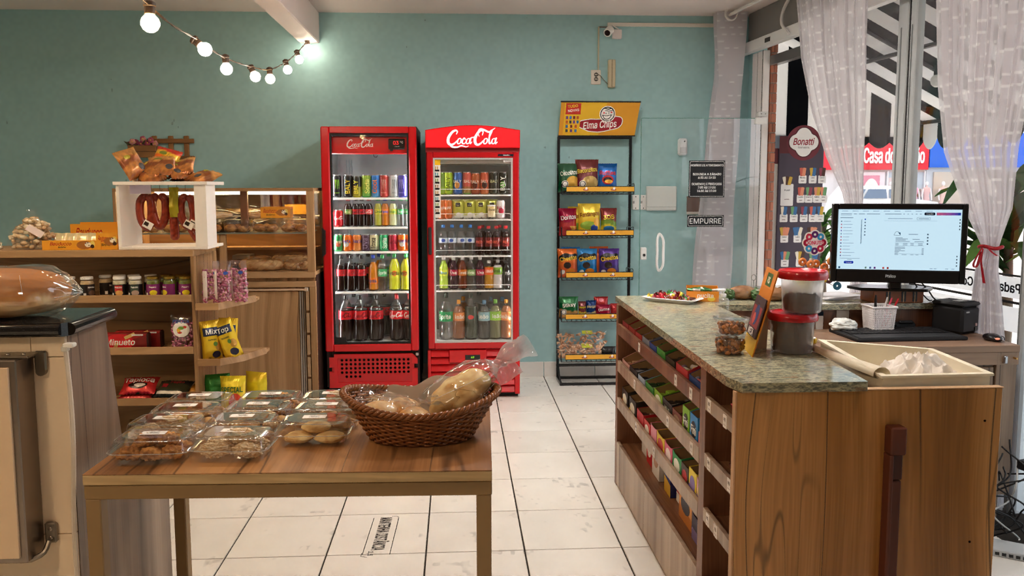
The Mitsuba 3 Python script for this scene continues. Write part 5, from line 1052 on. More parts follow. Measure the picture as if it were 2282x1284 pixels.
for q, p in enumerate((1020.5, 1046, 1071.5, 1097)):
    m = pouch(0.084, 0.135, 0.04, [(0, '#e8e6da'), (0.22, '#b9b84a'), (0.95, '#d6d59a')], [('VIDA', 0.007, 0, 0.093, '#e6e2cf')], [(sbox(-0.016, -0.014, 0.016, 0.014), 0, 0.098, '#1c1a14'), (oval(0.018, 0.014), 0.004, 0.03, '#eeeae0')], q)
    solo(m, 'juice_pouch', 'foil', 'lime green drink pouch on the second shelf of the right refrigerator, %s from left' % ORD[q], 'pouch', 'pouches in the right refrigerator', to_world=T(mat((gx(p), 5.71 + 0.03 * (q == 3), GZ[2]), 0, 0.0)))
m = MB().add(lathe([(0, 0), (0.026, 0), (0.029, 0.075), (0, 0.075)], 20), lambda v: np.where(v[:, 2:3] > 0.03, col('#ddb52a'), col('#dcd9d2')), 40).add(cyl(0.031, 0.075, 0.085, 20), col('#e6e4dc'))
cyl_wrap(m, text('Doce', 0.014, 0.0004, True), 0.028, 0.052, '#5a2c14')
solo(m, 'dessert_cup', 'gloss', 'yellow dessert cup in front of the last pouch in the right refrigerator', 'cup', to_world=T(mat((gx(1095), 5.655, GZ[2] + 0.012))))
row('right', 3, gx, GZ[3], [('water', 987, 'water bottle, blue cap'), ('water', 1007, 'water bottle, blue cap'), ('water', 1027.5, 'water bottle, blue cap'), ('water', 1047.5, 'water bottle, blue cap'), ('r_cola', 1068, 'dark bottle, red cap'), ('r_cola', 1088.5, 'dark bottle, red cap'), ('r_cola', 1106, 'dark bottle, red cap'), ('r_cola', 1127, 'dark bottle, red cap')], 'bottle', 'small bottles in the right refrigerator')
for q, p in enumerate((1076, 1115)): put(K['r_cola'], 'drink_bottle', mat((gx(p), 5.83, GZ[3])), 'red capped dark bottle, %s of the rear pair on the third shelf, right refrigerator' % ('left', 'right')[q], 'bottle', 'small bottles in the right refrigerator')
row('right', 4, gx, GZ[4], [('n_lime', 987.5, 'lime yellow bottle, white cap'), ('n_grap', 1009.5, 'purple labelled bottle'), ('n_oran', 1029.5, 'brown bottle, orange label'), ('n_clea', 1049.5, 'clear bottle, green label'), ('n_grap', 1069, 'purple labelled bottle'), ('n_juic', 1089, 'orange juice bottle, silver cap'), ('n_whit', 1109, 'white drink bottle, green label'), ('n_blac', 1130, 'black bottle')], 'bottle', 'medium bottles in the right refrigerator')
for q, (kd, p) in enumerate((('n_grap', 1004), ('n_oran', 1025), ('n_clea', 1046), ('n_blac', 1104), ('n_blac', 1120))): put(K[kd], 'drink_bottle', mat((gx(p), 5.84, GZ[4])), 'bottle in the rear row of the fourth shelf, %s from left, right refrigerator' % ORD[q], 'bottle', 'rear bottles in the right refrigerator')
row('right', 5, gx, GZ[5], [('w_spri', 992, 'large clear bottle, green label'), ('w_oran', 1020.5, 'large tea bottle, orange label'), ('w_guar', 1048, 'large dark green bottle'), ('w_blue', 1078, 'tea bottle, pale blue label'), ('w_gree', 1103.5, 'large tea bottle, green label'), ('w_oran', 1128, 'large tea bottle, orange label')], 'bottle', 'large bottles in the right refrigerator')
for q, (kd, p) in enumerate((('w_oran', 1031), ('w_guar', 1068), ('w_blue', 1095), ('w_blue', 1122))): put(K[kd], 'drink_bottle', mat((gx(p), 5.87, GZ[5])), 'large bottle in the rear row at the bottom, %s from left, right refrigerator' % ORD[q], 'bottle', 'rear large bottles in the right refrigerator')
k = thing('refrigerator', 'red drinks refrigerator with arched lit sign on top, right of the other one', 'refrigerator')
X0, X1 = -0.213, 0.437
m = MB()
for b in ((X0, X0 + 0.03, 5.645, 6.2, 0.03, 1.88), (X1 - 0.03, X1, 5.645, 6.2, 0.03, 1.88), (X0 + 0.03, X1 - 0.03, 5.645, 6.2, 1.74, 1.88), (X0 + 0.03, X1 - 0.03, 5.66, 6.2, 0.03, 0.385)): m.add(bx(*b, 0.002), col('#1d1213'))
m.add(bx(X0, X1, 5.612, 5.645, 1.735, 1.77), col('#8e1118')).build(k + '__body', 'satin')
m = MB().add(bx(X0 + 0.031, X1 - 0.031, 6.13, 6.15, 0.386, 1.74), col('#8d8c86'))
for a, b in ((X0 + 0.0302, X0 + 0.032), (X1 - 0.032, X1 - 0.0302)): m.add(bx(a, b, 5.65, 6.13, 0.386, 1.74), col('#b9b9b4'))
m.add(bx(X0 + 0.034, X1 - 0.034, 5.68, 6.12, 1.66, 1.735, 0.004), col('#c9c6bc')).build(k + '__liner', 'satin')
MB().add(bx(X0 + 0.034, X1 - 0.034, 5.655, 6.12, 0.386, 0.411, 0.003), col('#cfd1cc')).build(k + '__floor_pan', 'satin')
for q in (1, 2, 3, 4):
    z = GZ[q]; m = MB().add(bx(X0 + 0.045, X1 - 0.045, 5.655, 5.663, z - 0.013, z - 0.002, 0.002), col('#eef0ee'))
    for j in range(24): m.add(bx(X0 + 0.05 + j * 0.0236, X0 + 0.0535 + j * 0.0236, 5.663, 6.08, z - 0.006, z - 0.001), col('#d4d6d2'))
    m.build(k + '__shelf', 'satin')
    MB().add(tube([(X0 + 0.06, 5.656, z), (X0 + 0.06, 5.652, z + 0.03), (X0 + 0.068, 5.652, z + 0.036), (X1 - 0.068, 5.652, z + 0.036), (X1 - 0.06, 5.652, z + 0.03), (X1 - 0.06, 5.656, z)], 0.0022, 6), col('#eef0ee')).build(k + '__shelf_rail', 'satin')
arch = Polygon([(X0, 1.764), (X1, 1.764)] + [(X1 - (X1 - X0) * t, 1.886 + 0.033 * math.sin(PI * t)) for t in np.linspace(0, 1, 20)])
s = k + '__sign'
MB().add(slab(arch, 0, 0.07), RED, 20, frame((0, 5.655, 0))).build(s, 'gloss')
MB().add(slab(arch.buffer(-0.006), 0, 0.002), col('#d8141c'), False, FRONT((0, 5.5845, 0))).build(s + '__face', 'gloss', emitter=emit(0.11, (1.0, 0.02, 0.025)))
MB().add(slab(affinity.scale(LOGO, 0.35, 0.35, origin=(0, 0)), 0, 0.001), WHITE, False, FRONT((0.108, 5.582, 1.832))).build(s + '__lettering', 'gloss', emitter=emit(0.22, (1.0, 0.95, 0.92)))
for q, x in enumerate((X0 + 0.047, X1 - 0.047)):
    m = MB().add(bx(x - 0.005, x + 0.005, 5.648, 5.655, 0.42, 1.68), col('#d4d6d4')); m.build(k + '__led_rail', 'satin')
    m = MB()
    for j in range(22):
        z = 0.45 + j * 0.056; sx = 1 if q == 0 else -1
        m.add(bx(x - 0.0035, x + 0.0035, 5.6455, 5.6485, z - 0.004, z + 0.004), (0.8, 0.8, 0.8), False); m.add(bx(x + sx * 0.005, x + sx * 0.0075, 5.648, 5.655, z - 0.006, z + 0.006), (0.8, 0.8, 0.8), False)
    m.build(k + '__led_chain', 'matte', emitter=emit(24.0, (0.95, 1.0, 0.95)))
d = k + '__door'; ox0, ox1, oz0, oz1 = -0.162, 0.388, 0.404, 1.698; m = MB()
for b in ((X0 + 0.006, ox0, 5.60, 5.642, 0.362, 1.735), (ox1, X1 - 0.006, 5.60, 5.642, 0.362, 1.735), (ox0, ox1, 5.60, 5.642, 0.362, oz0), (ox0, ox1, 5.60, 5.642, oz1, 1.735)): m.add(bx(*b, 0.006 if b[1] - b[0] < 0.1 else 0.003), col('#b8171e'))
m.build(d, 'gloss'); m = MB()
for b in ((ox0, ox0 + 0.012, 5.606, 5.64, oz0, oz1), (ox1 - 0.012, ox1, 5.606, 5.64, oz0, oz1), (ox0, ox1, 5.606, 5.64, oz0, oz0 + 0.012), (ox0, ox1, 5.606, 5.64, oz1 - 0.012, oz1)): m.add(bx(*b), col('#b4b6b4'))
m.build(d + '__trim', 'satin')
P = np.array([[ox0, 5.618, oz0], [ox1, 5.618, oz0], [ox1, 5.618, oz1], [ox0, 5.618, oz1]])
MB().add((P, [[0, 1, 2, 3]]), (1, 1, 1), False).build(d + '__glass', 'pane')
m = MB().add(bx(ox0, ox0 + 0.05, 5.6145, 5.617, 1.285, oz1), col('#e6e2da')).add(bx(ox0, ox0 + 0.05, 5.614, 5.6145, 1.648, oz1), col('#e2b42a'))
for q in range(8):
    z = 1.605 - q * 0.042
    m.add(bx(ox0 + 0.009, ox0 + 0.042, 5.6138, 5.6145, z, z + 0.012), col('#1c1a1a'))
    for j, c in enumerate(('#b98a3a', '#3a8aa0', '#6a8a3a', '#8a5a2a')[q % 4:q % 4 + 1] * 2): m.add(bx(ox0 + 0.014 + j * 0.013, ox0 + 0.020 + j * 0.013, 5.6138, 5.6145, z + 0.013, z + 0.034), col(c))
m.build(d + '__price_strip', 'matte')
m = MB().add(bx(ox1 - 0.065, ox1, 5.6145, 5.617, 1.668, oz1), col('#e4e2de'))
for q in range(3): m.add(bx(ox1 - 0.055, ox1 - 0.01, 5.6138, 5.6145, 1.673 + q * 0.007, 1.676 + q * 0.007), col('#6a6a6a'))
m.build(d + '__sticker', 'matte')
MB().add(bx(0.285, 0.392, 5.597, 5.60, 1.708, 1.723, 0.002), col('#20202e')).add(text('Metalfrio', 0.008, 0.0005, True), col('#e4e2e8'), False, FRONT((0.345, 5.5968, 1.7155))).build(d + '__badge', 'gloss')
MB().add(bx(X0 + 0.012, X0 + 0.036, 5.59, 5.602, 1.03, 1.22, 0.005), col('#2e2627')).build(d + '__handle', 'satin')
# louvred kick panel
g = k + '__kick_panel'
MB().add(bx(X0, X0 + 0.02, 5.60, 5.655, 0.03, 0.35, 0.003), RED).add(bx(X1 - 0.035, X1, 5.60, 5.655, 0.03, 0.35, 0.003), RED).add(bx(X0 + 0.02, X1 - 0.035, 5.645, 5.655, 0.03, 0.35), RED).add(bx(X0 + 0.15, 0.20, 5.602, 5.645, 0.262, 0.35, 0.004), RED).build(g, 'gloss')
for q in range(6):
    z = 0.04 + q * 0.052
    a, b = (X0 + 0.02, X1 - 0.036) if q < 4 else (X0 + 0.02, X0 + 0.149)
    v, f = bx(a, b, -0.004, 0.004, -0.024, 0.024, 0.003)
    MB().add((v, f), RED, 30, mat((0, 5.62, z + 0.024), 0, -0.55)).build(g + '__louvre', 'gloss')
    if q >= 4: MB().add(bx(0.201, X1 - 0.036, -0.004, 0.004, -0.024, 0.024, 0.003), RED, 30, mat((0, 5.62, z + 0.024), 0, -0.55)).build(g + '__louvre', 'gloss')
MB().add(bx(0.05, 0.155, 5.598, 5.603, 0.282, 0.317, 0.003), col('#0c0d0c')).build(g + '__display', 'gloss')
MB().add(text('49', 0.014, 0.0008, True), col('#5f9a1a'), False, FRONT((0.102, 5.5975, 0.30))).build(g + '__digits', 'matte', emitter=emit(0.16, (0.45, 1.0, 0.05)))
MB().add(bx(X0 + 0.01, X1 - 0.01, 5.66, 6.19, 0.0, 0.03), col('#0e0c0c')).build(k + '__plinth', 'satin')
# ------------------------------------------------------------------ chip rack
k = thing('snack_rack', 'black wire snack rack with yellow sign board, standing between refrigerator and glass door', 'rack')
RX0, RX1 = 0.765, 1.337; blk = col('#17171a')
for x in (RX0, RX1 - 0.02):
    m = MB().add(bx(x, x + 0.02, 6.14, 6.16, 0.02, 1.878, 0.002), blk).add(bx(x, x + 0.02, 5.93, 6.16, 0.0, 0.022, 0.002), blk).add(tube([(x + 0.01, 5.94, 0.02), (x + 0.01, 6.05, 0.06), (x + 0.01, 6.145, 0.16)], 0.006, 6), blk)
    m.build(k + '__upright', 'gloss')
for y, z in ((6.14, 0.0), (5.93, 0.0), (6.14, 1.858), (6.14, 0.10)): MB().add(bx(RX0 + 0.02, RX1 - 0.02, y, y + 0.02, z, z + 0.02, 0.002), blk).build(k + '__cross_bar', 'gloss')
RZ = [1.459, 1.138, 0.825, 0.513, 0.207]
for q, z in enumerate(RZ):
    s = numbered(k + '__shelf'); m = MB()
    for j in range(15): m.add(tube([(0.775 + j * 0.0375, 6.135, z - 0.002), (0.775 + j * 0.0375, 5.905, z - 0.018), (0.775 + j * 0.0375, 5.90, z + 0.005)], 0.0018, 5), blk)
    for y, dz in ((6.13, -0.002), (6.02, -0.01), (5.903, -0.018)): m.add(tube([(0.77, y, z + dz), (1.305, y, z + dz)], 0.003, 5), blk)
    for x in (0.77, 1.305):
        m.add(tube(curve([(x, 6.135, z), (x, 6.13, z + 0.05), (x, 5.98, z + 0.055), (x, 5.915, z + 0.06), (x, 5.90, z + 0.04), (x, 5.90, z - 0.015)], 20), 0.003, 5), blk)
        m.add(tube([(x, 6.135, z + 0.02), (x, 5.905, z + 0.012)], 0.002, 5), blk)
        for j in range(4): m.add(tube([(x, 5.94 + j * 0.05, z - 0.012), (x, 5.94 + j * 0.05, z + 0.052)], 0.0016, 5), blk)
    scene[s] = m.shape('gloss')
    m = MB().add(bx(0.802, 1.304, 5.892, 5.899, z - 0.001, z + 0.042, 0.001), blk).add(bx(0.803, 1.303, 5.890, 5.892, z + 0.004, z + 0.037), col('#e3a83a'))
    for x in (0.945, 1.15):
        m.add(slab(oval(0.02, 0.007), 0, 0.0006), col('#8e2026'), False, FRONT((x, 5.8898, z + 0.016))).add(slab(oval(0.009, 0.009), 0, 0.0006), col('#efe9e2'), False, FRONT((x + 0.004, 5.8892, z + 0.027))).add(slab(sbox(-0.012, -0.0015, 0.012, 0.0015), 0, 0.0006), col('#efe4dc'), False, FRONT((x, 5.8890, z + 0.016)))
    m.build(s + '__price_rail', 'satin')
# header board
B0 = np.array([0.775, 6.15, 1.885]); ey = np.array([0.0, -0.24, 0.97]); ey /= np.linalg.norm(ey); HB = frame(B0, (1, 0, 0), ey)
b = k + '__sign_board'
MB().add(slab(Polygon([(0, 0), (0.583, 0), (0.612, 0.252), (0.013, 0.252)]), -0.012, 0.0), col('#dd9a2c'), 20, HB).add(bx(-0.003, 0.588, -0.006, 0.001, -0.014, 0.002), blk, 30, HB).add(bx(0.008, 0.616, 0.25, 0.258, -0.014, 0.003), blk, 30, HB).build(b, 'satin')
m = MB().add(slab(Polygon([(0.05, 0.001), (0.30, 0.001), (0.36, 0.249), (0.16, 0.249)]), 0, 0.0004), col('#e6b62c'), False, HB)
rib = union_all([stroke([(0.175, 0.085), (0.24, 0.078), (0.31, 0.076), (0.37, 0.088), (0.43, 0.1), (0.452, 0.112)], [0.05, 0.088, 0.09, 0.09, 0.085, 0.055], 40)])
m.add(slab(rib.buffer(0.007), 0.0006, 0.001), col('#efe8e0'), False, HB).add(slab(rib, 0.001, 0.0014), col('#9a1f2c'), False, HB)
tM = HB @ frame((0.312, 0.084, 0.0018), (0.995, 0.07, 0), (-0.07, 0.995, 0))
m.add(text('Elma Chips', 0.05, 0.0008, True, fit=0.255, slant=0.12), col('#f6f1ea'), False, tM)
face = Point(0.365, 0.163).buffer(0.055, 16)
m.add(slab(face.buffer(0.006), 0.0006, 0.0016), col('#f4f0ea'), False, HB).add(slab(face, 0.0016, 0.002), col('#121212'), False, HB).add(slab(face.buffer(-0.007), 0.002, 0.0024), col('#f2eee8'), False, HB)
for g in (stroke([(0.328, 0.155), (0.345, 0.128), (0.375, 0.128), (0.398, 0.158)], [0.005, 0.006, 0.006, 0.005], 20), stroke([(0.328, 0.155), (0.36, 0.15), (0.398, 0.158)], [0.005, 0.005, 0.005], 14), Point(0.354, 0.168).buffer(0.004, 5), Point(0.376, 0.172).buffer(0.004, 5), stroke([(0.345, 0.205), (0.37, 0.2), (0.4, 0.205), (0.412, 0.185)], [0.006, 0.008, 0.006, 0.003], 16), stroke([(0.35, 0.19), (0.375, 0.186), (0.405, 0.192)], [0.004, 0.006, 0.003], 12)): m.add(slab(g, 0.0024, 0.0028), col('#141414'), False, HB)
for p in ((0.338, 0.172), (0.395, 0.176)): m.add(slab(Point(*p).buffer(0.0065, 6), 0.0024, 0.003), col('#d0313a'), False, HB)
m.build(b + '__print', 'satin')
pf = MB().add(slab(Polygon([(0.03, 0.008), (0.155, 0.008), (0.163, 0.245), (0.042, 0.245)]), 0.003, 0.0036), col('#e9b82a'), False, HB).add(slab(Polygon([(0.045, 0.16), (0.16, 0.16), (0.163, 0.243), (0.05, 0.243)]), 0.0036, 0.004), col('#c23328'), False, HB).add(text('TUDO', 0.02, 0.0006, True), col('#f0c93a'), False, HB @ mat((0.1, 0.222, 0.004), 0.12)).add(text('NOVAS', 0.018, 0.0006, True), col('#f3ece0'), False, HB @ mat((0.106, 0.19, 0.004), 0.12))
for r in range(4):
    for c in range(4 if r < 2 else 3):
        cc = ('#6a3a7a', '#3a6aa0', '#7a2a2a', '#c2562a', '#3a3a3a')[(r * 3 + c) % 5]; x = 0.05 + c * (0.027 if r < 2 else 0.034) ; y = 0.125 - r * 0.033
        pf.add(slab(sbox(x, y, x + 0.017, y + 0.022), 0.0036, 0.0042), col(cc), False, HB)
    pf.add(slab(sbox(0.045, 0.119 - r * 0.033, 0.145, 0.121 - r * 0.033), 0.0036, 0.0042), col('#c9562a'), False, HB)
solo(pf, 'price_flyer', 'satin', 'small yellow and red price flyer stuck on the left of the rack\'s sign board', 'flyer')
def chips(words, wc, bands, x, z, w, h, label, blobs=(), y=5.965, rz=0.0, lean=-0.10, seed=0, group=None, tw=0.03, tz=0.66, tilt=0.12, t=0.07):
    m = pouch(w, h, t, bands, [(words, tw, 0, h * tz, wc, tilt)] if words else [], blobs, seed)
    solo(m, 'chip_bag', 'foil', label, 'chip bag', group, to_world=T(mat((x, y, z), rz, lean)))
EMB = lambda x, z, r=0.026: [(Point(0, 0).buffer(r, 8), x, z, '#ece6de'), (Point(0, 0).buffer(r * 0.85, 8).difference(Point(0, 0).buffer(r * 0.66, 8)), x, z, '#1a1a1a')]
z = RZ[0] - 0.004
chips('Cebolitos', '#f0ece2', [(0, '#1c4a2a'), (0.4, '#20583a')], 0.826, z, 0.155, 0.215, 'dark green chip bag on the top shelf of the snack rack', [(oval(0.05, 0.045), 0.03, 0.075, '#c99a3a')] + EMB(-0.03, 0.06), rz=0.06, seed=3)
chips('Baconzitos', '#e8cf4a', [(0, '#5d1d2a'), (0.4, '#702433')], 0.965, z, 0.175, 0.245, 'maroon chip bag in the middle of the snack rack\'s top shelf', [(oval(0.06, 0.05), 0.02, 0.07, '#b99a5a')] + EMB(-0.035, 0.06), rz=-0.04, seed=4)
chips('Ruffles', '#d8313a', [(0, '#1f5fa8'), (0.5, '#2a77c4'), (0.86, '#1c4f94')], 1.118, z, 0.145, 0.215, 'blue chip bag with open red mouth print on the rack\'s top shelf', [(oval(0.043, 0.035), 0, 0.09, '#b82a32'), (oval(0.033, 0.022), 0, 0.088, '#2a0c10'), (oval(0.03, 0.014), 0.006, 0.078, '#d99a2a')], rz=-0.08, seed=5, tilt=0.0)
z = RZ[1] - 0.004
chips('Doritos', '#f1ece8', [(0, '#a5212a'), (0.5, '#8c1c26')], 0.825, z, 0.14, 0.205, 'red chip bag on the second shelf of the snack rack', [(Polygon([(-0.03, 0.02), (0.03, 0.02), (0, -0.03)]), 0.035, 0.05, '#c98a3a')], seed=6, rz=0.1)
chips('Fandangos', '#8a3a1a', [(0, '#d9b52e'), (0.5, '#e3c23c')], 0.905, z, 0.14, 0.215, 'yellow chip bag in the rear of the second rack shelf', [(oval(0.05, 0.03), 0, 0.06, '#7d9a2e')], y=6.03, seed=7)
chips('Fandangos', '#7d3a1c', [(0, '#dcb834'), (0.5, '#e8c944')], 0.985, z, 0.17, 0.24, 'big yellow chip bag in front on the second rack shelf', [(oval(0.06, 0.03), -0.01, 0.075, '#8aa83a'), (oval(0.026, 0.024), 0.035, 0.055, '#2f4a9c'), (oval(0.02, 0.03), 0.05, 0.1, '#e0a84a')], seed=8, rz=-0.05)
chips('3DS', '#e6c93a', [(0, '#c9b22e'), (0.35, '#6f8a2e'), (0.55, '#7a2230')], 1.13, z, 0.125, 0.205, 'red and green chip bag at the right of the second rack shelf', [(oval(0.04, 0.02), 0, 0.05, '#2a6a9a')], seed=9, rz=-0.1)
z = RZ[2] - 0.004
def cheesy(c1, c2, x, label, seed, wc='#f2c63a', rz=0.0):
    chips('Cheetos', wc, [(0, c1), (0.45, c2)], x, z, 0.155, 0.215, label, [(stroke([(-0.05, 0.0), (-0.02, 0.012), (0.02, 0.004), (0.05, 0.014)], [0.04, 0.046, 0.044, 0.036], 14), 0, 0.146, '#15110f'), (oval(0.028, 0.024), -0.01, 0.09, '#2a1c14'), (oval(0.034, 0.022), 0.015, 0.045, '#d9822e'), (oval(0.018, 0.016), -0.045, 0.04, '#ece4da')], seed=seed, rz=rz, tilt=0.16)
chips('', '#fff', [(0, '#2f6fb0')], 0.86, z, 0.145, 0.222, 'blue bag peeping out behind the orange chip bag', y=6.04, seed=12)
chips('', '#fff', [(0, '#c4561e')], 1.075, z, 0.145, 0.225, 'orange bag peeping out behind the purple chip bag', y=6.04, seed=13)
cheesy('#c95a1e', '#d96a24', 0.826, 'orange chip bag on the third rack shelf', 14, rz=0.08)
cheesy('#1c5f9c', '#2a78b8', 0.972, 'blue chip bag in the middle of the third rack shelf', 15)
cheesy('#3c2568', '#4a2f80', 1.138, 'purple chip bag on the third rack shelf', 16, rz=-0.05)
z = RZ[3] - 0.004
chips('Stiksy', '#f1ede4', [(0, '#b98a4a'), (0.38, '#1d5a34'), (0.7, '#226a3e')], 0.833, z, 0.15, 0.165, 'green and tan snack bag on the fourth rack shelf', EMB(-0.04, 0.05, 0.022), seed=17, tz=0.62, tw=0.026)
chips('Pingos', '#e6d23a', [(0, '#c9b03a'), (0.4, '#6d1f28')], 0.938, z, 0.062, 0.128, 'narrow dark red snack bag next to the green one', seed=18, tw=0.014, t=0.045)
chips('Pingo', '#eee0b0', [(0, '#d9c98a'), (0.35, '#1d2a66')], 1.005, z, 0.08, 0.135, 'navy snack bag on the fourth rack shelf', EMB(-0.015, 0.03, 0.014), seed=19, tw=0.018, t=0.05)
chips('Doritos', '#f0e8e4', [(0, '#a01c28'), (0.5, '#8c1622')], 1.095, z, 0.11, 0.105, 'low red snack bag in front on the fourth rack shelf', seed=20, tw=0.018, t=0.05, y=5.945)
chips('', '#fff', [(0, '#a01c28'), (0.5, '#b02430')], 1.09, z, 0.11, 0.155, 'taller red snack bag behind the low red one', [(oval(0.02, 0.014), 0, 0.13, '#c9707a')], seed=21, y=6.02, t=0.05)
chips('', '#fff', [(0, '#a8202c')], 1.19, z, 0.08, 0.11, 'red snack bag at the right of the fourth rack shelf', seed=22, t=0.05)
def puffs(loc, w, h, seed, label):
    k_ = thing('puff_bag', label, 'snack bag'); M = T(mat(loc, 0, -0.1))
    R = random.Random(seed); m = MB()
    for q in range(150):
        u, v = R.uniform(-0.47, 0.47), R.uniform(0.06, 0.92); d = 0.05 * (1 - (2 * u) ** 6) * (1 - abs(2 * v - 1) ** 4)
        a, b2 = R.uniform(-1.2, 1.2), R.uniform(-0.8, 0.8); L = 0.014
        c = np.array([u * w, -d * R.uniform(0.5, 1), v * h]); dv = np.array([math.cos(a) * math.cos(b2), math.sin(b2) * 0.5, math.sin(a)]) * L
        m.add(tube([c - dv, c, c + dv], [0.0055, 0.0075, 0.0055], 6), col(('#c99a78', '#dcb492', '#b88566', '#e6c8a8')[q % 4]), True)
    m.build(k_ + '__puffs', 'satin', to_world=M); tag(k_ + '__puffs', kind='stuff')
    side, C, onto = pillow(w, h, 0.115, lambda u, v: np.ones((len(u), 3)), seed); m = MB()
    for g in side: m.add(g, (1, 1, 1), True)
    m.build(k_ + '__film', 'film', to_world=M)
    m = MB().add(onto(dens(slab(sbox(-0.04, -0.012, 0.04, 0.012), 0, 0.0004)), 0.04, h * 0.9), col('#c9cf4a'), False).build(k_ + '__paper_tag', 'matte', to_world=M)
puffs((0.945, 6.04, RZ[4] + 0.015), 0.40, 0.185, 3, 'big clear bag of tan puffed snacks, rear one on the lowest rack shelf')
puffs((0.93, 5.955, RZ[4]), 0.36, 0.105, 4, 'low clear bag of tan puffed snacks in front on the lowest rack shelf')
chips('', '#fff', [(0, '#1d1a1c'), (0.6, '#2a2426')], 1.13, RZ[4], 0.12, 0.09, 'small black snack bag at the right of the lowest rack shelf', seed=25, t=0.05, y=5.93)

# ------------------------------------------------------------------ fittings on the back wall
YW = YB
k = thing('cable_trunking', 'white cable trunking along the top of the teal wall and down to the socket', 'trunking')
MB().add(bx(1.157, 2.05, YW - 0.02, YW - 0.001, 2.715, 2.742, 0.002), col('#d8d2c6')).add(bx(1.09, 1.16, YW - 0.008, YW - 0.001, 2.706, 2.714), col('#6a655c')).build(k + '__run', 'satin')
MB().add(bx(1.085, 1.096, YW - 0.012, YW - 0.001, 2.385, 2.712, 0.001), col('#b9b49a')).build(k + '__drop', 'satin')
k = thing('security_camera', 'small white bullet security camera beside its junction box', 'camera')
ax = np.array([-0.45, -0.75, -0.48]); ax /= np.linalg.norm(ax); ex = np.cross([0, 0, 1.0], ax); ex /= np.linalg.norm(ex); M = np.eye(4); M[:3, 0], M[:3, 1], M[:3, 2], M[:3, 3] = ex, np.cross(ax, ex), ax, (1.165, YW - 0.06, 2.675)
MB().add(lathe([(0, -0.02), (0.028, -0.02), (0.031, -0.012), (0.031, 0.055), (0.026, 0.062), (0.023, 0.055), (0, 0.055)], 20), col('#e8e5e0'), 30, M).build(k + '__housing', 'satin')
MB().add(cyl(0.022, 0.054, 0.057, 18), col('#1c1210'), 30, M).build(k + '__lens', 'gloss')
MB().add(tube([(1.17, YW - 0.055, 2.69), (1.185, YW - 0.02, 2.7), (1.185, YW - 0.001, 2.7)], 0.009, 8), col('#dcd8d2')).build(k + '__bracket', 'satin')
solo(MB().add(bx(1.193, 1.265, YW - 0.035, YW - 0.001, 2.62, 2.69, 0.005), col('#d9cfcb')).add(tube(curve([(1.24, YW - 0.03, 2.69), (1.21, YW - 0.025, 2.71), (1.19, YW - 0.018, 2.725)], 8), 0.005, 6), col('#dcd8d2')), 'junction_box', 'satin', 'square white junction box under the cable trunking', 'box')
k = thing('wall_socket', 'cream double wall socket high on the teal wall', 'socket')
MB().add(bx(1.034, 1.11, YW - 0.012, YW - 0.001, 2.278, 2.388, 0.003), col('#ddd3c4')).build(k + '__plate', 'satin')
for z in (2.352, 2.318): MB().add(cyl(0.016, 0, 0.004, 16), col('#4a453e'), 30, FRONT((1.073, YW - 0.012, z))).add(bx(1.063, 1.083, YW - 0.018, YW - 0.013, z - 0.003, z + 0.003), col('#d9d0c2')).build(k + '__outlet', 'satin')
solo(MB().add(bx(1.163, 1.216, YW - 0.05, YW - 0.001, 2.254, 2.462, 0.004), col('#c3b494')).add(bx(1.186, 1.192, YW - 0.052, YW - 0.049, 2.256, 2.46), col('#8f8265')).add(tube(curve([(1.163, YW - 0.02, 2.28), (1.13, YW - 0.03, 2.31), (1.10, YW - 0.03, 2.345), (1.08, YW - 0.02, 2.35)], 14), 0.0025, 5), col('#6d6558')), 'emergency_light', 'satin', 'upright beige emergency light next to the cream wall socket', 'lamp')
k = thing('motion_sensor', 'white motion sensor on the teal wall above the black opening hours sign', 'sensor')
MB().add(bx(1.716, 1.788, YW - 0.045, YW - 0.001, 1.738, 1.868, 0.012), col('#d9dbdc')).build(k + '__housing', 'gloss')
MB().add(bx(1.727, 1.777, YW - 0.05, YW - 0.044, 1.755, 1.80, 0.004), col('#c2c4c6')).add(cyl(0.006, 0, 0.003, 10), col('#3a3a3c'), 30, FRONT((1.763, YW - 0.044, 1.845))).build(k + '__lens', 'gloss')
k = thing('fuse_box', 'white fuse box cover on the teal wall seen through the glass door', 'fuse box')
MB().add(bx(1.474, 1.712, YW - 0.035, YW - 0.001, 1.31, 1.50, 0.006), col('#d6dad6')).build(k + '__cover', 'satin')
MB().add(bx(1.477, 1.709, YW - 0.037, YW - 0.034, 1.337, 1.341), col('#b4bab6')).build(k + '__seam', 'satin')
for q, (x, lb) in enumerate(((1.366, 'left'), (1.428, 'right'))):
    k = thing('switch_plate', 'white switch plate left of the fuse box, the %s one' % lb, 'switch', None)
    MB().add(bx(x, x + 0.056, YW - 0.012, YW - 0.001, 1.316, 1.432, 0.004), col('#e2e2de')).build(k + '__plate', 'satin')
    m = MB()
    for z in (1.33, 1.418): m.add(bx(x + 0.024, x + 0.031, YW - 0.0135, YW - 0.0115, z - 0.004, z + 0.004), col('#3a3836'))
    m.add(bx(x + 0.006, x + 0.018, YW - 0.0135, YW - 0.0115, 1.366, 1.384), col('#9a9894')).build(k + '__screw', 'satin')
solo(MB().add(bx(1.80, 1.90, YW - 0.02, YW - 0.001, 1.30, 1.42, 0.002), col('#5a3a26')).add(bx(1.80, 1.90, YW - 0.022, YW - 0.001, 1.28, 1.30, 0.002), col('#c9c4bc')), 'wall_plaque', 'satin', 'small brown plaque on the wall half hidden behind the opening hours sign', 'plaque')
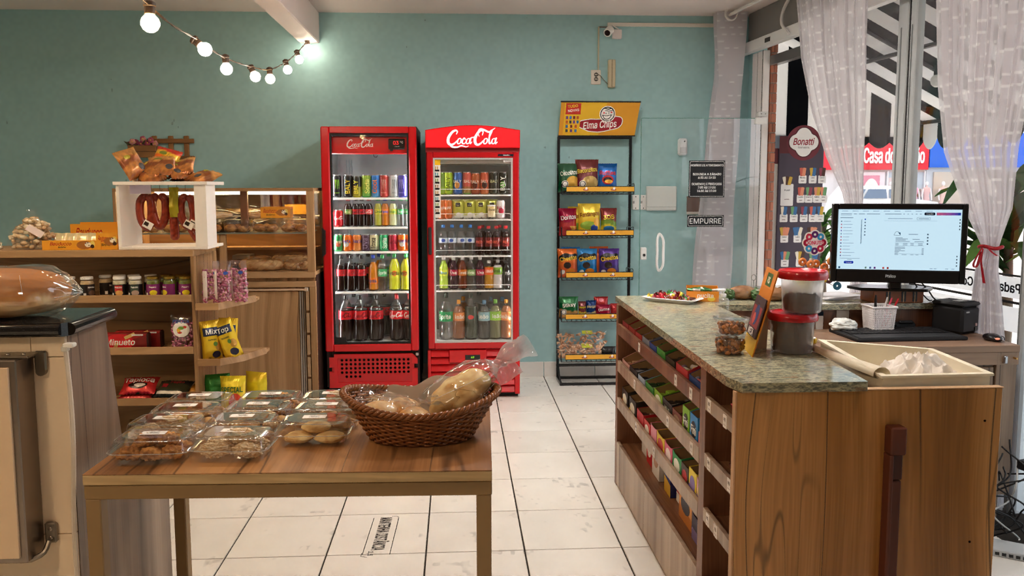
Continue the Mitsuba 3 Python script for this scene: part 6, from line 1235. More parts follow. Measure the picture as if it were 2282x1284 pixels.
# lattice with flower box
k = thing('wall_lattice', 'little wooden lattice with a flower box of pink flowers on the teal wall', 'wall decoration')
lw = tinted('#6e4a2a', '#a06f3f', 3, 60)
for x in (-2.26, -2.14, -2.025): MB().add(bx(x - 0.018, x + 0.018, YW - 0.022, YW - 0.002, 1.58 if x > -2.1 else 1.62, 1.884, 0.004), lw).build(k + '__slat', 'satin')
for z in (1.828, 1.70): MB().add(bx(-2.27, -1.963, YW - 0.036, YW - 0.023, z, z + 0.034, 0.004), lw).build(k + '__slat', 'satin')
bk_ = k + '__flower_box'
MB().add(bx(-2.43, -2.225, YW - 0.09, YW - 0.036, 1.72, 1.81, 0.004), lw).add(bx(-2.432, -2.223, YW - 0.092, YW - 0.035, 1.763, 1.767), col('#4a2f1a')).build(bk_, 'satin')
R = random.Random(8)
for q in range(11):
    c = np.array([-2.43 + 0.2 * (q + 0.5) / 11 + R.uniform(-0.012, 0.012), YW - 0.07 + R.uniform(-0.02, 0.03), 1.815 + R.uniform(0.0, 0.05)])
    m = MB(); cc = col(('#8e3a52', '#a8506a', '#c98a84', '#7a2f48')[q % 4])
    for j in range(5):
        a = j * 2 * PI / 5 + q; m.add(ball(0.0125, c + np.array([math.cos(a) * 0.011, -0.003, math.sin(a) * 0.011]), (1, 0.6, 1), 1), cc * R.uniform(0.8, 1.2), True)
    m.add(ball(0.005, c + np.array([0, -0.01, 0]), (1, 1, 1), 1), col('#d8b04a'), True).build(bk_ + '__flower', 'satin')
m = MB()
for q in range(14):
    a = np.array([-2.43 + 0.21 * q / 14, YW - 0.06, 1.81]); d = np.array([R.uniform(-0.05, 0.05), R.uniform(-0.03, 0.01), R.uniform(0.01, 0.05)])
    m.add(tube([a, a + d * 0.5, a + d], [0.002, 0.008, 0.001], 4), col('#4a4a2c'), True)
m.build(bk_ + '__leaves', 'satin'); tag(bk_ + '__leaves', kind='stuff')
# ------------------------------------------------------------------ street side: jamb, shutter, glazing
alu = col('#aeb1b2')
k = thing('door_1', None, None); tag('door_1', kind='structure')
MB().add(fbx(0.18, 0.375, -0.02, 0.03, 0, 2.50, 0.004), col('#e4dfdd')).add(fbx(0.27, 0.274, -0.0215, -0.019, 0, 2.5), col('#8f8a88')).add(fbx(0.355, 0.361, -0.0215, -0.019, 0, 2.5), col('#2a2828')).build('door_1__jamb', 'satin')
structure('trim_2', MB().add(fbx(0.16, 4.9, -0.05, 0.0, 2.575, 2.799, 0.004), col('#7d7b78')), 'satin'); tag('trim_2', 'gray roller shutter box above the street windows')
MB().add(fbx(0.02, 4.9, -0.085, -0.03, 2.50, 2.58, 0.004), col('#d9d9d8')).build('trim_2__bottom_bar', 'satin')
MB().add(fbx(0.52, 0.60, -0.088, -0.084, 2.525, 2.555), col('#3a3836')).build('trim_2__slot', 'satin')
MB().add(tube(curve([street(0.86, 2.80, -0.06), street(0.80, 2.70, -0.09), street(0.82, 2.60, -0.11), street(0.90, 2.52, -0.10)], 14), 0.011, 8), col('#d4d2d0')).build('trim_2__cord', 'satin')
k = thing('window_1', None, None); tag('window_1', kind='structure')
m = MB().add(fbx(0.39, 1.25, 0.02, 0.08, 2.385, 2.455, 0.004), col('#8f8a86')).add(fbx(1.25, 4.9, 0.02, 0.06, 2.605, 2.64, 0.004), col('#4a4a4c')); m.build('window_1__header_rail', 'metal')
for u0, u1 in ((1.945, 2.035), (2.055, 2.11), (2.93, 2.965)):
    MB().add(fbx(u0, u1, 0.01, 0.06, 0.0, 2.60, 0.005), alu).add(fbx(u0 + (u1 - u0) * 0.35, u0 + (u1 - u0) * 0.42, 0.004, 0.011, 0, 2.36), col('#8c9092')).build('window_1__mullion', 'satin')
MB().add(fbx(2.035, 2.055, 0.02, 0.05, 0.0, 2.60), col('#121214')).build('window_1__seal', 'satin')
for u0, u1 in ((1.30, 1.945), (2.11, 2.93), (2.965, 4.9)):
    P = np.array([street(u0, 0, 0.035), street(u1, 0, 0.035), street(u1, 2.6, 0.035), street(u0, 2.6, 0.035)])
    MB().add((P, [[0, 1, 2, 3]]), (1, 1, 1), False).build('window_1__pane', 'pane')
def fpanel(u0, u1, z0, z1, off=0.033): return np.array([street(u0, z0, off), street(u1, z0, off), street(u1, z1, off), street(u0, z1, off)]), [[0, 1, 2, 3]]
MB().add(fpanel(2.967, 4.88, 0.02, 1.06), col('#e6eef0'), False).build('window_1__frosted_film', 'frost')
BACK = lambda u, z: frame(street(u, z, 0.031), FT * 1.0, (0, 0, 1))
m = MB().add(fpanel(2.115, 2.925, 0.985, 1.082), col('#e9ecee'), False).add(fpanel(2.115, 2.925, 0.83, 0.945), col('#e9ecee'), False)
m.build('window_1__white_band', 'frost'); MB().add(fpanel(2.115, 2.925, 1.085, 1.094, 0.032), col('#1c1c1e'), False).add(fpanel(2.115, 2.925, 0.96, 0.972, 0.032), col('#1c1c1e'), False).build('window_1__band_line', 'satin')
def mirrored(s, h, u, z, fit=None, c='#1d1d20', slant=0.0, bold=True):
    v, f = text(s, h, 0.0006, bold, fit=fit, slant=slant); v = v * [-1, 1, 1]
    return MB().add((v, f[:, ::-1]), col(c), False, BACK(u, z)).add((v * [1, 1, -1], f), col(c), False, BACK(u, z))
mirrored('Confeitaria', 0.042, 2.46, 1.033, 0.34).build('window_1__lettering', 'matte'); mirrored('Padaria e', 0.042, 2.79, 1.033, 0.24).build('window_1__lettering', 'matte')
mirrored('Cafeteria', 0.035, 2.40, 0.888, 0.3).build('window_1__lettering', 'matte')
m = MB()
for s_ in (stroke([(0.06, 0.05), (0.05, -0.03), (0.03, -0.045), (0.0, 0.0), (0.0, 0.05), (-0.005, -0.04)], [0.01, 0.016, 0.014, 0.01, 0.014, 0.012], 30), stroke([(-0.05, 0.03), (-0.03, 0.05), (-0.02, 0.02), (-0.05, -0.01), (-0.04, -0.045), (-0.02, -0.03)], [0.01, 0.014, 0.014, 0.014, 0.012, 0.01], 30)):
    m.add(slab(affinity.scale(s_, -1, 1, origin=(0, 0)), 0, 0.001), col('#f6f6f6'), False, BACK(3.02, 0.975))
m.build('window_1__lettering', 'matte')
# open glass door
k = thing('glass_door', 'frameless glass door standing open parallel to the teal wall', 'door')
GX0, GX1, GY = 1.331, 2.205, 5.80
P = np.array([[GX0, GY, 0.015], [GX1, GY, 0.015], [GX1, GY, 1.985], [GX0, GY, 1.985]])
MB().add((P, [[0, 1, 2, 3]]), (1, 1, 1), False).build(k + '__pane', 'pane')
MB().add(bx(GX0 - 0.004, GX0, GY - 0.004, GY + 0.004, 0.015, 1.985), col('#5f8f88')).add(bx(GX0, GX1, GY - 0.004, GY + 0.004, 1.985, 1.989), col('#5f8f88')).build(k + '__edge', 'gloss')
MB().add(tube(curve([(1.470, GY - 0.02, 0.885), (1.448, GY - 0.045, 0.93), (1.448, GY - 0.05, 1.02), (1.448, GY - 0.045, 1.11), (1.470, GY - 0.02, 1.155), (1.492, GY - 0.045, 1.11), (1.492, GY - 0.05, 1.02), (1.492, GY - 0.045, 0.93)], 40, True), 0.0095, 8, True), col('#e6e8e8')).build(k + '__handle', 'gloss')
MB().add(bx(1.336, 1.378, GY - 0.02, GY + 0.02, 0.965, 1.055, 0.005), col('#dcdedd')).add(cyl(0.01, 0, 0.006, 14), col('#3a3a3c'), 30, FRONT((1.358, GY - 0.02, 1.0))).build(k + '__lock', 'gloss')
MB().add(bx(2.16, 2.245, GY - 0.025, GY + 0.02, 1.945, 1.992, 0.004), col('#e2e2e0')).build(k + '__hinge', 'satin')
MB().add(bx(2.18, 2.25, GY - 0.02, GY + 0.03, 2.0, 2.035, 0.003), col('#cfcfcd')).add(cyl(0.004, 0, 0.003, 8), col('#55544f'), 30, FRONT((2.20, GY - 0.02, 2.018))).add(cyl(0.004, 0, 0.003, 8), col('#55544f'), 30, FRONT((2.23, GY - 0.02, 2.018))).build(k + '__hinge_plate', 'satin')
def door_sign(name, x0, x1, z0, z1, lines, label, border=True):
    k_ = thing(name, label, 'sign'); y = GY - 0.004
    m = MB().add(bx(x0, x1, y - 0.002, y, z0, z1, 0.001), col('#141416'))
    m.build(k_ + '__board', 'gloss'); m = MB(); b = sbox(0.006, 0.006, x1 - x0 - 0.006, z1 - z0 - 0.006)
    if border: b = b.buffer(-0.01).buffer(0.01); m.add(slab(b.difference(b.buffer(-0.003)), 0, 0.0005), col('#d9d9d9'), False, FRONT((x0, y - 0.0021, z0)))
    for s_, h, dz, fit, bold in lines: m.add(text(s_, h, 0.0005, bold, fit=fit), col('#f1f1f1'), False, FRONT(((x0 + x1) / 2, y - 0.0021, z1 - dz)))
    m.build(k_ + '__lettering', 'matte')
door_sign('hours_sign', 1.682, 1.948, 1.418, 1.684, [('HORÁRIO DE ATENDIMENTO', 0.015, 0.034, 0.24, True), ('SEGUNDA A SÁBADO', 0.0155, 0.098, 0.21, True), ('6:30 ÀS 19:30', 0.0155, 0.123, 0.13, True), ('DOMINGO E FERIADOS', 0.0155, 0.169, 0.22, True), ('7:00 ÀS 12:00', 0.0155, 0.194, 0.13, True), ('14:00 ÀS 19:00', 0.0155, 0.219, 0.14, True)], 'black opening hours sign with white lettering on the glass door')
door_sign('push_sign', 1.676, 1.948, 1.203, 1.289, [('EMPURRE', 0.038, 0.043, 0.235, False)], 'black sign reading EMPURRE on the glass door')
# curtains
k = thing('curtain_rod', 'white curtain rod running along the street windows', 'curtain rod')
MB().add(tube([street(0.12, 2.768, -0.25), street(4.8, 2.768, -0.25)], 0.0125, 10), col('#dad6d2')).build(k + '__rod', 'satin')
MB().add(ball(0.02, street(0.13, 2.768, -0.25), (1, 1, 1), 1), col('#cfcac6')).build(k + '__finial', 'satin')
def cloth(rows, freq, amp, n=150, off=-0.085, seed=0):
    "rows: (z, u left, u right, fold scale); a sheet hanging in folds along the street side"
    Z = np.concatenate([np.linspace(a[0], b[0], 8, endpoint=False) for a, b in zip(rows, rows[1:])] + [[rows[-1][0]]])
    zz = np.array([r[0] for r in rows])[::-1]; t = np.linspace(0, 1, n); P = []
    for z in Z:
        u0, u1, sc = (np.interp(z, zz, np.array([r[i] for r in rows])[::-1]) for i in (1, 2, 3))
        ph = 2 * PI * freq * t + 0.6 * np.sin(5 * t + seed) + 0.25 * np.sin(z * 3 + t * 9)
        u = u0 + (u1 - u0) * (t + 0.15 / freq * np.sin(2 * ph))
        o = off + amp * sc * (np.sin(ph) + 0.35 * np.sin(2.3 * ph + seed))
        P.append(F0 + u[:, None] * FT + (o + np.interp(z, [0.5, 1.2, 2.75], [0.0, 0.0, -0.12]))[:, None] * FN + [0, 0, z])
    return grid(np.array(P))
pts = [(2.20, 6.19), (1.95, 6.17), (2.18, 6.14), (1.93, 6.115), (2.17, 6.085), (1.94, 6.055), (2.17, 6.02)]
pth = curve([(x, y, 0) for x, y in pts], 150)
Z = np.linspace(2.79, 0.06, 60); P = []
for z in Z:
    sh = -0.10 * max(0, (2.3 - z) / 1.6) ** 0.8 if z < 2.3 else 0.0; tw = np.interp(z, [0, 1.4, 2.0, 2.3, 2.9], [1.3, 1.0, 0.85, 0.8, 0.95])
    q = pth.copy(); q[:, 0] = 2.06 + (q[:, 0] - 2.06) * tw + sh + 0.006 * np.sin(z * 7 + q[:, 1] * 90); q[:, 2] = z; P.append(q)
solo(MB().add(grid(np.array(P)), (0.85, 0.83, 0.84), True), 'sheer_curtain', 'sheer', 'bunched white sheer curtain in the wall corner behind the glass door', 'curtain')
MB().add(tube([street(0.30, 2.768, -0.25) + np.array([0.045 * math.cos(a), 0, 0.045 * math.sin(a)]) for a in np.linspace(0, 2 * PI, 17)[:-1]], 0.008, 6, True), col('#e8e4e2')).build('sheer_curtain__eyelet', 'gloss')
solo(MB().add(cloth([(2.79, 1.08, 1.885, 1), (2.5, 1.111, 1.865, 1), (2.3, 1.127, 1.841, 1), (1.96, 1.23, 1.818, 0.9), (1.67, 1.388, 1.774, 0.7), (1.46, 1.549, 1.751, 0.5), (1.22, 1.635, 1.726, 0.4), (0.9, 1.643, 1.80, 0.5), (0.4, 1.6, 1.84, 0.8), (0.05, 1.58, 1.86, 0.9)], 9, 0.024, seed=1), (0.85, 0.83, 0.84), True), 'sheer_curtain', 'sheer', 'white sheer curtain gathered towards the window post behind the monitor', 'curtain')
solo(MB().add(cloth([(2.79, 2.42, 3.12, 1), (2.17, 2.423, 3.03, 1), (1.96, 2.425, 2.98, 0.9), (1.66, 2.456, 2.90, 0.7), (1.40, 2.576, 2.868, 0.5), (1.225, 2.686, 2.788, 0.35), (1.115, 2.655, 2.788, 0.5), (0.98, 2.642, 2.82, 0.6), (0.82, 2.638, 2.848, 0.7), (0.4, 2.62, 2.88, 0.9), (0.05, 2.61, 2.90, 1)], 10, 0.026, seed=4), (0.85, 0.83, 0.84), True), 'sheer_curtain', 'sheer', 'white sheer curtain tied with a red ribbon at the right', 'curtain')
k = thing('curtain_ribbon', 'red ribbon tied around the right sheer curtain', 'ribbon'); rr = col('#a31c26')
a = np.linspace(0, 2 * PI, 24, endpoint=False)
MB().add(tube([street(2.857 + 0.058 * math.cos(t), 1.222 + 0.004 * math.sin(3 * t), -0.085 + 0.036 * math.sin(t)) for t in a], 0.0085, 6, True), rr, True).build(k + '__band', 'satin')
for p in ([street(2.860, 1.222, -0.125), street(2.885, 1.23, -0.133), street(2.925, 1.205, -0.133), street(2.955, 1.19, -0.13)], [street(2.855, 1.22, -0.125), street(2.830, 1.17, -0.133), street(2.815, 1.14, -0.133), street(2.820, 1.125, -0.13), street(2.838, 1.14, -0.13), street(2.850, 1.2, -0.125)], [street(2.860, 1.215, -0.125), street(2.865, 1.16, -0.135), street(2.875, 1.11, -0.133), street(2.885, 1.06, -0.13)]):
    c = curve(p, 16); w = np.linspace(0.5, 1.0, 16)[:, None] * 0.0095
    G = np.stack([c - FT * w, c + FT * w], 1); MB().add(grid(G), rr, True).build(k + '__tail', 'satin')
# ------------------------------------------------------------------ outdoors
structure('pavement', MB().add(bx(2.25, 9.0, -8, 60, -0.12, -0.02), col('#cfcac2')), 'matte')
structure('street', MB().add(bx(9.0, 60.0, -8, 60, -0.2, -0.12), col('#a9a6a2')), 'matte')
k = thing('brick_pillar', 'slim brick pillar outside the shop door', 'pillar')
q = 0
for r in range(37):
    for j in range(2):
        o0 = 0.035 + (0.0, 0.024)[j] - (0.012 if r % 2 and j else 0); o1 = 0.056 - (0.012 if r % 2 else 0) if j == 0 else 0.085
        MB().add(fbx(0.31, 0.385, o0, o1, r * 0.073, r * 0.073 + 0.066, 0.003), col('#a5664e') * (0.8 + 0.4 * ((r * 7 + j * 3) % 5) / 5)).build(k + '__brick', 'satin')
MB().add(fbx(0.315, 0.380, 0.037, 0.082, 0, 2.70), col('#8d8078')).build(k + '__mortar', 'matte')
k = thing('awning', 'black and white striped awning with scalloped edge over the shop windows', 'awning')
SW = 0.1825; wh, bl = col('#e6e4e2'), col('#1d1e22')
O0, O1, UG = 0.18, 1.62, -0.09
def roofz(o): return 2.80 - 0.484 * (o - 0.02)
def scallop(w, d, n=10): return [(w * (1 - t), -d * math.sin(PI * t) ** 0.8) for t in np.linspace(0, 1, n)]
for q in range(27):
    c = bl if q % 2 else wh; u0 = UG + q * SW
    P = np.array([[street(u, roofz(o), o) for o in (O0, O1)] for u in (u0, u0 + SW)]); G = grid(P); v, f = G
    v2 = v + [0, 0, 0.006]; m = MB().add((np.vstack([v, v2]), np.vstack([f, f[:, ::-1] + len(v)])), c, False)
    drop = Polygon([(0, 0), (SW, 0), (SW, -0.14)] + [(x, -0.14 + y) for x, y in scallop(SW, 0.09)] + [(0, -0.14)])
    m.add(xf(slab(drop, 0, 0.004), FM @ frame((u0, O1, roofz(O1)), (1, 0, 0), (0, 0, 1))), c, False); m.build(k + '__stripe', 'awning_cloth')
for q in range(8):
    c = bl if q % 2 else wh; o0 = 0.225 + q * SW; o1 = min(o0 + SW, O1)
    if o0 >= O1: break
    pl = Polygon([(o0, 1.90), (o1, 1.90), (o1, roofz(o1)), (o0, roofz(o0))]); a = street(UG, 0, 0)
    M = frame(a, FN, (0, 0, 1)); m = MB().add(slab(pl, -0.003, 0.003), c, False, M)
    sc = Polygon([(o0, 1.90), (o1, 1.90), (o1, 1.855)] + [(o1 - (o1 - o0) * t, 1.855 - 0.05 * math.sin(PI * t)) for t in np.linspace(0, 1, 8)] + [(o0, 1.855)])
    m.add(slab(sc, -0.003, 0.003), bl, False, M); m.build(k + '__gable_stripe', 'awning_cloth')
for o, d in ((0.75, 0.03), (1.58, 0.03)): MB().add(tube([street(UG, roofz(o) - d, o), street(4.8, roofz(o) - d, o)], 0.016, 8), bl).build(k + '__bar', 'satin')
for u in (0.9, 2.2, 3.5): MB().add(tube([street(u, roofz(O0) - 0.03, O0), street(u, roofz(O1) - 0.03, O1)], 0.014, 8), bl).build(k + '__rafter', 'satin')
MB().add(tube([street(UG - 0.01, 1.90, 0.225), street(UG - 0.01, 1.90, O1)], 0.012, 8), bl).build(k + '__bar', 'satin')
k = thing('awning_bulb', 'unlit white bulb hanging under the striped awning', 'light bulb')
b = street(1.723, 2.114, 0.42)
MB().add(ball(0.035, b, (1, 1, 1.1), 2), col('#e9e6e2'), True).build(k + '__globe', 'gloss'); MB().add(cyl(0.018, 0.03, 0.09, 12, b), col('#2a2a2c')).add(tube([b + [0, 0, 0.09], b + [0, 0, 0.6]], 0.004, 5), col('#2a2a2c')).build(k + '__socket', 'satin')
# ice cream totem
k = thing('ice_cream_totem', 'dark purple ice cream poster stand with white quatrefoil badge outside the door', 'poster stand')
BX0, BX1, BY, TD_ = 2.487, 2.84, 6.14, -0.07
MB().add(bx(BX0, BX1, BY, BY + 0.09, 0.83, 1.885, 0.003), col('#453a47')).build(k + '__panel', 'satin')
MB().add(xf(bx(0, 0.085, 0, 0.004, 0.88, 1.86, 0.001), mat((BX0 - 0.07, BY + 0.03, -0.07), -0.1)), col('#d9d2c8')).add(xf(bx(0, 0.085, -0.001, 0.004, 1.74, 1.86, 0.001), mat((BX0 - 0.07, BY + 0.03, -0.07), -0.1)), col('#6d2a30')).build(k + '__side_panel', 'satin')
badge = union_all([Point(x, y).buffer(0.06, 10) for x, y in ((0, 0.05), (0, -0.05), (0.055, 0), (-0.055, 0))]).buffer(0.03).buffer(-0.03)
FB = lambda x, z, l=0.0: FRONT((BX0 + x, BY - 0.0005 - l, z + TD_))
m = MB().add(slab(Point(0, 0).buffer(0.135, 20), 0, 0.0005), col('#6d2430'), False, FB(0.19, 1.90)).add(slab(sbox(-0.19, -0.07, -0.11, 0.06), 0, 0.0005), col('#5a1c22'), False, FB(0.19, 1.89)).add(slab(badge.buffer(0.008), 0, 0.0005), col('#4a161e'), False, FB(0.19, 1.905, 0.001)).add(slab(badge, 0, 0.0005), col('#ece8e4'), False, FB(0.19, 1.905, 0.002))
m.add(text('Bonatti', 0.05, 0.0005, True, fit=0.16, slant=0.2), col('#8a1c2c'), False, FB(0.19, 1.91, 0.003)).add(text('Sorvetes', 0.016, 0.0005, False), col('#7a6a6a'), False, FB(0.19, 1.865, 0.003)); m.build(k + '__badge', 'satin')
R = random.Random(5); m = MB(); rows = [(1.62, 4), (1.47, 4), (1.32, 5), (1.16, 3), (1.0, 3)]
def card(x, z, w, h, words, nb):
    g = sbox(-w / 2, -h / 2, w / 2, h / 2).buffer(-0.008).buffer(0.008); m.add(slab(g, 0, 0.0005), col('#e6e2de'), False, FB(x, z, 0.0006))
    m.add(text(words, 0.011, 0.0004, True, fit=w * 0.8), col('#3a2a30'), False, FB(x, z + h * 0.22, 0.0012)).add(slab(sbox(-w * 0.2, -0.003, w * 0.2, 0.003), 0, 0.0004), col('#8a7a7a'), False, FB(x, z - h * 0.2, 0.0012))
    for j in range(nb):
        c = R.choice(('#c9a23a', '#8a3a4a', '#3a6a9a', '#d98a6a', '#e6dcc8', '#4a2a1c', '#6a9a6a', '#c25a4a'))
        g = affinity.rotate(sbox(-0.008, 0, 0.008, 0.055).buffer(0.005), (j - (nb - 1) / 2) * -14, origin=(0, 0)); m.add(slab(g, 0, 0.0004), col(c), False, FB(x + (j - (nb - 1) / 2) * 0.014, z + h * 0.48, 0.0016 + j * 0.0006))
card(0.07, 1.50, 0.1, 0.17, 'Picolé', 3)
for x, z, w_ in ((0.19, 1.62, 'Menta'), (0.27, 1.62, 'Uva'), (0.345, 1.62, 'Coco'), (0.18, 1.47, 'Limão'), (0.245, 1.47, 'Creme'), (0.31, 1.47, 'Milho'), (0.36, 1.47, 'Uva'), (0.05, 1.32, 'Kids'), (0.13, 1.32, 'Copão'), (0.21, 1.32, 'Morango'), (0.28, 1.32, 'Kiwi'), (0.34, 1.32, 'Coco'), (0.06, 1.16, 'Cone'), (0.165, 1.16, 'Leite'), (0.28, 1.16, 'Sundae'), (0.07, 0.97, 'Açaí'), (0.19, 0.97, 'Pote'), (0.3, 0.97, 'Torta')): card(x, z, 0.062, 0.062, w_, 2 if z > 1.3 else 3)
m.build(k + '__print', 'satin')
MB().add(tube([(2.56, BY + 0.05, -0.02), (2.59, BY + 0.04, 0.87)], 0.012, 8), col('#2a2a2c')).add(tube([(2.79, BY + 0.05, -0.02), (2.76, BY + 0.04, 0.87)], 0.012, 8), col('#2a2a2c')).build(k + '__stand', 'satin')
# potted plants
def blades(key, base, n, lo, hi, seed, w=0.03, cols=('#2f4a26', '#41602f', '#56763a', '#263d20'), zlo=0.9):
    R = random.Random(seed); m = MB()
    for q in range(n):
        a = R.uniform(0, 2 * PI); L = R.uniform(lo, hi); up = R.uniform(0.3, 1.0); b = np.array(base) + [0, 0, R.uniform(0, 0.45)]
        d = np.array([math.cos(a), math.sin(a), 0]); t = np.linspace(0, 1, 9)
        c = b + d * (L * t)[:, None] * 0.8 + np.array([0, 0, 1]) * (L * (up * t - (0.55 + 0.3 * R.random()) * t ** 2))[:, None]
        s_ = np.cross(d, [0, 0, 1]); ww = w * np.sin(np.clip(t * 0.9 + 0.1, 0, 1) * PI) ** 0.7
        G = np.stack([c - s_ * ww[:, None], c + s_ * ww[:, None] * 0 + [0, 0, -0.006], c + s_ * ww[:, None]], 1)
        MB().add(grid(G), col(cols[q % 4]) * R.uniform(0.8, 1.25), True).build(key + '__leaf', 'leafy')
for nm, (x, y), n, lo, hi, zb, w, lb, sd in (('potted_palm', (3.10, 4.36), 34, 0.5, 0.95, 1.0, 0.05, 'broad leaved potted palm outside the right window', 3), ('potted_palm', (3.08, 6.62), 44, 0.35, 0.7, 0.8, 0.022, 'thin leaved potted palm beside the ice cream poster stand', 7)):
    k = thing(nm, lb, 'plant')
    MB().add(lathe([(0, 0), (0.15, 0), (0.19, 0.36), (0.21, 0.37), (0.21, 0.41), (0.185, 0.41), (0.17, 0.37), (0, 0.37)], 20, (x, y, -0.02)), col('#5a4a42'), 30).build(k + '__pot', 'satin')
    MB().add(tube([(x, y, 0.33), (x + 0.02, y, zb * 0.7), (x, y + 0.01, zb + 0.4)], [0.035, 0.03, 0.02], 8), col('#5d4a36'), True).build(k + '__stem', 'satin')
    blades(k, (x, y, zb), n, lo, hi, sd, w)
# far side of the street
FYD = 35.0
def fp(x0, x1, z0, z1, d=0.0, t=0.08): return bx(x0, x1, FYD - d - t, FYD - d, z0, z1)
k = thing('shop_building', 'shop across the street with a red sign reading Casa do Cristão', 'building')
MB().add(bx(13.0, 20.85, FYD, FYD + 6, -0.1, 6.0), col('#d9d4d0')).build(k + '__wall', 'matte')
MB().add(fp(14.5, 20.8, 2.2, 3.7, 0.0, 0.3), col('#d2202e')).build(k + '__sign', 'satin')
MB().add(text('Casa do Cristão', 0.62, 0.06, True, fit=2.75), WHITE, False, FRONT((19.2, FYD - 0.31, 2.82))).build(k + '__lettering', 'satin')
MB().add(fp(17.2, 17.55, 0.0, 2.2, 0.05), col('#c01c28')).build(k + '__pillar', 'satin')
MB().add(fp(17.6, 18.95, 0.55, 2.1, 0.02), col('#e9d9d9')).add(fp(17.95, 18.7, 0.65, 1.95, 0.12, 0.02), col('#d98a9a')).add(slab(stroke([(-0.2, -0.5), (-0.22, 0.1), (0, 0.42), (0.22, 0.1), (0.2, -0.5)], [0.2, 0.26, 0.3, 0.26, 0.2], 30), 0, 0.01), col('#efe0d8'), False, FRONT((18.32, FYD - 0.15, 1.25))).build(k + '__poster', 'satin')
for q, (x0, x1) in enumerate(((19.05, 19.9), (19.95, 20.8))):
    MB().add(fp(x0, x1, 0.1, 2.1, 0.01, 0.02), col('#b9c4cc')).build(k + '__window', 'gloss')
    m = MB()
    for j in range(10): m.add(bx(x0 + 0.08 + (j % 4) * 0.2, x0 + 0.24 + (j % 4) * 0.2, FYD - 0.08, FYD - 0.03, 0.5 + (j // 4) * 0.5, 0.85 + (j // 4) * 0.5), col(('#7a3038', '#3a5a3a', '#a07a5a', '#d8c8c4', '#c25a7a')[(j + q) % 5]))
    m.build(k + '__shelf_goods', 'matte')
    for x in (x0, x1 - 0.05): MB().add(fp(x, x + 0.05, 0, 2.15, 0.05), col('#e6e6e6')).build(k + '__window_frame', 'satin')
k = thing('shop_building', 'shop with a blue sign to the right of the red one across the street', 'building')
MB().add(bx(20.9, 40.0, FYD, FYD + 6, -0.1, 6.0), col('#d0d4d8')).build(k + '__wall', 'matte')
MB().add(fp(20.85, 32.0, 2.3, 3.8, 0.0, 0.3), col('#1c5ac4')).build(k + '__sign', 'satin')
MB().add(fp(21.2, 31.5, 0.2, 2.1, 0.02), col('#c4b4a4')).build(k + '__window', 'gloss')
for q, (x, c) in enumerate(((19.55, '#d8dce0'), (20.1, '#e0a0b8'), (20.65, '#d8b0ac'), (21.4, '#d8b4a8'), (19.02, '#e4e4e4'))):
    k = thing('mannequin', 'shop mannequin across the street, ' + ('white top and pink skirt', 'pink and white top', 'pale rose top', 'beige top under the blue sign', 'white top beside the window post')[q], 'mannequin')
    MB().add(lathe([(0, 0.75), (0.13, 0.75), (0.15, 0.95), (0.11, 1.12), (0.17, 1.38), (0.15, 1.45), (0.05, 1.48), (0.045, 1.54), (0, 1.54)], 12, (x, FYD - 0.5, -0.05), (1, 0.6)), col(c), 40).build(k + '__torso', 'satin')
    MB().add(ball(0.09, (x, FYD - 0.5, 1.58), (0.8, 0.9, 1.15), 1), col('#e9e4e0'), True).build(k + '__head', 'satin')
    MB().add(lathe([(0, 0.0), (0.11, 0.02), (0.16, 0.4), (0.13, 0.78), (0, 0.78)], 12, (x, FYD - 0.5, -0.05), (1, 0.6)), col(('#d04a9a', '#3a3438', '#b9a49a', '#a04a5a', '#d8d4d0')[q]), 40).build(k + '__skirt', 'satin')
    for s_ in (-1, 1): MB().add(tube([(x + s_ * 0.15, FYD - 0.5, 1.36), (x + s_ * 0.21, FYD - 0.52, 1.08), (x + s_ * 0.2, FYD - 0.58, 0.85)], [0.045, 0.035, 0.025], 7), col('#e2d8d4'), True).build(k + '__arm', 'satin')
# parked car
k = thing('parked_car', 'white hatchback parked in front of the red shop across the street', 'car'); CYD = 31.0
def cp(x, z): return (15.25 + x, z)
body = Polygon([cp(0.05, 0.3), cp(3.75, 0.3), cp(3.85, 0.55), cp(3.75, 0.80), cp(2.85, 0.93), cp(2.25, 1.38), cp(1.7, 1.45), cp(0.5, 1.43), cp(0.12, 0.98), cp(0.0, 0.6)])
MB().add(slab(body.buffer(0.05), -0.8, 0.8), col('#eceae8'), 40, frame((0, CYD + 0.8, 0), (1, 0, 0), (0, 0, 1))).build(k + '__body', 'gloss')
for pl in ([(0.3, 1.0), (0.62, 1.36), (0.8, 1.36), (0.62, 1.0)], [(0.72, 1.0), (0.92, 1.36), (1.62, 1.36), (1.68, 1.0)], [(1.78, 1.0), (1.75, 1.36), (2.2, 1.3), (2.6, 1.0)]): MB().add(slab(Polygon([cp(*p) for p in pl]), 0, 0.02), col('#6a7a90'), 20, FRONT((0, CYD - 0.05, 0))).build(k + '__window', 'gloss')
for x in (0.8, 3.0): MB().add(cyl(0.29, -0.05, 0.15, 24), col('#1a1a1c'), 30, FRONT((15.25 + x, CYD - 0.0, 0.24))).add(cyl(0.18, 0.15, 0.17, 18), col('#b9b9bb'), 30, FRONT((15.25 + x, CYD, 0.24))).build(k + '__wheel', 'satin')
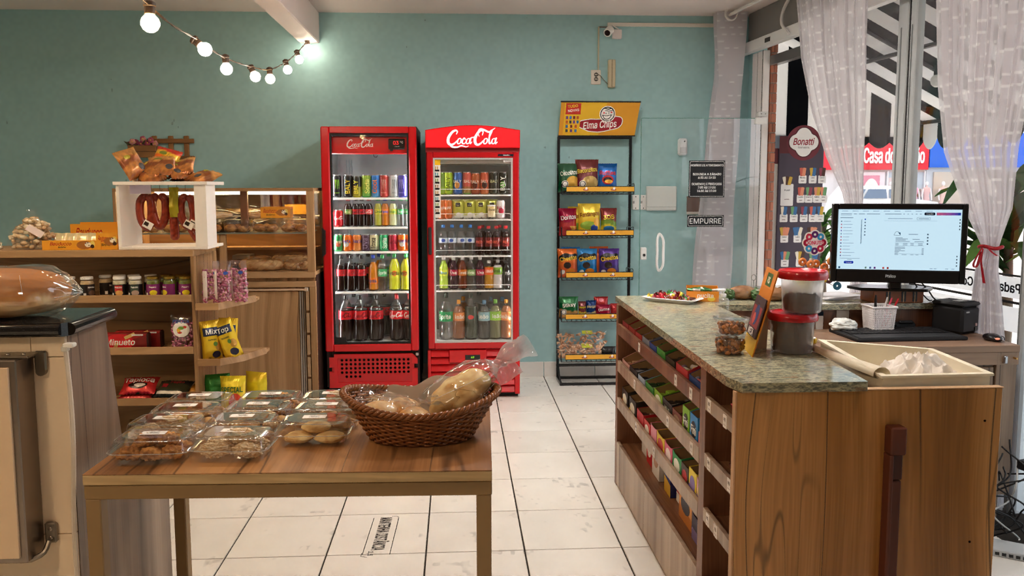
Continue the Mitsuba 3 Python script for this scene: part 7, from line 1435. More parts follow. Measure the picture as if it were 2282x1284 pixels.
# ------------------------------------------------------------------ shop counter with candy shelves
k = thing('shop_counter', 'walnut shop counter with speckled granite top, candy shelves and wooden end gate', 'counter')
gp = Polygon([(0.782, 2.27), (0.80, 2.188), (1.165, 2.186), (1.20, 2.62), (1.21, 3.665), (2.39, 3.665), (2.36, 4.06), (0.80, 4.02)])
m = MB().add(slab(gp.buffer(-0.004).buffer(0.004), 0.917, 0.945), (1, 1, 1), 20); m.build(k + '__granite_top', 'granite')
CXL = 0.79
MB().add(bx(CXL, 1.18, 3.89, 3.935, 0.0, 0.917, 0.001)).build(k + '__end_panel', 'walnut_upright')
MB().add(bx(CXL, 1.16, 2.482, 2.54, 0.0, 0.917, 0.001)).build(k + '__divider', 'walnut_upright')
MB().add(bx(1.145, 1.165, 2.23, 3.89, 0.0, 0.917)).build(k + '__back', 'walnut_upright')
MB().add(bx(1.19, 2.38, 3.70, 3.72, 0.0, 0.916)).build(k + '__rear_panel', 'walnut_upright')
MB().add(bx(1.166, 2.38, 4.00, 4.02, 0.0, 0.916)).build(k + '__aisle_panel', 'walnut_upright')
MB().add(bx(CXL, CXL + 0.016, 2.541, 3.889, 0.012, 0.228, 0.001)).add(bx(CXL, CXL + 0.016, 2.232, 2.481, 0.012, 0.228, 0.001)).build(k + '__plinth_board', 'ash_upright')
MB().add(bx(CXL + 0.004, CXL + 0.02, 2.232, 3.889, 0.0, 0.012)).build(k + '__plinth_trim', 'ash_gray')
MB().add(bx(CXL + 0.016, 1.145, 2.541, 3.889, 0.20, 0.216)).add(bx(CXL + 0.016, 1.145, 2.232, 2.481, 0.05, 0.066)).build(k + '__bottom_shelf', 'walnut_deep')
LV = [0.772, 0.588, 0.402]; LH = 0.054
for z in LV:
    MB().add(bx(CXL + 0.014, 1.145, 2.541, 3.889, z, z + 0.014)).build(k + '__shelf_board', 'walnut_deep')
    MB().add(bx(CXL - 0.001, CXL + 0.014, 2.541, 3.889, z, z + LH, 0.001)).build(k + '__shelf_lip', 'walnut_upright' if z > 0.7 else 'ash_upright')
LV2 = [0.787, 0.602, 0.42]
for z in LV2:
    MB().add(bx(CXL + 0.014, 1.145, 2.232, 2.481, z, z + 0.014)).build(k + '__shelf_board', 'walnut_deep')
    MB().add(bx(CXL - 0.001, CXL + 0.014, 2.232, 2.481, z, z + 0.044, 0.001)).build(k + '__shelf_lip', 'ash_upright')
tag_s = MB().add(bx(-0.0012, 0, -0.016, 0.016, 0, 0.04, 0.0), col('#e9dfda')).add(text('R$', 0.010, 0.0004, False), col('#8a7c78'), False, LEFTF((-0.0014, 0.0, 0.026))).add(bx(-0.0016, -0.0012, -0.01, 0.01, 0.008, 0.011), col('#b9aaa6')).shape('matte')
for y, z in ((3.42, LV[0] + 0.008), (2.83, LV[0] + 0.006), (2.64, LV[0] + 0.006), (3.5, LV[1] + 0.008), (2.93, LV[1] + 0.006), (2.62, LV[1] + 0.006), (3.46, LV[2] + 0.006), (3.13, LV[2] + 0.006), (2.44, LV2[0] + 0.004), (2.29, LV2[0] - 0.002), (2.43, LV2[1] + 0.002), (2.24, LV2[1] + 0.006), (2.43, LV2[2] + 0.002), (2.35, LV2[2] + 0.0)):
    scene[numbered(k + '__price_card')] = {**tag_s, 'to_world': T().translate([CXL - 0.0012, y, z])}
# end gate
g = k + '__gate'
MB().add(bx(0.79, 1.575, 2.20, 2.222, 0.02, 0.9165, 0.002)).build(g, 'gate_wood')
MB().add(bx(0.786, 0.7905, 2.199, 2.223, 0.02, 0.9168), col('#b98f6a')).add(bx(1.17, 1.577, 2.199, 2.223, 0.9165, 0.919), col('#c7a27e')).build(g + '__edge_band', 'satin')
rd = tinted('#4a2012', '#5f2c18', 4, 40)
MB().add(bx(1.226, 1.272, 2.158, 2.199, 0.735, 0.816, 0.004), rd).add(bx(1.226, 1.238, 2.16, 2.199, 0.02, 0.735, 0.003), rd).build(g + '__latch_bar', 'satin')
MB().add(bx(1.238, 1.268, 2.168, 2.199, 0.66, 0.735, 0.003), col('#3a160c')).add(bx(1.24, 1.27, 2.174, 2.199, 0.02, 0.655, 0.003), rd).build(g + '__latch_slide', 'satin')
for x, z in ((1.525, 0.82), (1.50, 0.455)): MB().add(cyl(0.0035, 0, 0.001, 8), col('#1c0e08'), 30, FRONT((x, 2.1995, z))).build(g + '__screw_hole', 'matte')

# cartons
KRAFT = '#a3835f'
def carton(label, y, z, w, h, front, c, c2=None, words='', wc='#ffffff', d=0.26, fill=None, inner=KRAFT, x=CXL + 0.017, cut='slope', emb=None, seed=0, rot=0.0, long_words=''):
    k_ = thing('candy_carton', label, 'box'); t = 0.0022; M = T(mat((x, y, z), rot)); C, I = col(c), col(inner); m = MB()
    half = w / 2 - 0.001
    fp_ = [(-half, 0), (half, 0), (half, front), (half * 0.6, front * 0.93), (-half * 0.6, front * 0.93), (-half, front)] if cut == 'notch' else [(-half, 0), (half, 0), (half, front), (-half, front)]
    m.add(slab(Polygon(fp_), 0, t), C, 20, LEFTF((t, 0, 0)))
    if c2: m.add(slab(Polygon([(-half, 0), (half, 0), (half, front * 0.35), (-half, front * 0.45)]), 0, 0.0004), col(c2), False, LEFTF((-0.0002, 0, 0)))
    if emb: m.add(slab(oval(w * 0.34, front * 0.26), 0, 0.0004), col(emb), False, LEFTF((-0.0006, 0, front * 0.55)))
    if words: m.add(text(words, min(front * 0.24, 0.03), 0.0004, True, fit=w * 0.66), col(wc), False, LEFTF((-0.0012, 0, front * 0.55)))
    side = Polygon([(0, 0), (d, 0), (d, h), (d * 0.35, h), (0, front)])
    for s_ in (-1, 1):
        m.add(slab(side, 0, t), C, 20, frame((0, s_ * half - (t if s_ > 0 else 0) + t, 0), (1, 0, 0), (0, 0, 1)))
        m.add(slab(side.buffer(-0.002), 0, 0.0004), I, False, frame((0, s_ * half - s_ * (t + 0.0006) + (0.0004 if s_ > 0 else 0), 0), (1, 0, 0), (0, 0, 1)))
    if long_words:
        m.add(slab(Point(0, 0).buffer(h * 0.33, 16).difference(Point(0, 0).buffer(h * 0.24, 16)), 0, 0.0005), col('#1c1a20'), False, FRONT((d * 0.45, -half - 0.0006, h * 0.5))).add(slab(sbox(-0.04, -0.013, 0.04, 0.013), 0.0005, 0.001), col('#1c1a20'), False, FRONT((d * 0.45, -half - 0.0006, h * 0.5))).add(text(long_words, 0.018, 0.0004, True), col('#efe6da'), False, FRONT((d * 0.45, -half - 0.0018, h * 0.5)))
    m.add(bx(d - t, d, -half, half, 0, h), C).add(bx(d - t - 0.0006, d - t - 0.0001, -half + t, half - t, 0.002, h - 0.001), I).add(bx(t, d - t, -half + t, half - t, 0, t), I)
    m.build(k_ + '__carton', 'satin', to_world=M)
    if fill:
        R = random.Random(seed + 1); m = MB(); nx, ny = 6, max(2, int(w / 0.034))
        for i in range(nx):
            for j in range(ny):
                cc = col(fill[(i * 2 + j) % len(fill)]) * R.uniform(0.8, 1.1); ox, oy = d * (i + 0.5) / nx, (j + 0.5 - ny / 2) * (2 * half - 0.006) / ny
                if seed % 3 == 2: m.add(cyl(0.0105, -0.017, 0.017, 8, b=0.002), cc, 30, mat((ox, oy, front * 0.72), R.uniform(0, 3), PI / 2))
                else: m.add(bx(-d / nx * 0.46, d / nx * 0.46, -half / ny * 0.92, half / ny * 0.92, -front * 0.36, front * 0.36, 0.003), cc, 30, mat((ox, oy, front * 0.40 + R.uniform(-0.004, 0.01)), R.uniform(-0.08, 0.08), R.uniform(-0.1, 0.1)))
        m.build(k_ + '__sweets', 'satin', to_world=M); tag(k_ + '__sweets', kind='stuff')
z = LV[0] + 0.014
for q, (lb, c, c2, fl, w, h, fr, wd) in enumerate([('red edged candy carton at the far end of the top shelf', '#8c2a30', None, ('#5a3a30', '#7a4a40'), 0.13, 0.105, 0.06, ''), ('second red edged carton on the top shelf', '#9c3530', '#c9a090', ('#c9b8a4', '#8a6a50'), 0.13, 0.10, 0.06, ''), ('third red carton on the top shelf', '#a02e2c', None, ('#6a4434', '#80543c'), 0.13, 0.10, 0.058, ''),
        ('gray blue carton on the top shelf', '#7d8496', '#b9bcc6', ('#5a4a44', '#8a7a70'), 0.13, 0.10, 0.062, ''), ('blue carton with foil sweets on the top shelf', '#2c4a94', None, ('#2a4a9c', '#16181e', '#b9bcc4'), 0.12, 0.085, 0.06, ''), ('green carton on the top shelf', '#3d8a3a', '#4aa04a', ('#3a3a2a', '#4a5a3a'), 0.13, 0.105, 0.066, ''),
        ('dark olive carton on the top shelf', '#2b2a22', None, ('#3a3226', '#2a241c'), 0.13, 0.10, 0.06, ''), ('red and white carton of candy tubes on the top shelf', '#b8343a', '#e0cfcf', ('#b9a0c4', '#d8a04a', '#e0d8d4'), 0.155, 0.11, 0.064, ''), ('navy carton of candy tubes at the near end of the top shelf', '#1d3a74', '#c9cede', ('#a9b0d4', '#e6e4ea', '#c96a7a'), 0.155, 0.105, 0.06, '')]):
    ys = [3.80, 3.66, 3.52, 3.38, 3.25, 3.12, 2.98, 2.82, 2.65]
    carton(lb, ys[q], z, w, h, fr, c, c2, wd, fill=fl, seed=(2 if q >= 7 else q * 3))
z = LV[1] + 0.014
for q, (lb, y, w, c, c2, wd, wc, fl, h, fr, em) in enumerate([('open pink and kraft carton at the far end of the second shelf', 3.78, 0.16, '#d8a8a4', '#d0647a', '', '', ('#c23a3a', '#d8b49a'), 0.10, 0.055, None), ('dark carton of black chewing gum packs on the second shelf', 3.61, 0.16, '#2a2a30', '#3a6aa8', '', '', ('#2c3448', '#8a90a0', '#22262e'), 0.085, 0.06, None), ('blue and white gum carton on the second shelf', 3.45, 0.13, '#9fb4d0', '#3a66a8', '', '', ('#1e2430', '#3a4a6a'), 0.09, 0.06, None),
        ('green gum carton on the second shelf', 3.30, 0.14, '#3c8a3e', '#62a84a', '', '', ('#2a4a2c', '#a0b4a0', '#244024'), 0.095, 0.062, None), ('lime green candy carton on the second shelf', 3.15, 0.13, '#7cb02c', '#569a2c', '', '', ('#8ab83a', '#4a6a2a'), 0.10, 0.07, '#e6f0d8'), ('black HALLS candy carton on the second shelf', 3.01, 0.14, '#1a1b1e', '#3a7a3a', 'HALLS', '#e6ece6', ('#2e2a2a', '#6a6460', '#1e1a1a'), 0.095, 0.07, None),
        ('brown mint carton on the second shelf', 2.87, 0.13, '#7a4038', '#a05a4a', '', '', ('#c9a08a', '#5a3a30'), 0.09, 0.066, '#a88a7a'), ('tall green Fini candy carton on the second shelf', 2.755, 0.085, '#7db52e', '#8cc43a', 'Fini', '#f2f2f2', None, 0.15, 0.115, '#1c2a14'), ('tall blue Fini candy carton on the second shelf', 2.66, 0.09, '#2f86c8', '#3a94d4', 'Fini', '#f2f2f2', None, 0.145, 0.115, '#142034'), ('pink candy carton at the near end of the second shelf', 2.575, 0.06, '#d8808c', '#c4566a', '', '', ('#d06a7a', '#e4b0b4'), 0.09, 0.075, None)]):
    carton(lb, y, z, w, h, fr, c, c2, wd, wc, fill=fl, emb=em, seed=q * 3 + (1 if q % 2 else 0))
z = LV[2] + 0.014
for q, (lb, y, w, c, c2, em, h, fr, fl) in enumerate([('dark carton with orange print at the far end of the third shelf', 3.79, 0.13, '#2a2622', '#d9852e', '#e6e0d0', 0.125, 0.10, None), ('black and yellow candy carton on the third shelf', 3.62, 0.14, '#26221f', '#e0c04a', '#d8d2c4', 0.12, 0.10, ('#3a2a24', '#c9b89a')), ('red wafer carton on the third shelf', 3.46, 0.13, '#b3242c', '#f0e2da', None, 0.095, 0.085, ('#5a3030', '#8a6a60')), ('red and yellow candy carton on the third shelf', 3.33, 0.11, '#c02f30', '#e6c83a', '#f0e4dc', 0.09, 0.08, ('#b05a4a', '#6a4440')),
        ('pale pink notched carton on the third shelf', 3.215, 0.10, '#d8889c', '#eec4cc', None, 0.10, 0.095, None), ('yellow and red notched carton on the third shelf', 3.10, 0.12, '#d8b82c', '#b8262e', '#c23a30', 0.105, 0.095, None), ('bright pink notched carton on the third shelf', 2.98, 0.11, '#d0587c', '#e49ab0', '#f0dce0', 0.105, 0.095, None), ('green notched carton on the third shelf', 2.86, 0.12, '#1f8a4c', '#3aa060', '#e6ece4', 0.11, 0.095, None), ('dark amber carton on the third shelf', 2.755, 0.09, '#3a2c22', '#c99a3a', '#b8323a', 0.105, 0.09, None), ('yellow and violet carton on the third shelf', 2.66, 0.09, '#e0ca3a', '#6a5aa8', '#8a7ab8', 0.115, 0.105, None), ('pink and violet notched carton at the near end of the third shelf', 2.575, 0.07, '#d8a0b4', '#8a6ab0', '#e4d24a', 0.115, 0.10, None)]):
    carton(lb, y, z, w, h, fr, c, c2, fill=fl, emb=em, cut='notch' if 'notch' in lb else 'slope', seed=q * 3)
z = 0.217
carton('red carton at the far end of the bottom shelf', 3.72, z, 0.10, 0.14, 0.13, '#b01c26', '#e0d4d0', d=0.2, x=CXL + 0.10)
carton('second red carton on the bottom shelf', 3.58, z, 0.10, 0.12, 0.115, '#c0242c', None, '', '', d=0.2, x=CXL + 0.09, emb='#ecdcd8')
carton('white carton with brown print on the bottom shelf', 3.42, z, 0.13, 0.15, 0.145, '#e2dcd8', None, d=0.16, x=CXL + 0.08, emb='#b9907a')
carton('tall navy carton on the bottom shelf', 3.22, z, 0.10, 0.18, 0.15, '#232c6a', '#d8a83a', d=0.2, x=CXL + 0.08)
carton('red and white open carton on the bottom shelf', 3.08, z, 0.14, 0.13, 0.09, '#b0242e', '#e8dcd8', d=0.2, x=CXL + 0.10, cut='notch')
carton('orange NUTS carton on the bottom shelf', 2.92, z, 0.17, 0.125, 0.125, '#d8965a', '#c47a3e', d=0.26, x=CXL + 0.07, cut='notch', emb='#3c3a44', long_words='NUTS')
carton('black and violet carton of wrapped sweets on the bottom shelf', 2.73, z, 0.14, 0.13, 0.10, '#3c3044', '#7a6a94', d=0.24, x=CXL + 0.06, cut='notch', fill=('#3a4a5a', '#5a3a44', '#2a2a34'), seed=6)
carton('navy carton with yellow splash at the near end of the bottom shelf', 2.60, z, 0.11, 0.12, 0.105, '#1d2038', None, d=0.24, x=CXL + 0.05, emb='#d8cf5a', fill=('#9a3a2a', '#3a2a24', '#c46a3a'), seed=9)
# wrapped candies in the near compartment and on the counter
def wrapped(c, seed):
    v, f = lump(0.012, seed, 0.15, 3, 2, (1.2, 0.9, 0.8)); m = MB().add((v, f), col(c), True)
    for s_ in (-1, 1):
        a = np.linspace(0, 2 * PI, 9)[:-1]; rr = 0.010 * (1 + 0.25 * np.cos(a * 4))
        p = np.vstack([np.stack([np.full(8, s_ * 0.012), 0.003 * np.cos(a), 0.003 * np.sin(a)], -1), np.stack([np.full(8, s_ * 0.024), rr * np.cos(a), rr * np.sin(a)], -1)])
        j = np.arange(8); m.add((p, np.stack([j, (j + 1) % 8, (j + 1) % 8 + 8, j + 8], 1)), col(c) * 0.9, True)
    return m.shape('foil')
WR = {c: wrapped(c, q) for q, c in enumerate(('#8e2430', '#a83040', '#c02a34', '#d8c23a', '#4a9a4a', '#6a3a30', '#e0d8d4', '#c46a2a'))}
def heap(x0, x1, y0, y1, z0, n, cols, seed, label, group, h=0.03):
    R = random.Random(seed)
    for q in range(n):
        u, v = R.random(), R.random(); zz = z0 + 0.011 + h * R.random() * (1 - abs(2 * v - 1) ** 2)
        put({'': WR[cols[q % len(cols)]]}, 'wrapped_candy', mat((x0 + (x1 - x0) * u, y0 + (y1 - y0) * v, zz), R.uniform(0, 6), R.uniform(-0.4, 0.4), R.uniform(-0.4, 0.4)), label, 'candy', group)
heap(0.85, 1.05, 2.26, 2.41, LV2[0] + 0.014, 26, ('#8e2430', '#a83040'), 3, 'red wrapped candy in the heap on the near compartment\'s top shelf', 'red candies on the near top shelf', 0.05)
heap(0.85, 1.05, 2.26, 2.43, LV2[1] + 0.014, 30, ('#8e2430', '#a83040', '#6a3a30'), 4, 'dark red wrapped candy in the heap on the near compartment\'s middle shelf', 'red candies on the near middle shelf', 0.055)
solo(MB().add(bx(0.86, 1.02, 2.27, 2.29, LV2[2] + 0.075, LV2[2] + 0.08), col('#c9c2b8')).add(bx(0.86, 0.866, 2.27, 2.276, LV2[2] + 0.014, LV2[2] + 0.076), col('#5a4030')).add(bx(1.012, 1.018, 2.27, 2.276, LV2[2] + 0.014, LV2[2] + 0.076), col('#5a4030')), 'wire_divider', 'satin', 'thin pale divider bar in the near compartment\'s bottom shelf', 'divider')
GT = 0.9455
k = thing('candy_tray', 'white dish heaped with wrapped candies at the far end of the granite', 'tray')
TMx = mat((1.035, 3.80, GT), math.radians(-38))
MB().add(loops([(0.72, 0.0, 0), (0.75, 0.002, 0), (1.0, 0.018, 0), (1.04, 0.019, 0), (1.0, 0.021, 0), (0.76, 0.006, 0)], 0.27, 0.14, 64, (True, True)), col('#eceae8'), 40, TMx).build(k + '__dish', 'gloss')
R = random.Random(9)
for q in range(34):
    u, v = R.uniform(-0.095, 0.095), R.uniform(-0.04, 0.04)
    p = TMx @ np.array([u, v, 0.020 + 0.022 * R.random() * (1 - abs(u) / 0.12), 1])
    c = list(WR)[(q * 5 + 1) % 8]; put({'': WR[c]}, 'wrapped_candy', mat(p[:3], R.uniform(0, 6), R.uniform(-0.5, 0.5), R.uniform(-0.5, 0.5)), {'#8e2430': 'dark red', '#a83040': 'rose red', '#c02a34': 'bright red', '#d8c23a': 'yellow', '#4a9a4a': 'green', '#6a3a30': 'brown', '#e0d8d4': 'white', '#c46a2a': 'orange'}[c] + ' wrapped candy in the white dish on the granite', 'candy', 'candies in the white dish')
k = thing('candy_box', 'open orange and brown nucita candy box beside the white candy dish', 'box')
M = T(mat((1.19, 3.83, GT), math.radians(-14))); m = MB(); oc = col('#d8862a')
m.add(bx(-0.075, 0.075, -0.05, -0.048, 0, 0.05), oc).add(bx(-0.075, 0.075, 0.048, 0.05, 0, 0.068), oc).add(bx(-0.075, -0.073, -0.05, 0.05, 0, 0.062), col('#c9702a')).add(bx(0.073, 0.075, -0.05, 0.05, 0, 0.062), oc).add(bx(-0.075, 0.075, -0.05, 0.05, 0, 0.002), col('#8a5a3a'))
m.add(slab(Polygon([(-0.075, 0), (-0.02, 0), (-0.035, 0.02), (-0.075, 0.022)]), 0, 0.0004), col('#5a3018'), False, FRONT((0, -0.0502, 0))).add(slab(oval(0.018, 0.012), 0, 0.0004), col('#e6c84a'), False, FRONT((0.04, -0.0502, 0.015))).add(text('nucita', 0.02, 0.0004, True), col('#f2e6d4'), False, FRONT((0.012, -0.0506, 0.03))).build(k + '__carton', 'satin', to_world=M)
m = MB()
for q in range(9): m.add(bx(-0.028, 0.028, -0.008, 0.008, -0.006, 0.006, 0.004), col(('#3a7a4a', '#e0e0d4', '#2f6a40')[q % 3]), 30, mat((-0.05 + 0.025 * (q % 5), -0.02 + 0.035 * (q // 5), 0.052), q * 0.7, 0.2, 0.15))
m.build(k + '__sachets', 'foil', to_world=M); tag(k + '__sachets', kind='stuff')
for q, (x, y, rz) in enumerate(((1.40, 3.86, 0.1), (1.52, 3.80, -0.3), (1.63, 3.86, 0.2))):
    k = thing('bread_pack', ('sliced brown bread pack left of the wire clip on the granite', 'green and brown bread pack below the wire clip on the granite', 'bread pack with green ends next to the lollipop stand')[q], 'bread')
    M = T(mat((x, y, GT), rz))
    v, f = lump(1.0, 80 + q, 0.05, 2.0, 3, (0.075, 0.045, 0.034)); MB().add((v + [0, 0, 0.032], f), tinted('#7d4f2e', '#b08258', q, 40), True).build(k + '__loaf', 'satin', to_world=M)
    MB().add(bag_skin([(-0.1, 0.02), (-0.08, 0.042), (0, 0.05), (0.08, 0.042), (0.105, 0.015)], 28, 0, 0.006, q, 0.72, mat((0, 0, 0.038))), (1, 1, 1), True).build(k + '__film', 'film', to_world=M)
    for s_ in (-1, 1):
        v, f = lump(0.03, 40 + q + s_, 0.5, 3.5, 3, (0.75, 1.25, 0.85)); MB().add((v + [s_ * 0.07, -0.006, 0.028], f), tinted('#2a5c2e', '#5c7a4a', q, 90), True).build(k + '__wrapper_end', 'satin', to_world=M)
solo(MB().add(tube([(1.46, 3.88, GT + 0.002), (1.462, 3.88, GT + 0.09)], 0.0014, 6), col('#8a8a88')).add(tube([(1.462 + 0.012 * math.cos(a), 3.88, GT + 0.104 + 0.014 * math.sin(a)) for a in np.linspace(0, 2 * PI, 17)[:-1]], 0.0014, 6, True), col('#8a8a88')).add(cyl(0.02, 0, 0.006, 16, (1.46, 3.88, GT)), col('#9a9a98')), 'clip_holder', 'metal', 'thin wire card holder with a ring top standing on the granite', 'holder')
k = thing('soap_dispenser', 'clear pump bottle with white pump head on the granite', 'bottle'); b = (1.155, 3.42, GT)
MB().add(lathe([(0, 0.001), (0.028, 0.001), (0.031, 0.006), (0.031, 0.05), (0.022, 0.066), (0.012, 0.072), (0.012, 0.078)], 20, b), (1, 1, 1), 40).build(k + '__bottle', 'film')
MB().add(cyl(0.014, 0.074, 0.088, 16, b, 0.002), col('#e6e6e6')).add(cyl(0.006, 0.088, 0.10, 10, b), col('#e6e6e6')).add(bx(b[0] - 0.03, b[0] + 0.011, b[1] - 0.009, b[1] + 0.009, GT + 0.098, GT + 0.11, 0.004), col('#eaeaea')).build(k + '__pump', 'gloss')
# tubs
def tub(loc, r0, r1, h, lidr, lidc, fillh, cc, label, seed, lidh=0.014, wall='pane'):
    k_ = thing('snack_tub', label, 'tub'); M = T(mat(loc, seed))
    MB().add(lathe([(0, 0.001), (r0 - 0.004, 0.001), (r0, 0.005), (r1, h - 0.006), (r1 + 0.004, h - 0.004), (r1 + 0.004, h)], 40), (1, 1, 1), 40).build(k_ + '__wall', wall, to_world=M)
    m = MB()
    if lidc is None:
        MB().add(lathe([(r1 + 0.006, h - 0.006), (lidr, h - 0.002), (lidr, h + 0.004), (r1 * 0.93, h + 0.006), (r1 * 0.9, h + 0.002), (0, h + 0.002)], 40), (1, 1, 1), 40).build(k_ + '__lid', 'clear_plastic', to_world=M)
    else: MB().add(lathe([(r1 + 0.005, h - 0.012), (lidr, h - 0.012), (lidr + 0.002, h - 0.004), (lidr, h + lidh - 0.006), (lidr - 0.004, h + lidh), (lidr - 0.008, h + lidh), (lidr - 0.012, h + lidh - 0.004), (0, h + lidh - 0.004)], 40), col(lidc), 35).build(k_ + '__lid', 'gloss', to_world=M)
    R = random.Random(seed); pr = [lump(1.0, q + 9, 0.25, 2.3, 2, (1.3, 0.9, 0.9)) for q in range(3)]; n = int(230 * fillh / 0.05)
    for q in range(n):
        z = 0.008 + (fillh - 0.016) * R.random(); rr = (r0 + (r1 - r0) * z / h) - 0.012; rad = rr * R.random() ** 0.25; a = R.uniform(0, 2 * PI); g = pr[q % 3]; s_ = R.uniform(0.006, 0.0095)
        v = g[0] * s_ @ trimesh.transformations.rotation_matrix(R.uniform(0, 6), (R.random(), R.random(), 1))[:3, :3].T
        m.add((v + [rad * math.cos(a), rad * math.sin(a), z], g[1]), col(cc[q % len(cc)]) * R.uniform(0.7, 1.15), True)
    m.build(k_ + '__snacks', 'satin', to_world=M); tag(k_ + '__snacks', kind='stuff')
NUT = ('#7a4018', '#96541f', '#5c2e10', '#b06a2c'); BRN = ('#4a2015', '#57281b', '#3c180f')
tub((0.905, 2.60, GT), 0.050, 0.054, 0.057, 0.058, None, 0.052, NUT, 'clear tub of amber nuts on the granite, the lower of two stacked', 3)
tub((0.910, 2.60, GT + 0.064), 0.046, 0.052, 0.050, 0.062, None, 0.042, NUT, 'clear tub of amber nuts stacked on the other one', 4)
tub((1.120, 2.61, GT), 0.067, 0.071, 0.122, 0.080, '#b01822', 0.112, BRN + ('#6a3f1c', '#7a4a22'), 'big tub of brown sweets with red lid, the lower of the two', 5, 0.012, 'poly')
tub((1.150, 2.61, GT + 0.135), 0.062, 0.069, 0.125, 0.079, '#b51a24', 0.062, BRN, 'half full tub of brown sweets with red lid, stacked on top', 6, 0.016, 'poly')
# leaning cardboard display
k = thing('card_display', 'orange and yellow cardboard price display leaning beside the clear tubs', 'display card')
a, b, c, d = np.array([0.955, 2.53, GT]), np.array([0.985, 2.70, GT]), np.array([1.035, 2.56, 1.222]), np.array([1.065, 2.73, 1.235])
u_, w_ = (b - a), (c - a); nn = np.cross(w_, u_); nn /= np.linalg.norm(nn); L, H_ = np.linalg.norm(u_), np.linalg.norm(w_)
ex = -u_ / L; ey = w_ - ex * (w_ @ ex); ey /= np.linalg.norm(ey); CF = frame(b, ex, ey)
m = MB().add(slab(sbox(0, 0, L, H_), -0.004, 0), col('#c9741e'), 20, CF).add(slab(sbox(0, 0, L, H_ * 0.3), 0, 0.0005), col('#e0b02a'), False, CF).add(slab(sbox(0, H_ * 0.78, L, H_), 0, 0.0005), col('#d8843a'), False, CF)
m.add(slab(sbox(L * 0.3, H_ * 0.8, L * 0.75, H_ * 0.95), 0.0005, 0.001), col('#3a5a2c'), False, CF).add(text('R$', 0.02, 0.0004, True), col('#efe6d0'), False, CF @ mat((L * 0.52, H_ * 0.87, 0.0012)))
m.build(k + '__card', 'satin')
m = MB().add(slab(sbox(L * 0.08, H_ * 0.2, L * 0.98, H_ * 0.66), 0.004, 0.008), col('#402a2e'), 20, CF).add(slab(sbox(L * 0.15, H_ * 0.3, L * 0.9, H_ * 0.55), 0.008, 0.0085), col('#8a3034'), False, CF).add(slab(oval(0.03, 0.035), 0.0085, 0.009), col('#2c3a6a'), False, CF @ mat((L * 0.55, H_ * 0.45, 0))).add(slab(oval(0.018, 0.02), 0.009, 0.0095), col('#c0504a'), False, CF @ mat((L * 0.45, H_ * 0.4, 0))).add(text('MEIA', 0.022, 0.0004, True), col('#e6dad0'), False, CF @ mat((L * 0.5, H_ * 0.25, 0.009)))
m.build(k + '__picture', 'satin')
MB().add(slab(Polygon([(0.0, 0.0), (0.075, 0.0), (0.082, 0.175), (0.066, 0.175)]), 0, 0.003), col('#cdb49c'), 20, FRONT((0.978, 2.66, GT))).build(k + '__strut', 'satin')
# lollipop stand
k = thing('lollipop_stand', 'round stand with a flower shaped donut lollipop sign on the granite', 'display stand')
LX, LY = 1.735, 3.84
MB().add(cyl(0.055, 0, 0.012, 20, (LX, LY, GT)), col('#e6e2de')).add(cyl(0.012, 0.012, 0.2, 12, (LX, LY, GT)), col('#d8d4d0')).build(k + '__base', 'satin')
fl = union_all([Point(0.034 * math.cos(q * PI / 4), 0.034 * math.sin(q * PI / 4)).buffer(0.028, 8) for q in range(8)] + [Point(0, 0).buffer(0.045, 10)])
FL = FRONT((LX - 0.002, LY - 0.03, 1.225)); m = MB().add(slab(fl, -0.003, 0), col('#ece6e4'), 20, FL)
for q in range(8):
    p = (0.04 * math.cos(q * PI / 4), 0.04 * math.sin(q * PI / 4)); m.add(slab(Point(*p).buffer(0.017, 6).difference(Point(*p).buffer(0.006, 5)), 0, 0.0005), col(('#a0203c', '#3a9ad0', '#5a2a6a', '#c03050')[q % 4]), False, FL)
m.add(slab(sbox(-0.035, -0.012, 0.035, 0.012), 0.0006, 0.001), col('#e2c8d0'), False, FL).add(text('DONUTS', 0.016, 0.0005, True), col('#c41f4a'), False, FL @ mat((0, 0, 0.001))); m.build(k + '__sign', 'satin')
FL = FRONT((LX - 0.085, LY - 0.09, 1.065)); MB().add(slab(Point(0, 0).buffer(0.042, 16), -0.002, 0), col('#e6d24a'), 20, FL).add(text('Donuts', 0.016, 0.0005, True), col('#c4282c'), False, FL @ mat((0, 0.008, 0.0002))).build(k + '__round_sign', 'satin')
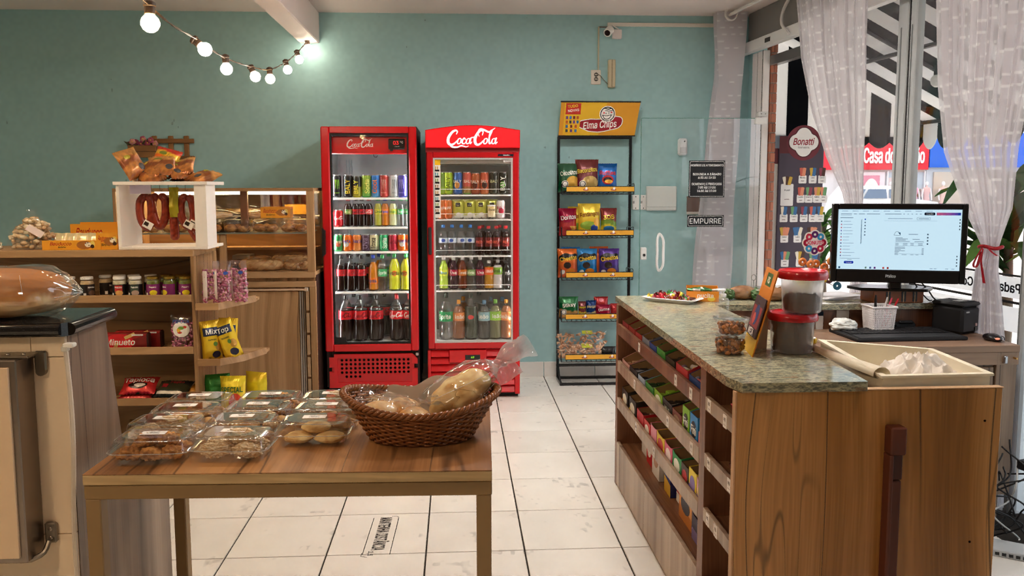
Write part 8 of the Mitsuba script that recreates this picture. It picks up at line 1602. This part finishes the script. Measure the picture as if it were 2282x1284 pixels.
for q, (dx, dz, c) in enumerate([(-0.075, 0.0, '#d8783a'), (-0.045, -0.01, '#d8783a'), (-0.015, -0.008, '#d07030'), (0.03, -0.025, '#cf6e36'), (0.085, -0.005, '#cc6a4a'), (0.055, 0.005, '#d8884a'), (-0.055, -0.055, '#d0a03a'), (-0.02, -0.055, '#d8b04a'), (0.065, -0.05, '#c9962a'), (-0.01, -0.085, '#3a7a80'), (0.025, -0.08, '#d0a83a'), (0.055, -0.085, '#5a2028'), (0.085, -0.075, '#6a2a30'), (0.09, -0.115, '#3a86b0')]):
    k_ = thing('donut_lollipop', '%s donut candy on the lollipop stand, %s' % (('orange', 'orange', 'orange', 'orange', 'orange red', 'light orange', 'golden', 'golden', 'golden', 'teal', 'golden', 'dark red', 'dark red', 'blue')[q], ('top left', 'top, second', 'top, third', 'front middle', 'far right', 'behind the right ones', 'middle row left', 'middle row', 'middle row right', 'lowest row left', 'lowest row middle', 'lowest row right', 'right edge', 'lowest at the right')[q]), 'lollipop', 'donut lollipops on the stand')
    c0 = np.array([LX + dx, LY - 0.065 - 0.03 * ((q * 3) % 4) / 4, 1.135 + dz]); a_ = np.linspace(0, 2 * PI, 17)[:-1]
    MB().add(tube([c0 + [0.0125 * math.cos(t), 0, 0.0125 * math.sin(t)] for t in a_], 0.0085, 8, True), col(c), True).build(k_ + '__ring', 'gloss')
    MB().add(tube([c0 + [0, 0.004, -0.008], np.array([LX, LY - 0.01, 1.06]) * 0.6 + c0 * 0.4], 0.0018, 5), col('#ece8e4')).build(k_ + '__stick', 'satin')
# ------------------------------------------------------------------ cash desk behind the counter
DZ = 0.82
k = thing('cash_desk', 'gray brown wooden cash desk with a drawer unit under the window', 'desk')
MB().add(bx(1.25, 2.40, 3.26, 3.698, DZ - 0.03, DZ, 0.002)).build(k + '__desktop', 'desk_wood')
MB().add(bx(1.25, 2.398, 3.262, 3.285, DZ - 0.085, DZ - 0.03, 0.001)).build(k + '__apron', 'desk_wood')
MB().add(bx(1.60, 2.352, 3.28, 3.69, 0.05, DZ - 0.085)).build(k + '__drawer_unit', 'ash_gray')
for z0, z1 in ((0.52, 0.725), (0.30, 0.51), (0.07, 0.29)): MB().add(bx(1.88, 2.29, 3.264, 3.281, z0, z1, 0.002)).build(k + '__drawer', 'ash_gray')
MB().add(bx(2.30, 2.39, 3.262, 3.69, 0.16, DZ - 0.03, 0.001)).build(k + '__side_panel', 'ash_gray')
MB().add(bx(2.327, 2.342, 3.25, 3.262, 0.742, 0.775, 0.003), col('#b9bcc4')).add(cyl(0.004, 0, 0.02, 10), col('#c9a060'), 30, FRONT((2.375, 3.262, 0.765))).build(k + '__lock', 'metal')
# monitor
k = thing('monitor', 'black monitor with lit pale blue screen on the granite ledge', 'monitor')
MM = mat((2.03, 3.60, 0.0), math.radians(-15.5)) @ np.diag([0.868, 1, 1, 1])
def mon(m_): return xf(m_, MM)
W2, ZT, ZB = 0.332, 1.417, 1.052; pb = col('#0d0d0f')
m = MB(); sx0, sx1, sz0, sz1 = -0.303, 0.303, 1.112, 1.391
for b in ((-W2, sx0, -0.012, 0.03, ZB, ZT), (sx1, W2, -0.012, 0.03, ZB, ZT), (sx0, sx1, -0.012, 0.03, ZB, sz0), (sx0, sx1, -0.012, 0.03, sz1, ZT)): m.add(mon(bx(*b, 0.004)), pb)
m.add(mon(bx(-W2 + 0.02, W2 - 0.02, 0.012, 0.045, ZB + 0.02, ZT - 0.02, 0.006)), pb); m.build(k + '__housing', 'gloss')
P = np.array([[sx0, -0.004, sz0], [sx1, -0.004, sz0], [sx1, -0.004, sz1], [sx0, -0.004, sz1]])
MB().add(mon((P, [[0, 1, 2, 3]])), (0.05, 0.05, 0.05), False).build(k + '__screen', 'gloss', emitter=emit(0.155, (0.62, 0.86, 1.0)))
MF = lambda x, z, l=0.0: MM @ FRONT((x, -0.0045 - l, z))
m, mi_ = MB(), MB(); ink = col('#5a7590'); dk = col('#22384e')
def dash(x, z, w, h=0.0022, c=ink): (mi_ if h < 0.004 else m).add(slab(sbox(0, -h / 2, w, h / 2), 0, 0.0003), c, False, MF(x, z))
R = random.Random(3)
for q in range(12): dash(-0.288, 1.335 - q * 0.0145, 0.006, 0.006, col(('#7aa0c4', '#c47aa0', '#d87a8a', '#7a7ac4')[q % 4])); dash(-0.276, 1.335 - q * 0.0145, 0.03 + 0.03 * R.random())
dash(-0.292, 1.352, 0.065, 0.0035, dk); dash(-0.29, 1.364, 0.055, 0.0012, dk)
for q in range(9): dash(-0.285 + 0.052 * q, 1.383, 0.03, 0.0025)
for x, w in ((-0.29, 0.055), (-0.225, 0.015), (-0.2, 0.03), (-0.16, 0.065), (-0.07, 0.08), (0.02, 0.006), (0.04, 0.006), (0.06, 0.006), (0.08, 0.008), (0.1, 0.008)): dash(x, 1.37, w, 0.003, dk)
for q in range(6): dash(-0.17, 1.345 - q * 0.0145, 0.006, 0.006, ink if q else col('#2048d8'))
m.add(slab(sbox(0, -0.006, 0.052, 0.006).buffer(-0.004).buffer(0.004), 0, 0.0004), col('#141c34'), False, MF(0.122, 1.371)).add(text('Compartilhar', 0.0042, 0.0003, True, fit=0.044), col('#e6ecf4'), False, MF(0.148, 1.371, 0.0006))
for q in range(8): m.add(slab(sbox(0, -0.006, 0.0145, 0.006), 0, 0.0004), col('#d86a9a') * (1 - q / 7) + col('#3048c8') * q / 7, False, MF(0.181 + q * 0.0145, 1.371))
dash(-0.055, 1.349, 0.12, 0.003); dash(-0.075, 1.339, 0.26, 0.0009); m.add(slab(sbox(0, -0.006, 0.065, 0.006).buffer(-0.004).buffer(0.004).difference(sbox(0, -0.006, 0.065, 0.006).buffer(-0.005).buffer(0.0042)), 0, 0.0003), dk, False, MF(0.087, 1.349)); dash(0.095, 1.349, 0.05, 0.003, dk)
m.add(slab(sbox(0, 0, 0.005, 0.115), 0, 0.0003), col('#9ac0e0'), False, MF(-0.187, 1.23))
m.add(slab(sbox(0, -0.006, 0.048, 0.006).buffer(-0.005).buffer(0.005), 0, 0.0004), col('#1a3cc8'), False, MF(-0.266, 1.144)).add(text('Teste grátis', 0.004, 0.0003, True, fit=0.035), col('#e6ecf8'), False, MF(-0.242, 1.144, 0.0006))
dash(-0.288, 1.163, 0.1); dash(-0.25, 1.157, 0.022)
m.add(slab(stroke([(-0.02, -0.005), (-0.012, 0.008), (0.0, 0.01), (0.008, 0.0), (0.01, -0.006), (-0.02, -0.006)], [0.0012] * 6, 20), 0, 0.0004), dk, False, MF(-0.002, 1.279)).add(slab(Polygon([(0, 0), (0.012, 0), (0.012, -0.012)]), 0, 0.0004), col('#3a6a94'), False, MF(-0.002, 1.285))
dash(0.05, 1.277, 0.045, 0.003, dk)
for q, w in enumerate((0.035, 0.06, 0.05, 0.07)): dash(-0.013, 1.261 - q * 0.0055, w, 0.0026, dk)
dash(0.07, 1.2545, 0.035, 0.0026, dk); dash(0.08, 1.244, 0.045, 0.0026, dk)
for z in (1.238, 1.224, 1.187): dash(-0.015, z, 0.142, 0.001, dk)
for q in range(4):
    for j in range(2): dash(-0.013 + q * 0.037, 1.234 - j * 0.006, 0.016 + 0.006 * (q % 2), 0.0026, dk)
for q in range(6): dash(-0.015, 1.218 - q * 0.0056, (0.05, 0.05, 0.03, 0.05, 0.022, 0.016)[q], 0.0026, dk); dash(0.117, 1.213 - q * 0.0056, 0.01, 0.0026, dk)
for x, w in ((-0.015, 0.018), (0.02, 0.024), (0.062, 0.016), (0.088, 0.014)): dash(x, 1.183, w, 0.0022, dk)
for q in range(4): dash(0.14, 1.277 - q * 0.0145, 0.007, 0.007, ink); dash(0.292, 1.345 - q * 0.0145, 0.005, 0.006, dk); dash(0.286, 1.178 - q * 0.0145, 0.005, 0.006, dk)
for x, c in ((-0.293, '#2a5a8a'), (-0.16, '#8ab0b0'), (-0.137, '#5a7ac0'), (-0.115, '#7a4aa0'), (-0.072, '#e05a5a'), (-0.05, '#c0342c')): dash(x, 1.120, 0.009, 0.009, col(c))
for x in (0.16, 0.18, 0.235, 0.265): dash(x, 1.120, 0.014, 0.003)
m.build(k + '__screen_print', 'matte'); mi_.build(k + '__screen_text', 'matte', emitter=emit(0.055, (0.6, 0.8, 1.0)))
MB().add(text('Philco', 0.013, 0.0005, True), col('#b4b6b8'), False, MF(-0.032, 1.083, 0.009)).build(k + '__brand', 'satin')
MB().add(mon(bx(-0.03, 0.03, 0.005, 0.04, 1.02, 1.08, 0.005)), pb).build(k + '__neck', 'gloss')
MB().add(slab(Polygon([(-0.14, -0.055), (0.14, -0.055), (0.18, 0.02), (0.12, 0.085), (-0.12, 0.085), (-0.18, 0.02)]).buffer(0.01), 1.0065, 1.02), pb, 20, mat((2.06, 3.70, 0), math.radians(-15.5))).build(k + '__base', 'gloss')
k = thing('wooden_crate', 'flat brown slatted wooden box carrying the monitor', 'box'); cw = tinted('#6e3a1c', '#94562e', 3, 60)
MB().add(bx(1.965, 2.21, 3.672, 3.80, 0.9455, 1.006, 0.003), cw).build(k + '__body', 'satin')
for x in (2.025, 2.10, 2.155): MB().add(bx(x, x + 0.022, 3.6705, 3.6725, 0.952, 1.0), col('#241a14')).add(bx(x + 0.009, x + 0.0115, 3.6695, 3.6706, 0.948, 1.004), col('#d8b48a')).build(k + '__slot', 'satin')
solo(MB().add(tube(curve([(2.17, 3.70, 1.08), (2.23, 3.68, 1.01), (2.27, 3.69, 0.965), (2.31, 3.70, 0.945)], 20), 0.0035, 6), col('#121214')).add(tube(curve([(2.15, 3.69, 1.07), (2.20, 3.69, 1.0), (2.25, 3.70, 0.955), (2.28, 3.72, 0.95)], 20), 0.003, 6), col('#121214')), 'monitor_cable', 'satin', 'black cables running down from behind the monitor', 'cable')
m = MB()
for q in range(4): m.add(xf(bx(-0.11, 0.11, -0.09, 0.09, 0.9455 + q * 0.004, 0.949 + q * 0.004), mat((1.87 + 0.004 * q, 3.88, 0), 0.12 * q)), col('#e6e6ea'))
solo(m, 'paper_stack', 'matte', 'stack of white papers left of the monitor on the granite ledge', 'paper')
# items on the desk
KM = mat((1.99, 3.51, DZ), math.radians(1.5)); k = thing('keyboard', 'black keyboard with palm rest lying on the cash desk', 'keyboard')
MB().add(xf(bx(-0.255, 0.255, -0.135, 0.125, 0.0, 0.016, 0.004), KM), col('#17181a')).add(xf(bx(-0.235, 0.235, -0.128, -0.045, 0.0155, 0.018, 0.001), KM), col('#2c2e31')).build(k + '__case', 'satin')
m = MB()
for r in range(5):
    for c in range(20): m.add(xf(bx(-0.232 + c * 0.0233, -0.213 + c * 0.0233, -0.03 + r * 0.028, -0.006 + r * 0.028, 0.016, 0.021, 0.002), KM), col('#1c1d20'))
m.build(k + '__keys', 'satin'); tag(k + '__keys', kind='stuff')
k = thing('receipt_printer', 'black receipt printer with small paper strip on top, at the right of the desk', 'printer')
PM = mat((2.32, 3.595, DZ), math.radians(27))
MB().add(xf(bx(-0.07, 0.07, -0.075, 0.075, 0.002, 0.125, 0.012), PM), col('#17181a')).build(k + '__body', 'satin')
MB().add(xf(bx(-0.072, 0.072, -0.078, 0.078, 0.126, 0.146, 0.01), PM), col('#1d1e21')).build(k + '__cover', 'satin')
MB().add(xf(bx(-0.05, 0.05, -0.06, -0.04, 0.146, 0.149, 0.001), PM), col('#0c0c0e')).add(xf(bx(-0.03, 0.03, -0.035, 0.0, 0.147, 0.149), PM), col('#9a9c9e')).build(k + '__paper_slot', 'satin')
MB().add(xf(bx(-0.045, -0.02, -0.0775, -0.075, 0.10, 0.106), PM), col('#b9bbbd')).add(xf(bx(0.035, 0.047, -0.0775, -0.075, 0.035, 0.047), PM), col('#d8b8b8')).add(xf(bx(0.03, 0.05, -0.078, -0.075, 0.012, 0.03), PM), col('#08080a')).build(k + '__panel', 'gloss')
k = thing('mouse', 'dark computer mouse with a red glow at the desk edge', 'mouse')
MB().add(xf(ball(1.0, (0, 0, 0.014), (1, 1, 1), 3), mat((2.355, 3.36, DZ), 0.5, s=(0.034, 0.052, 1))) if False else ((trimesh.creation.icosphere(3, 1.0).vertices * [0.032, 0.05, 0.019] + [2.35, 3.37, DZ + 0.013]).clip([-9, -9, DZ + 0.001], [9, 9, 9]), trimesh.creation.icosphere(3, 1.0).faces), col('#151012'), True).build(k + '__shell', 'gloss')
MB().add(ball(0.008, (2.342, 3.325, DZ + 0.016), (1.4, 0.8, 0.6), 1), col('#d84a34'), True).build(k + '__glow', 'matte', emitter=emit(0.25, (1.0, 0.25, 0.16)))
MB().add(tube(curve([(2.37, 3.41, DZ + 0.01), (2.41, 3.45, DZ + 0.012), (2.42, 3.40, DZ + 0.01), (2.398, 3.36, DZ + 0.004)], 16), 0.002, 5), col('#141416')).build(k + '__cable', 'satin')
k = thing('pen_basket', 'white woven plastic pen basket on the desk', 'basket'); PX, PY = 1.955, 3.60
def rr(s_, z): return np.array([[PX - s_, PY - s_, z], [PX + s_, PY - s_, z], [PX + s_, PY + s_, z], [PX - s_, PY + s_, z]])
wp = col('#e6e2e4'); m = MB()
for q in range(12):
    z = DZ + 0.004 + q * 0.0105; s_ = 0.046 + 0.008 * q / 11; P = rr(s_, z); m.add(tube(np.vstack([P[i] + (P[(i + 1) % 4] - P[i]) * t for i in range(4) for t in np.linspace(0, 1, 8)[:-1]]), 0.0028, 5, True), wp)
for q in range(48):
    i, t = q // 12, (q % 12 + 0.5) / 12; A, B = rr(0.046, DZ + 0.002), rr(0.054, DZ + 0.122); m.add(tube([A[i] + (A[(i + 1) % 4] - A[i]) * t, B[i] + (B[(i + 1) % 4] - B[i]) * t], 0.0032, 5), wp)
m.build(k + '__weave', 'satin'); tag(k + '__weave', kind='stuff')
P = rr(0.056, DZ + 0.124); MB().add(tube(np.vstack([P[i] + (P[(i + 1) % 4] - P[i]) * t for i in range(4) for t in np.linspace(0, 1, 6)[:-1]]), 0.005, 6, True), wp).add(bx(PX - 0.045, PX + 0.045, PY - 0.045, PY + 0.045, DZ + 0.0005, DZ + 0.004), wp).build(k + '__rim', 'satin')
for q, (dx, dy, tx, ty, c, lb) in enumerate(((-0.03, 0.0, 0.0, 0.0, '#17171a', 'thick black marker standing in the white basket'), (0.02, 0.01, 0.1, 0.02, '#d8d4d4', 'white pen leaning right in the white basket'), (0.03, -0.01, 0.16, 0.0, '#c42a34', 'red pen leaning right in the white basket'), (0.03, 0.015, 0.12, 0.0, '#d8506a', 'pink pen in the white basket'))):
    a0 = np.array([PX + dx * 0.6, PY + dy, DZ + 0.01]); a1 = a0 + np.array([tx * 0.42, ty, 0.165 if q == 0 else 0.15])
    solo(MB().add(tube([a0, a0 + (a1 - a0) * 0.9, a1], [0.006 if q == 0 else 0.0045] * 2 + [0.003], 8), col(c)), 'pen', 'gloss', lb, 'pen', 'pens in the white basket')
v, f = lump(1.0, 55, 0.28, 3.2, 4, (0.062, 0.05, 0.034)); solo(MB().add((v + [1.79, 3.60, DZ + 0.034], f), tinted('#c9ccc8', '#eceeea', 4, 60), True), 'crumpled_cloth', 'matte', 'crumpled white cloth behind the keyboard\'s left end', 'cloth')
solo(MB().add(bx(2.06, 2.165, 3.645, 3.69, DZ, DZ + 0.035, 0.008), col('#141416')).add(bx(2.08, 2.15, 3.64, 3.66, DZ + 0.03, DZ + 0.045, 0.006), col('#1a1a1c')), 'power_adapter', 'satin', 'black power adapter between pen basket and printer', 'adapter')
solo(MB().add(bx(1.80, 1.86, 3.694, 3.6985, DZ + 0.02, DZ + 0.09), col('#c9c4c0')), 'pinned_note', 'matte', 'pale note pinned to the walnut panel behind the cloth', 'note')
solo(MB().add(bx(1.70, 1.735, 3.694, 3.6985, DZ + 0.0, DZ + 0.085), col('#d8d4d2')).add(bx(1.70, 1.735, 3.693, 3.694, DZ + 0.065, DZ + 0.085), col('#1d2430')), 'leaflet', 'matte', 'white leaflet with dark head on the walnut panel beside the red tub', 'leaflet')
# cream tray with cloth behind the gate
k = thing('cream_tray', 'cream plastic tray with a folded white cloth behind the end gate', 'tray'); cr = col('#d9cfb8')
A = [(1.235, 2.235), (1.565, 2.245), (1.60, 2.60), (1.30, 2.78)]; o = Polygon(A); i_ = o.buffer(-0.012)
MB().add(slab(o.difference(i_), 0.85, 0.945), cr, 20).add(slab(o, 0.845, 0.855), cr, 20).add(slab(o.buffer(0.008, join_style=2).difference(i_), 0.943, 0.95), cr, 20).build(k + '__shell', 'satin')
MB().add(bx(1.17, 1.57, 2.225, 2.8, 0.80, 0.844)).build(k + '__support_shelf', 'walnut_deep')
x, y = np.meshgrid(np.linspace(-1, 1, 64), np.linspace(-1, 1, 64), indexing='ij'); q = np.stack([x * 1.6, y * 1.6, x * 0], -1)
rg = lambda f, sd: 1 - 2 * np.abs(meshkit.noise(q * f + sd, sd) - 0.5)
zz = 0.82 + 0.125 * np.clip(1.15 - (x ** 2 + y ** 2) ** 0.8, 0, 1) ** 0.6 + 0.05 * (rg(1.7, 3) - 0.6) + 0.028 * (rg(3.1, 5) - 0.6) + 0.006 * (rg(7, 2) - 0.5)
solo(MB().add(grid(np.stack([1.47 + x * 0.112, 2.45 + y * 0.13 - 0.03 * x, np.maximum(zz, 0.857)], -1)), col('#e0d8cf'), 40), 'folded_cloth', 'matte', 'rumpled white cloth lying in the cream tray', 'cloth')
pc = curve([(1.19, 2.64, 0.962), (1.205, 2.52, 0.958), (1.225, 2.40, 0.953), (1.25, 2.27, 0.949)], 20); G = []
for i_, p in enumerate(pc):
    r_ = 0.010 + 0.016 * (i_ / 19) ** 0.7; a_ = np.linspace(-0.5, PI + 0.2, 10); G.append(np.stack([p[0] + r_ * np.cos(a_), np.full(10, p[1]), p[2] - 0.006 + r_ * 0.9 * np.sin(a_)], -1))
MB().add(grid(np.array(G)), lambda v: Mix(col('#b58c6c'), col('#dcd2bd'), (2.60 - v[:, 1]) * 5), True).build(k + '__curled_flap', 'satin')
solo(MB().add(xf(bx(-0.055, 0.055, -0.012, 0.012, 0, 0.02, 0.004), mat((1.262, 2.86, 0.925), -0.5)), col('#d8b62a')).add(xf(bx(-0.05, 0.0, -0.014, 0.014, 0.018, 0.03, 0.004), mat((1.255, 2.87, 0.925), -0.5)), col('#17171a')).add(xf(bx(0.0, 0.05, -0.0125, 0.0125, 0.019, 0.0215), mat((1.262, 2.86, 0.925), -0.5)), col('#ece8e4')).add(xf(bx(1.23, 1.30, 2.82, 2.9, 0.80, 0.924), np.eye(4)), col('#5a3a28')), 'box_cutter', 'gloss', 'yellow box cutter beside the red lidded tubs', 'cutter')
# cables and router on the floor at the right
k = thing('router', 'gray router on the floor among the cables', 'router')
MB().add(xf(bx(-0.10, 0.10, -0.06, 0.06, 0.0, 0.03, 0.004), mat((2.235, 3.05, 0.0), -0.6)), col('#b9bcbe')).build(k + '__case', 'satin')
m = MB()
for q in range(7): m.add(xf(bx(-0.085 + q * 0.024, -0.07 + q * 0.024, -0.0615, -0.0595, 0.008, 0.02), mat((2.235, 3.05, 0.0), -0.6)), col('#2a2c2e'))
m.build(k + '__ports', 'satin')
R = random.Random(12)
for q in range(7):
    p0 = np.array([2.35 + R.uniform(-0.04, 0.04), 3.22, 0.42 - q * 0.03]); pts = [p0]
    for j in range(5): pts.append(np.array([2.27 + R.uniform(-0.1, 0.12), 3.14 + R.uniform(-0.07, 0.07), max(0.012, 0.30 - j * 0.07 - q * 0.012 + R.uniform(-0.03, 0.05))]))
    solo(MB().add(tube(curve(pts, 50), 0.0035, 6), col('#141416' if q != 3 else '#d8d8d6'), True), 'power_cable', 'satin', ('thick black cable hanging beside the desk', 'black cable looping over the router', 'black cable nearest the glass', 'white cable among the black ones by the desk', 'lowest black cable by the router', 'black cable coiled at the wood panel', 'black cable crossing the others')[q], 'cable', 'cables beside the desk')
solo(MB().add(xf(bx(-0.05, 0.05, -0.025, 0.025, -0.02, 0.02, 0.006), mat((2.40, 3.16, 0.33), 0.3)), col('#17171a')), 'power_strip', 'satin', 'black power strip hanging in the cables beside the desk', 'power strip')
k = thing('wooden_stool', 'slanting brown wooden stool leg at the lower right frame edge', 'stool')
(MB().add(tube([(2.06, 2.66, 0.0), (2.135, 2.68, 0.35), (2.17, 2.69, 0.52)], 0.024, 10), tinted('#5a4030', '#8a6a4c', 3, 40), True).build(k + '__leg', 'satin'))
# ------------------------------------------------------------------ string lights
BULBS = [(-0.975, 2.70, 2.022, -0.975, 2.70, 2.065), (-1.06, 3.55, 2.081, -1.09, 3.55, 2.108), (-1.124, 4.1, 2.077, -1.127, 4.1, 2.118), (-1.13, 4.7, 2.12, -1.15, 4.7, 2.163), (-1.126, 5.05, 2.153, -1.128, 5.05, 2.198), (-1.121, 5.55, 2.278, -1.13, 5.55, 2.318), (-1.108, 5.9, 2.399, -1.12, 5.9, 2.438), (-1.081, 6.13, 2.515, -1.088, 6.13, 2.556), (-0.95, 1.85, 2.185, -0.95, 1.85, 2.227), (-0.935, 1.05, 2.29, -0.935, 1.05, 2.332)]
WHERE = ['nearest and largest, left of the beam', 'second from the near end', 'third from the near end', 'fourth from the near end', 'at the lowest sag, warmest of the far ones', 'sixth from the near end', 'second below the beam end', 'last, right under the beam end', 'overhead, just behind the nearest one in view', 'overhead, closest to the shop front']
cord = thing('light_cord', 'thin twisted brown cord of the string lights hanging from the beam', 'cord')
pts = [(-0.93, 0.9, 2.36), (-0.95, 1.7, 2.25)] + [(s[3], s[1], s[5] + 0.012) for s in BULBS[:8]] + [(-1.085, 6.16, 2.571)]
P = curve(pts, 120); m = MB()
for ph in (0, PI):
    q = np.arange(120) * 0.9 + ph
    m.add(tube(P + np.stack([np.cos(q), 0 * q, np.sin(q)], -1) * 0.0022, 0.0024, 5), col('#5a4636'), True)
m.build(cord + '__wire', 'satin')
for i, (x, y, z, sx, sy, sz) in enumerate(BULBS):
    k = thing('string_bulb', 'glowing round bulb on the cord, ' + WHERE[i], 'light bulb', 'string light bulbs below the beam')
    a = np.array([x, y, z]); b = np.array([sx, sy, sz]); ax = (b - a) / np.linalg.norm(b - a)
    warm = (1.0, 0.66, 0.30) if i in (0, 4) else (1.0, 0.86, 0.66)
    ex = np.cross([0, 1, 0], ax); M = np.eye(4); M[:3, 2] = ax; M[:3, 0] = ex / np.linalg.norm(ex); M[:3, 1] = np.cross(ax, M[:3, 0]); M[:3, 3] = a
    MB().add(lathe([(0, -0.03), (0.012, -0.0275), (0.022, -0.02), (0.029, -0.007), (0.0298, 0.003), (0.026, 0.015), (0.017, 0.025), (0.013, 0.03)], 20), (0.8, 0.8, 0.8), True, M).build(k + '__globe', 'matte', emitter=emit(BULB_RADIANCE, warm))
    MB().add(lathe([(0.0135, 0.028), (0.0165, 0.03), (0.0165, 0.052), (0.02, 0.055), (0.018, 0.066), (0.006, 0.072), (0, 0.072)], 14), col('#4c3a2c'), 30, M).build(k + '__socket', 'satin')
PAL[0] = mi.Float(np.array(PALETTE, np.float32).ravel()); PAL[1] = mi.Float(np.array(WOOD_ROWS, np.float32).ravel()); dr.eval(PAL[0], PAL[1])
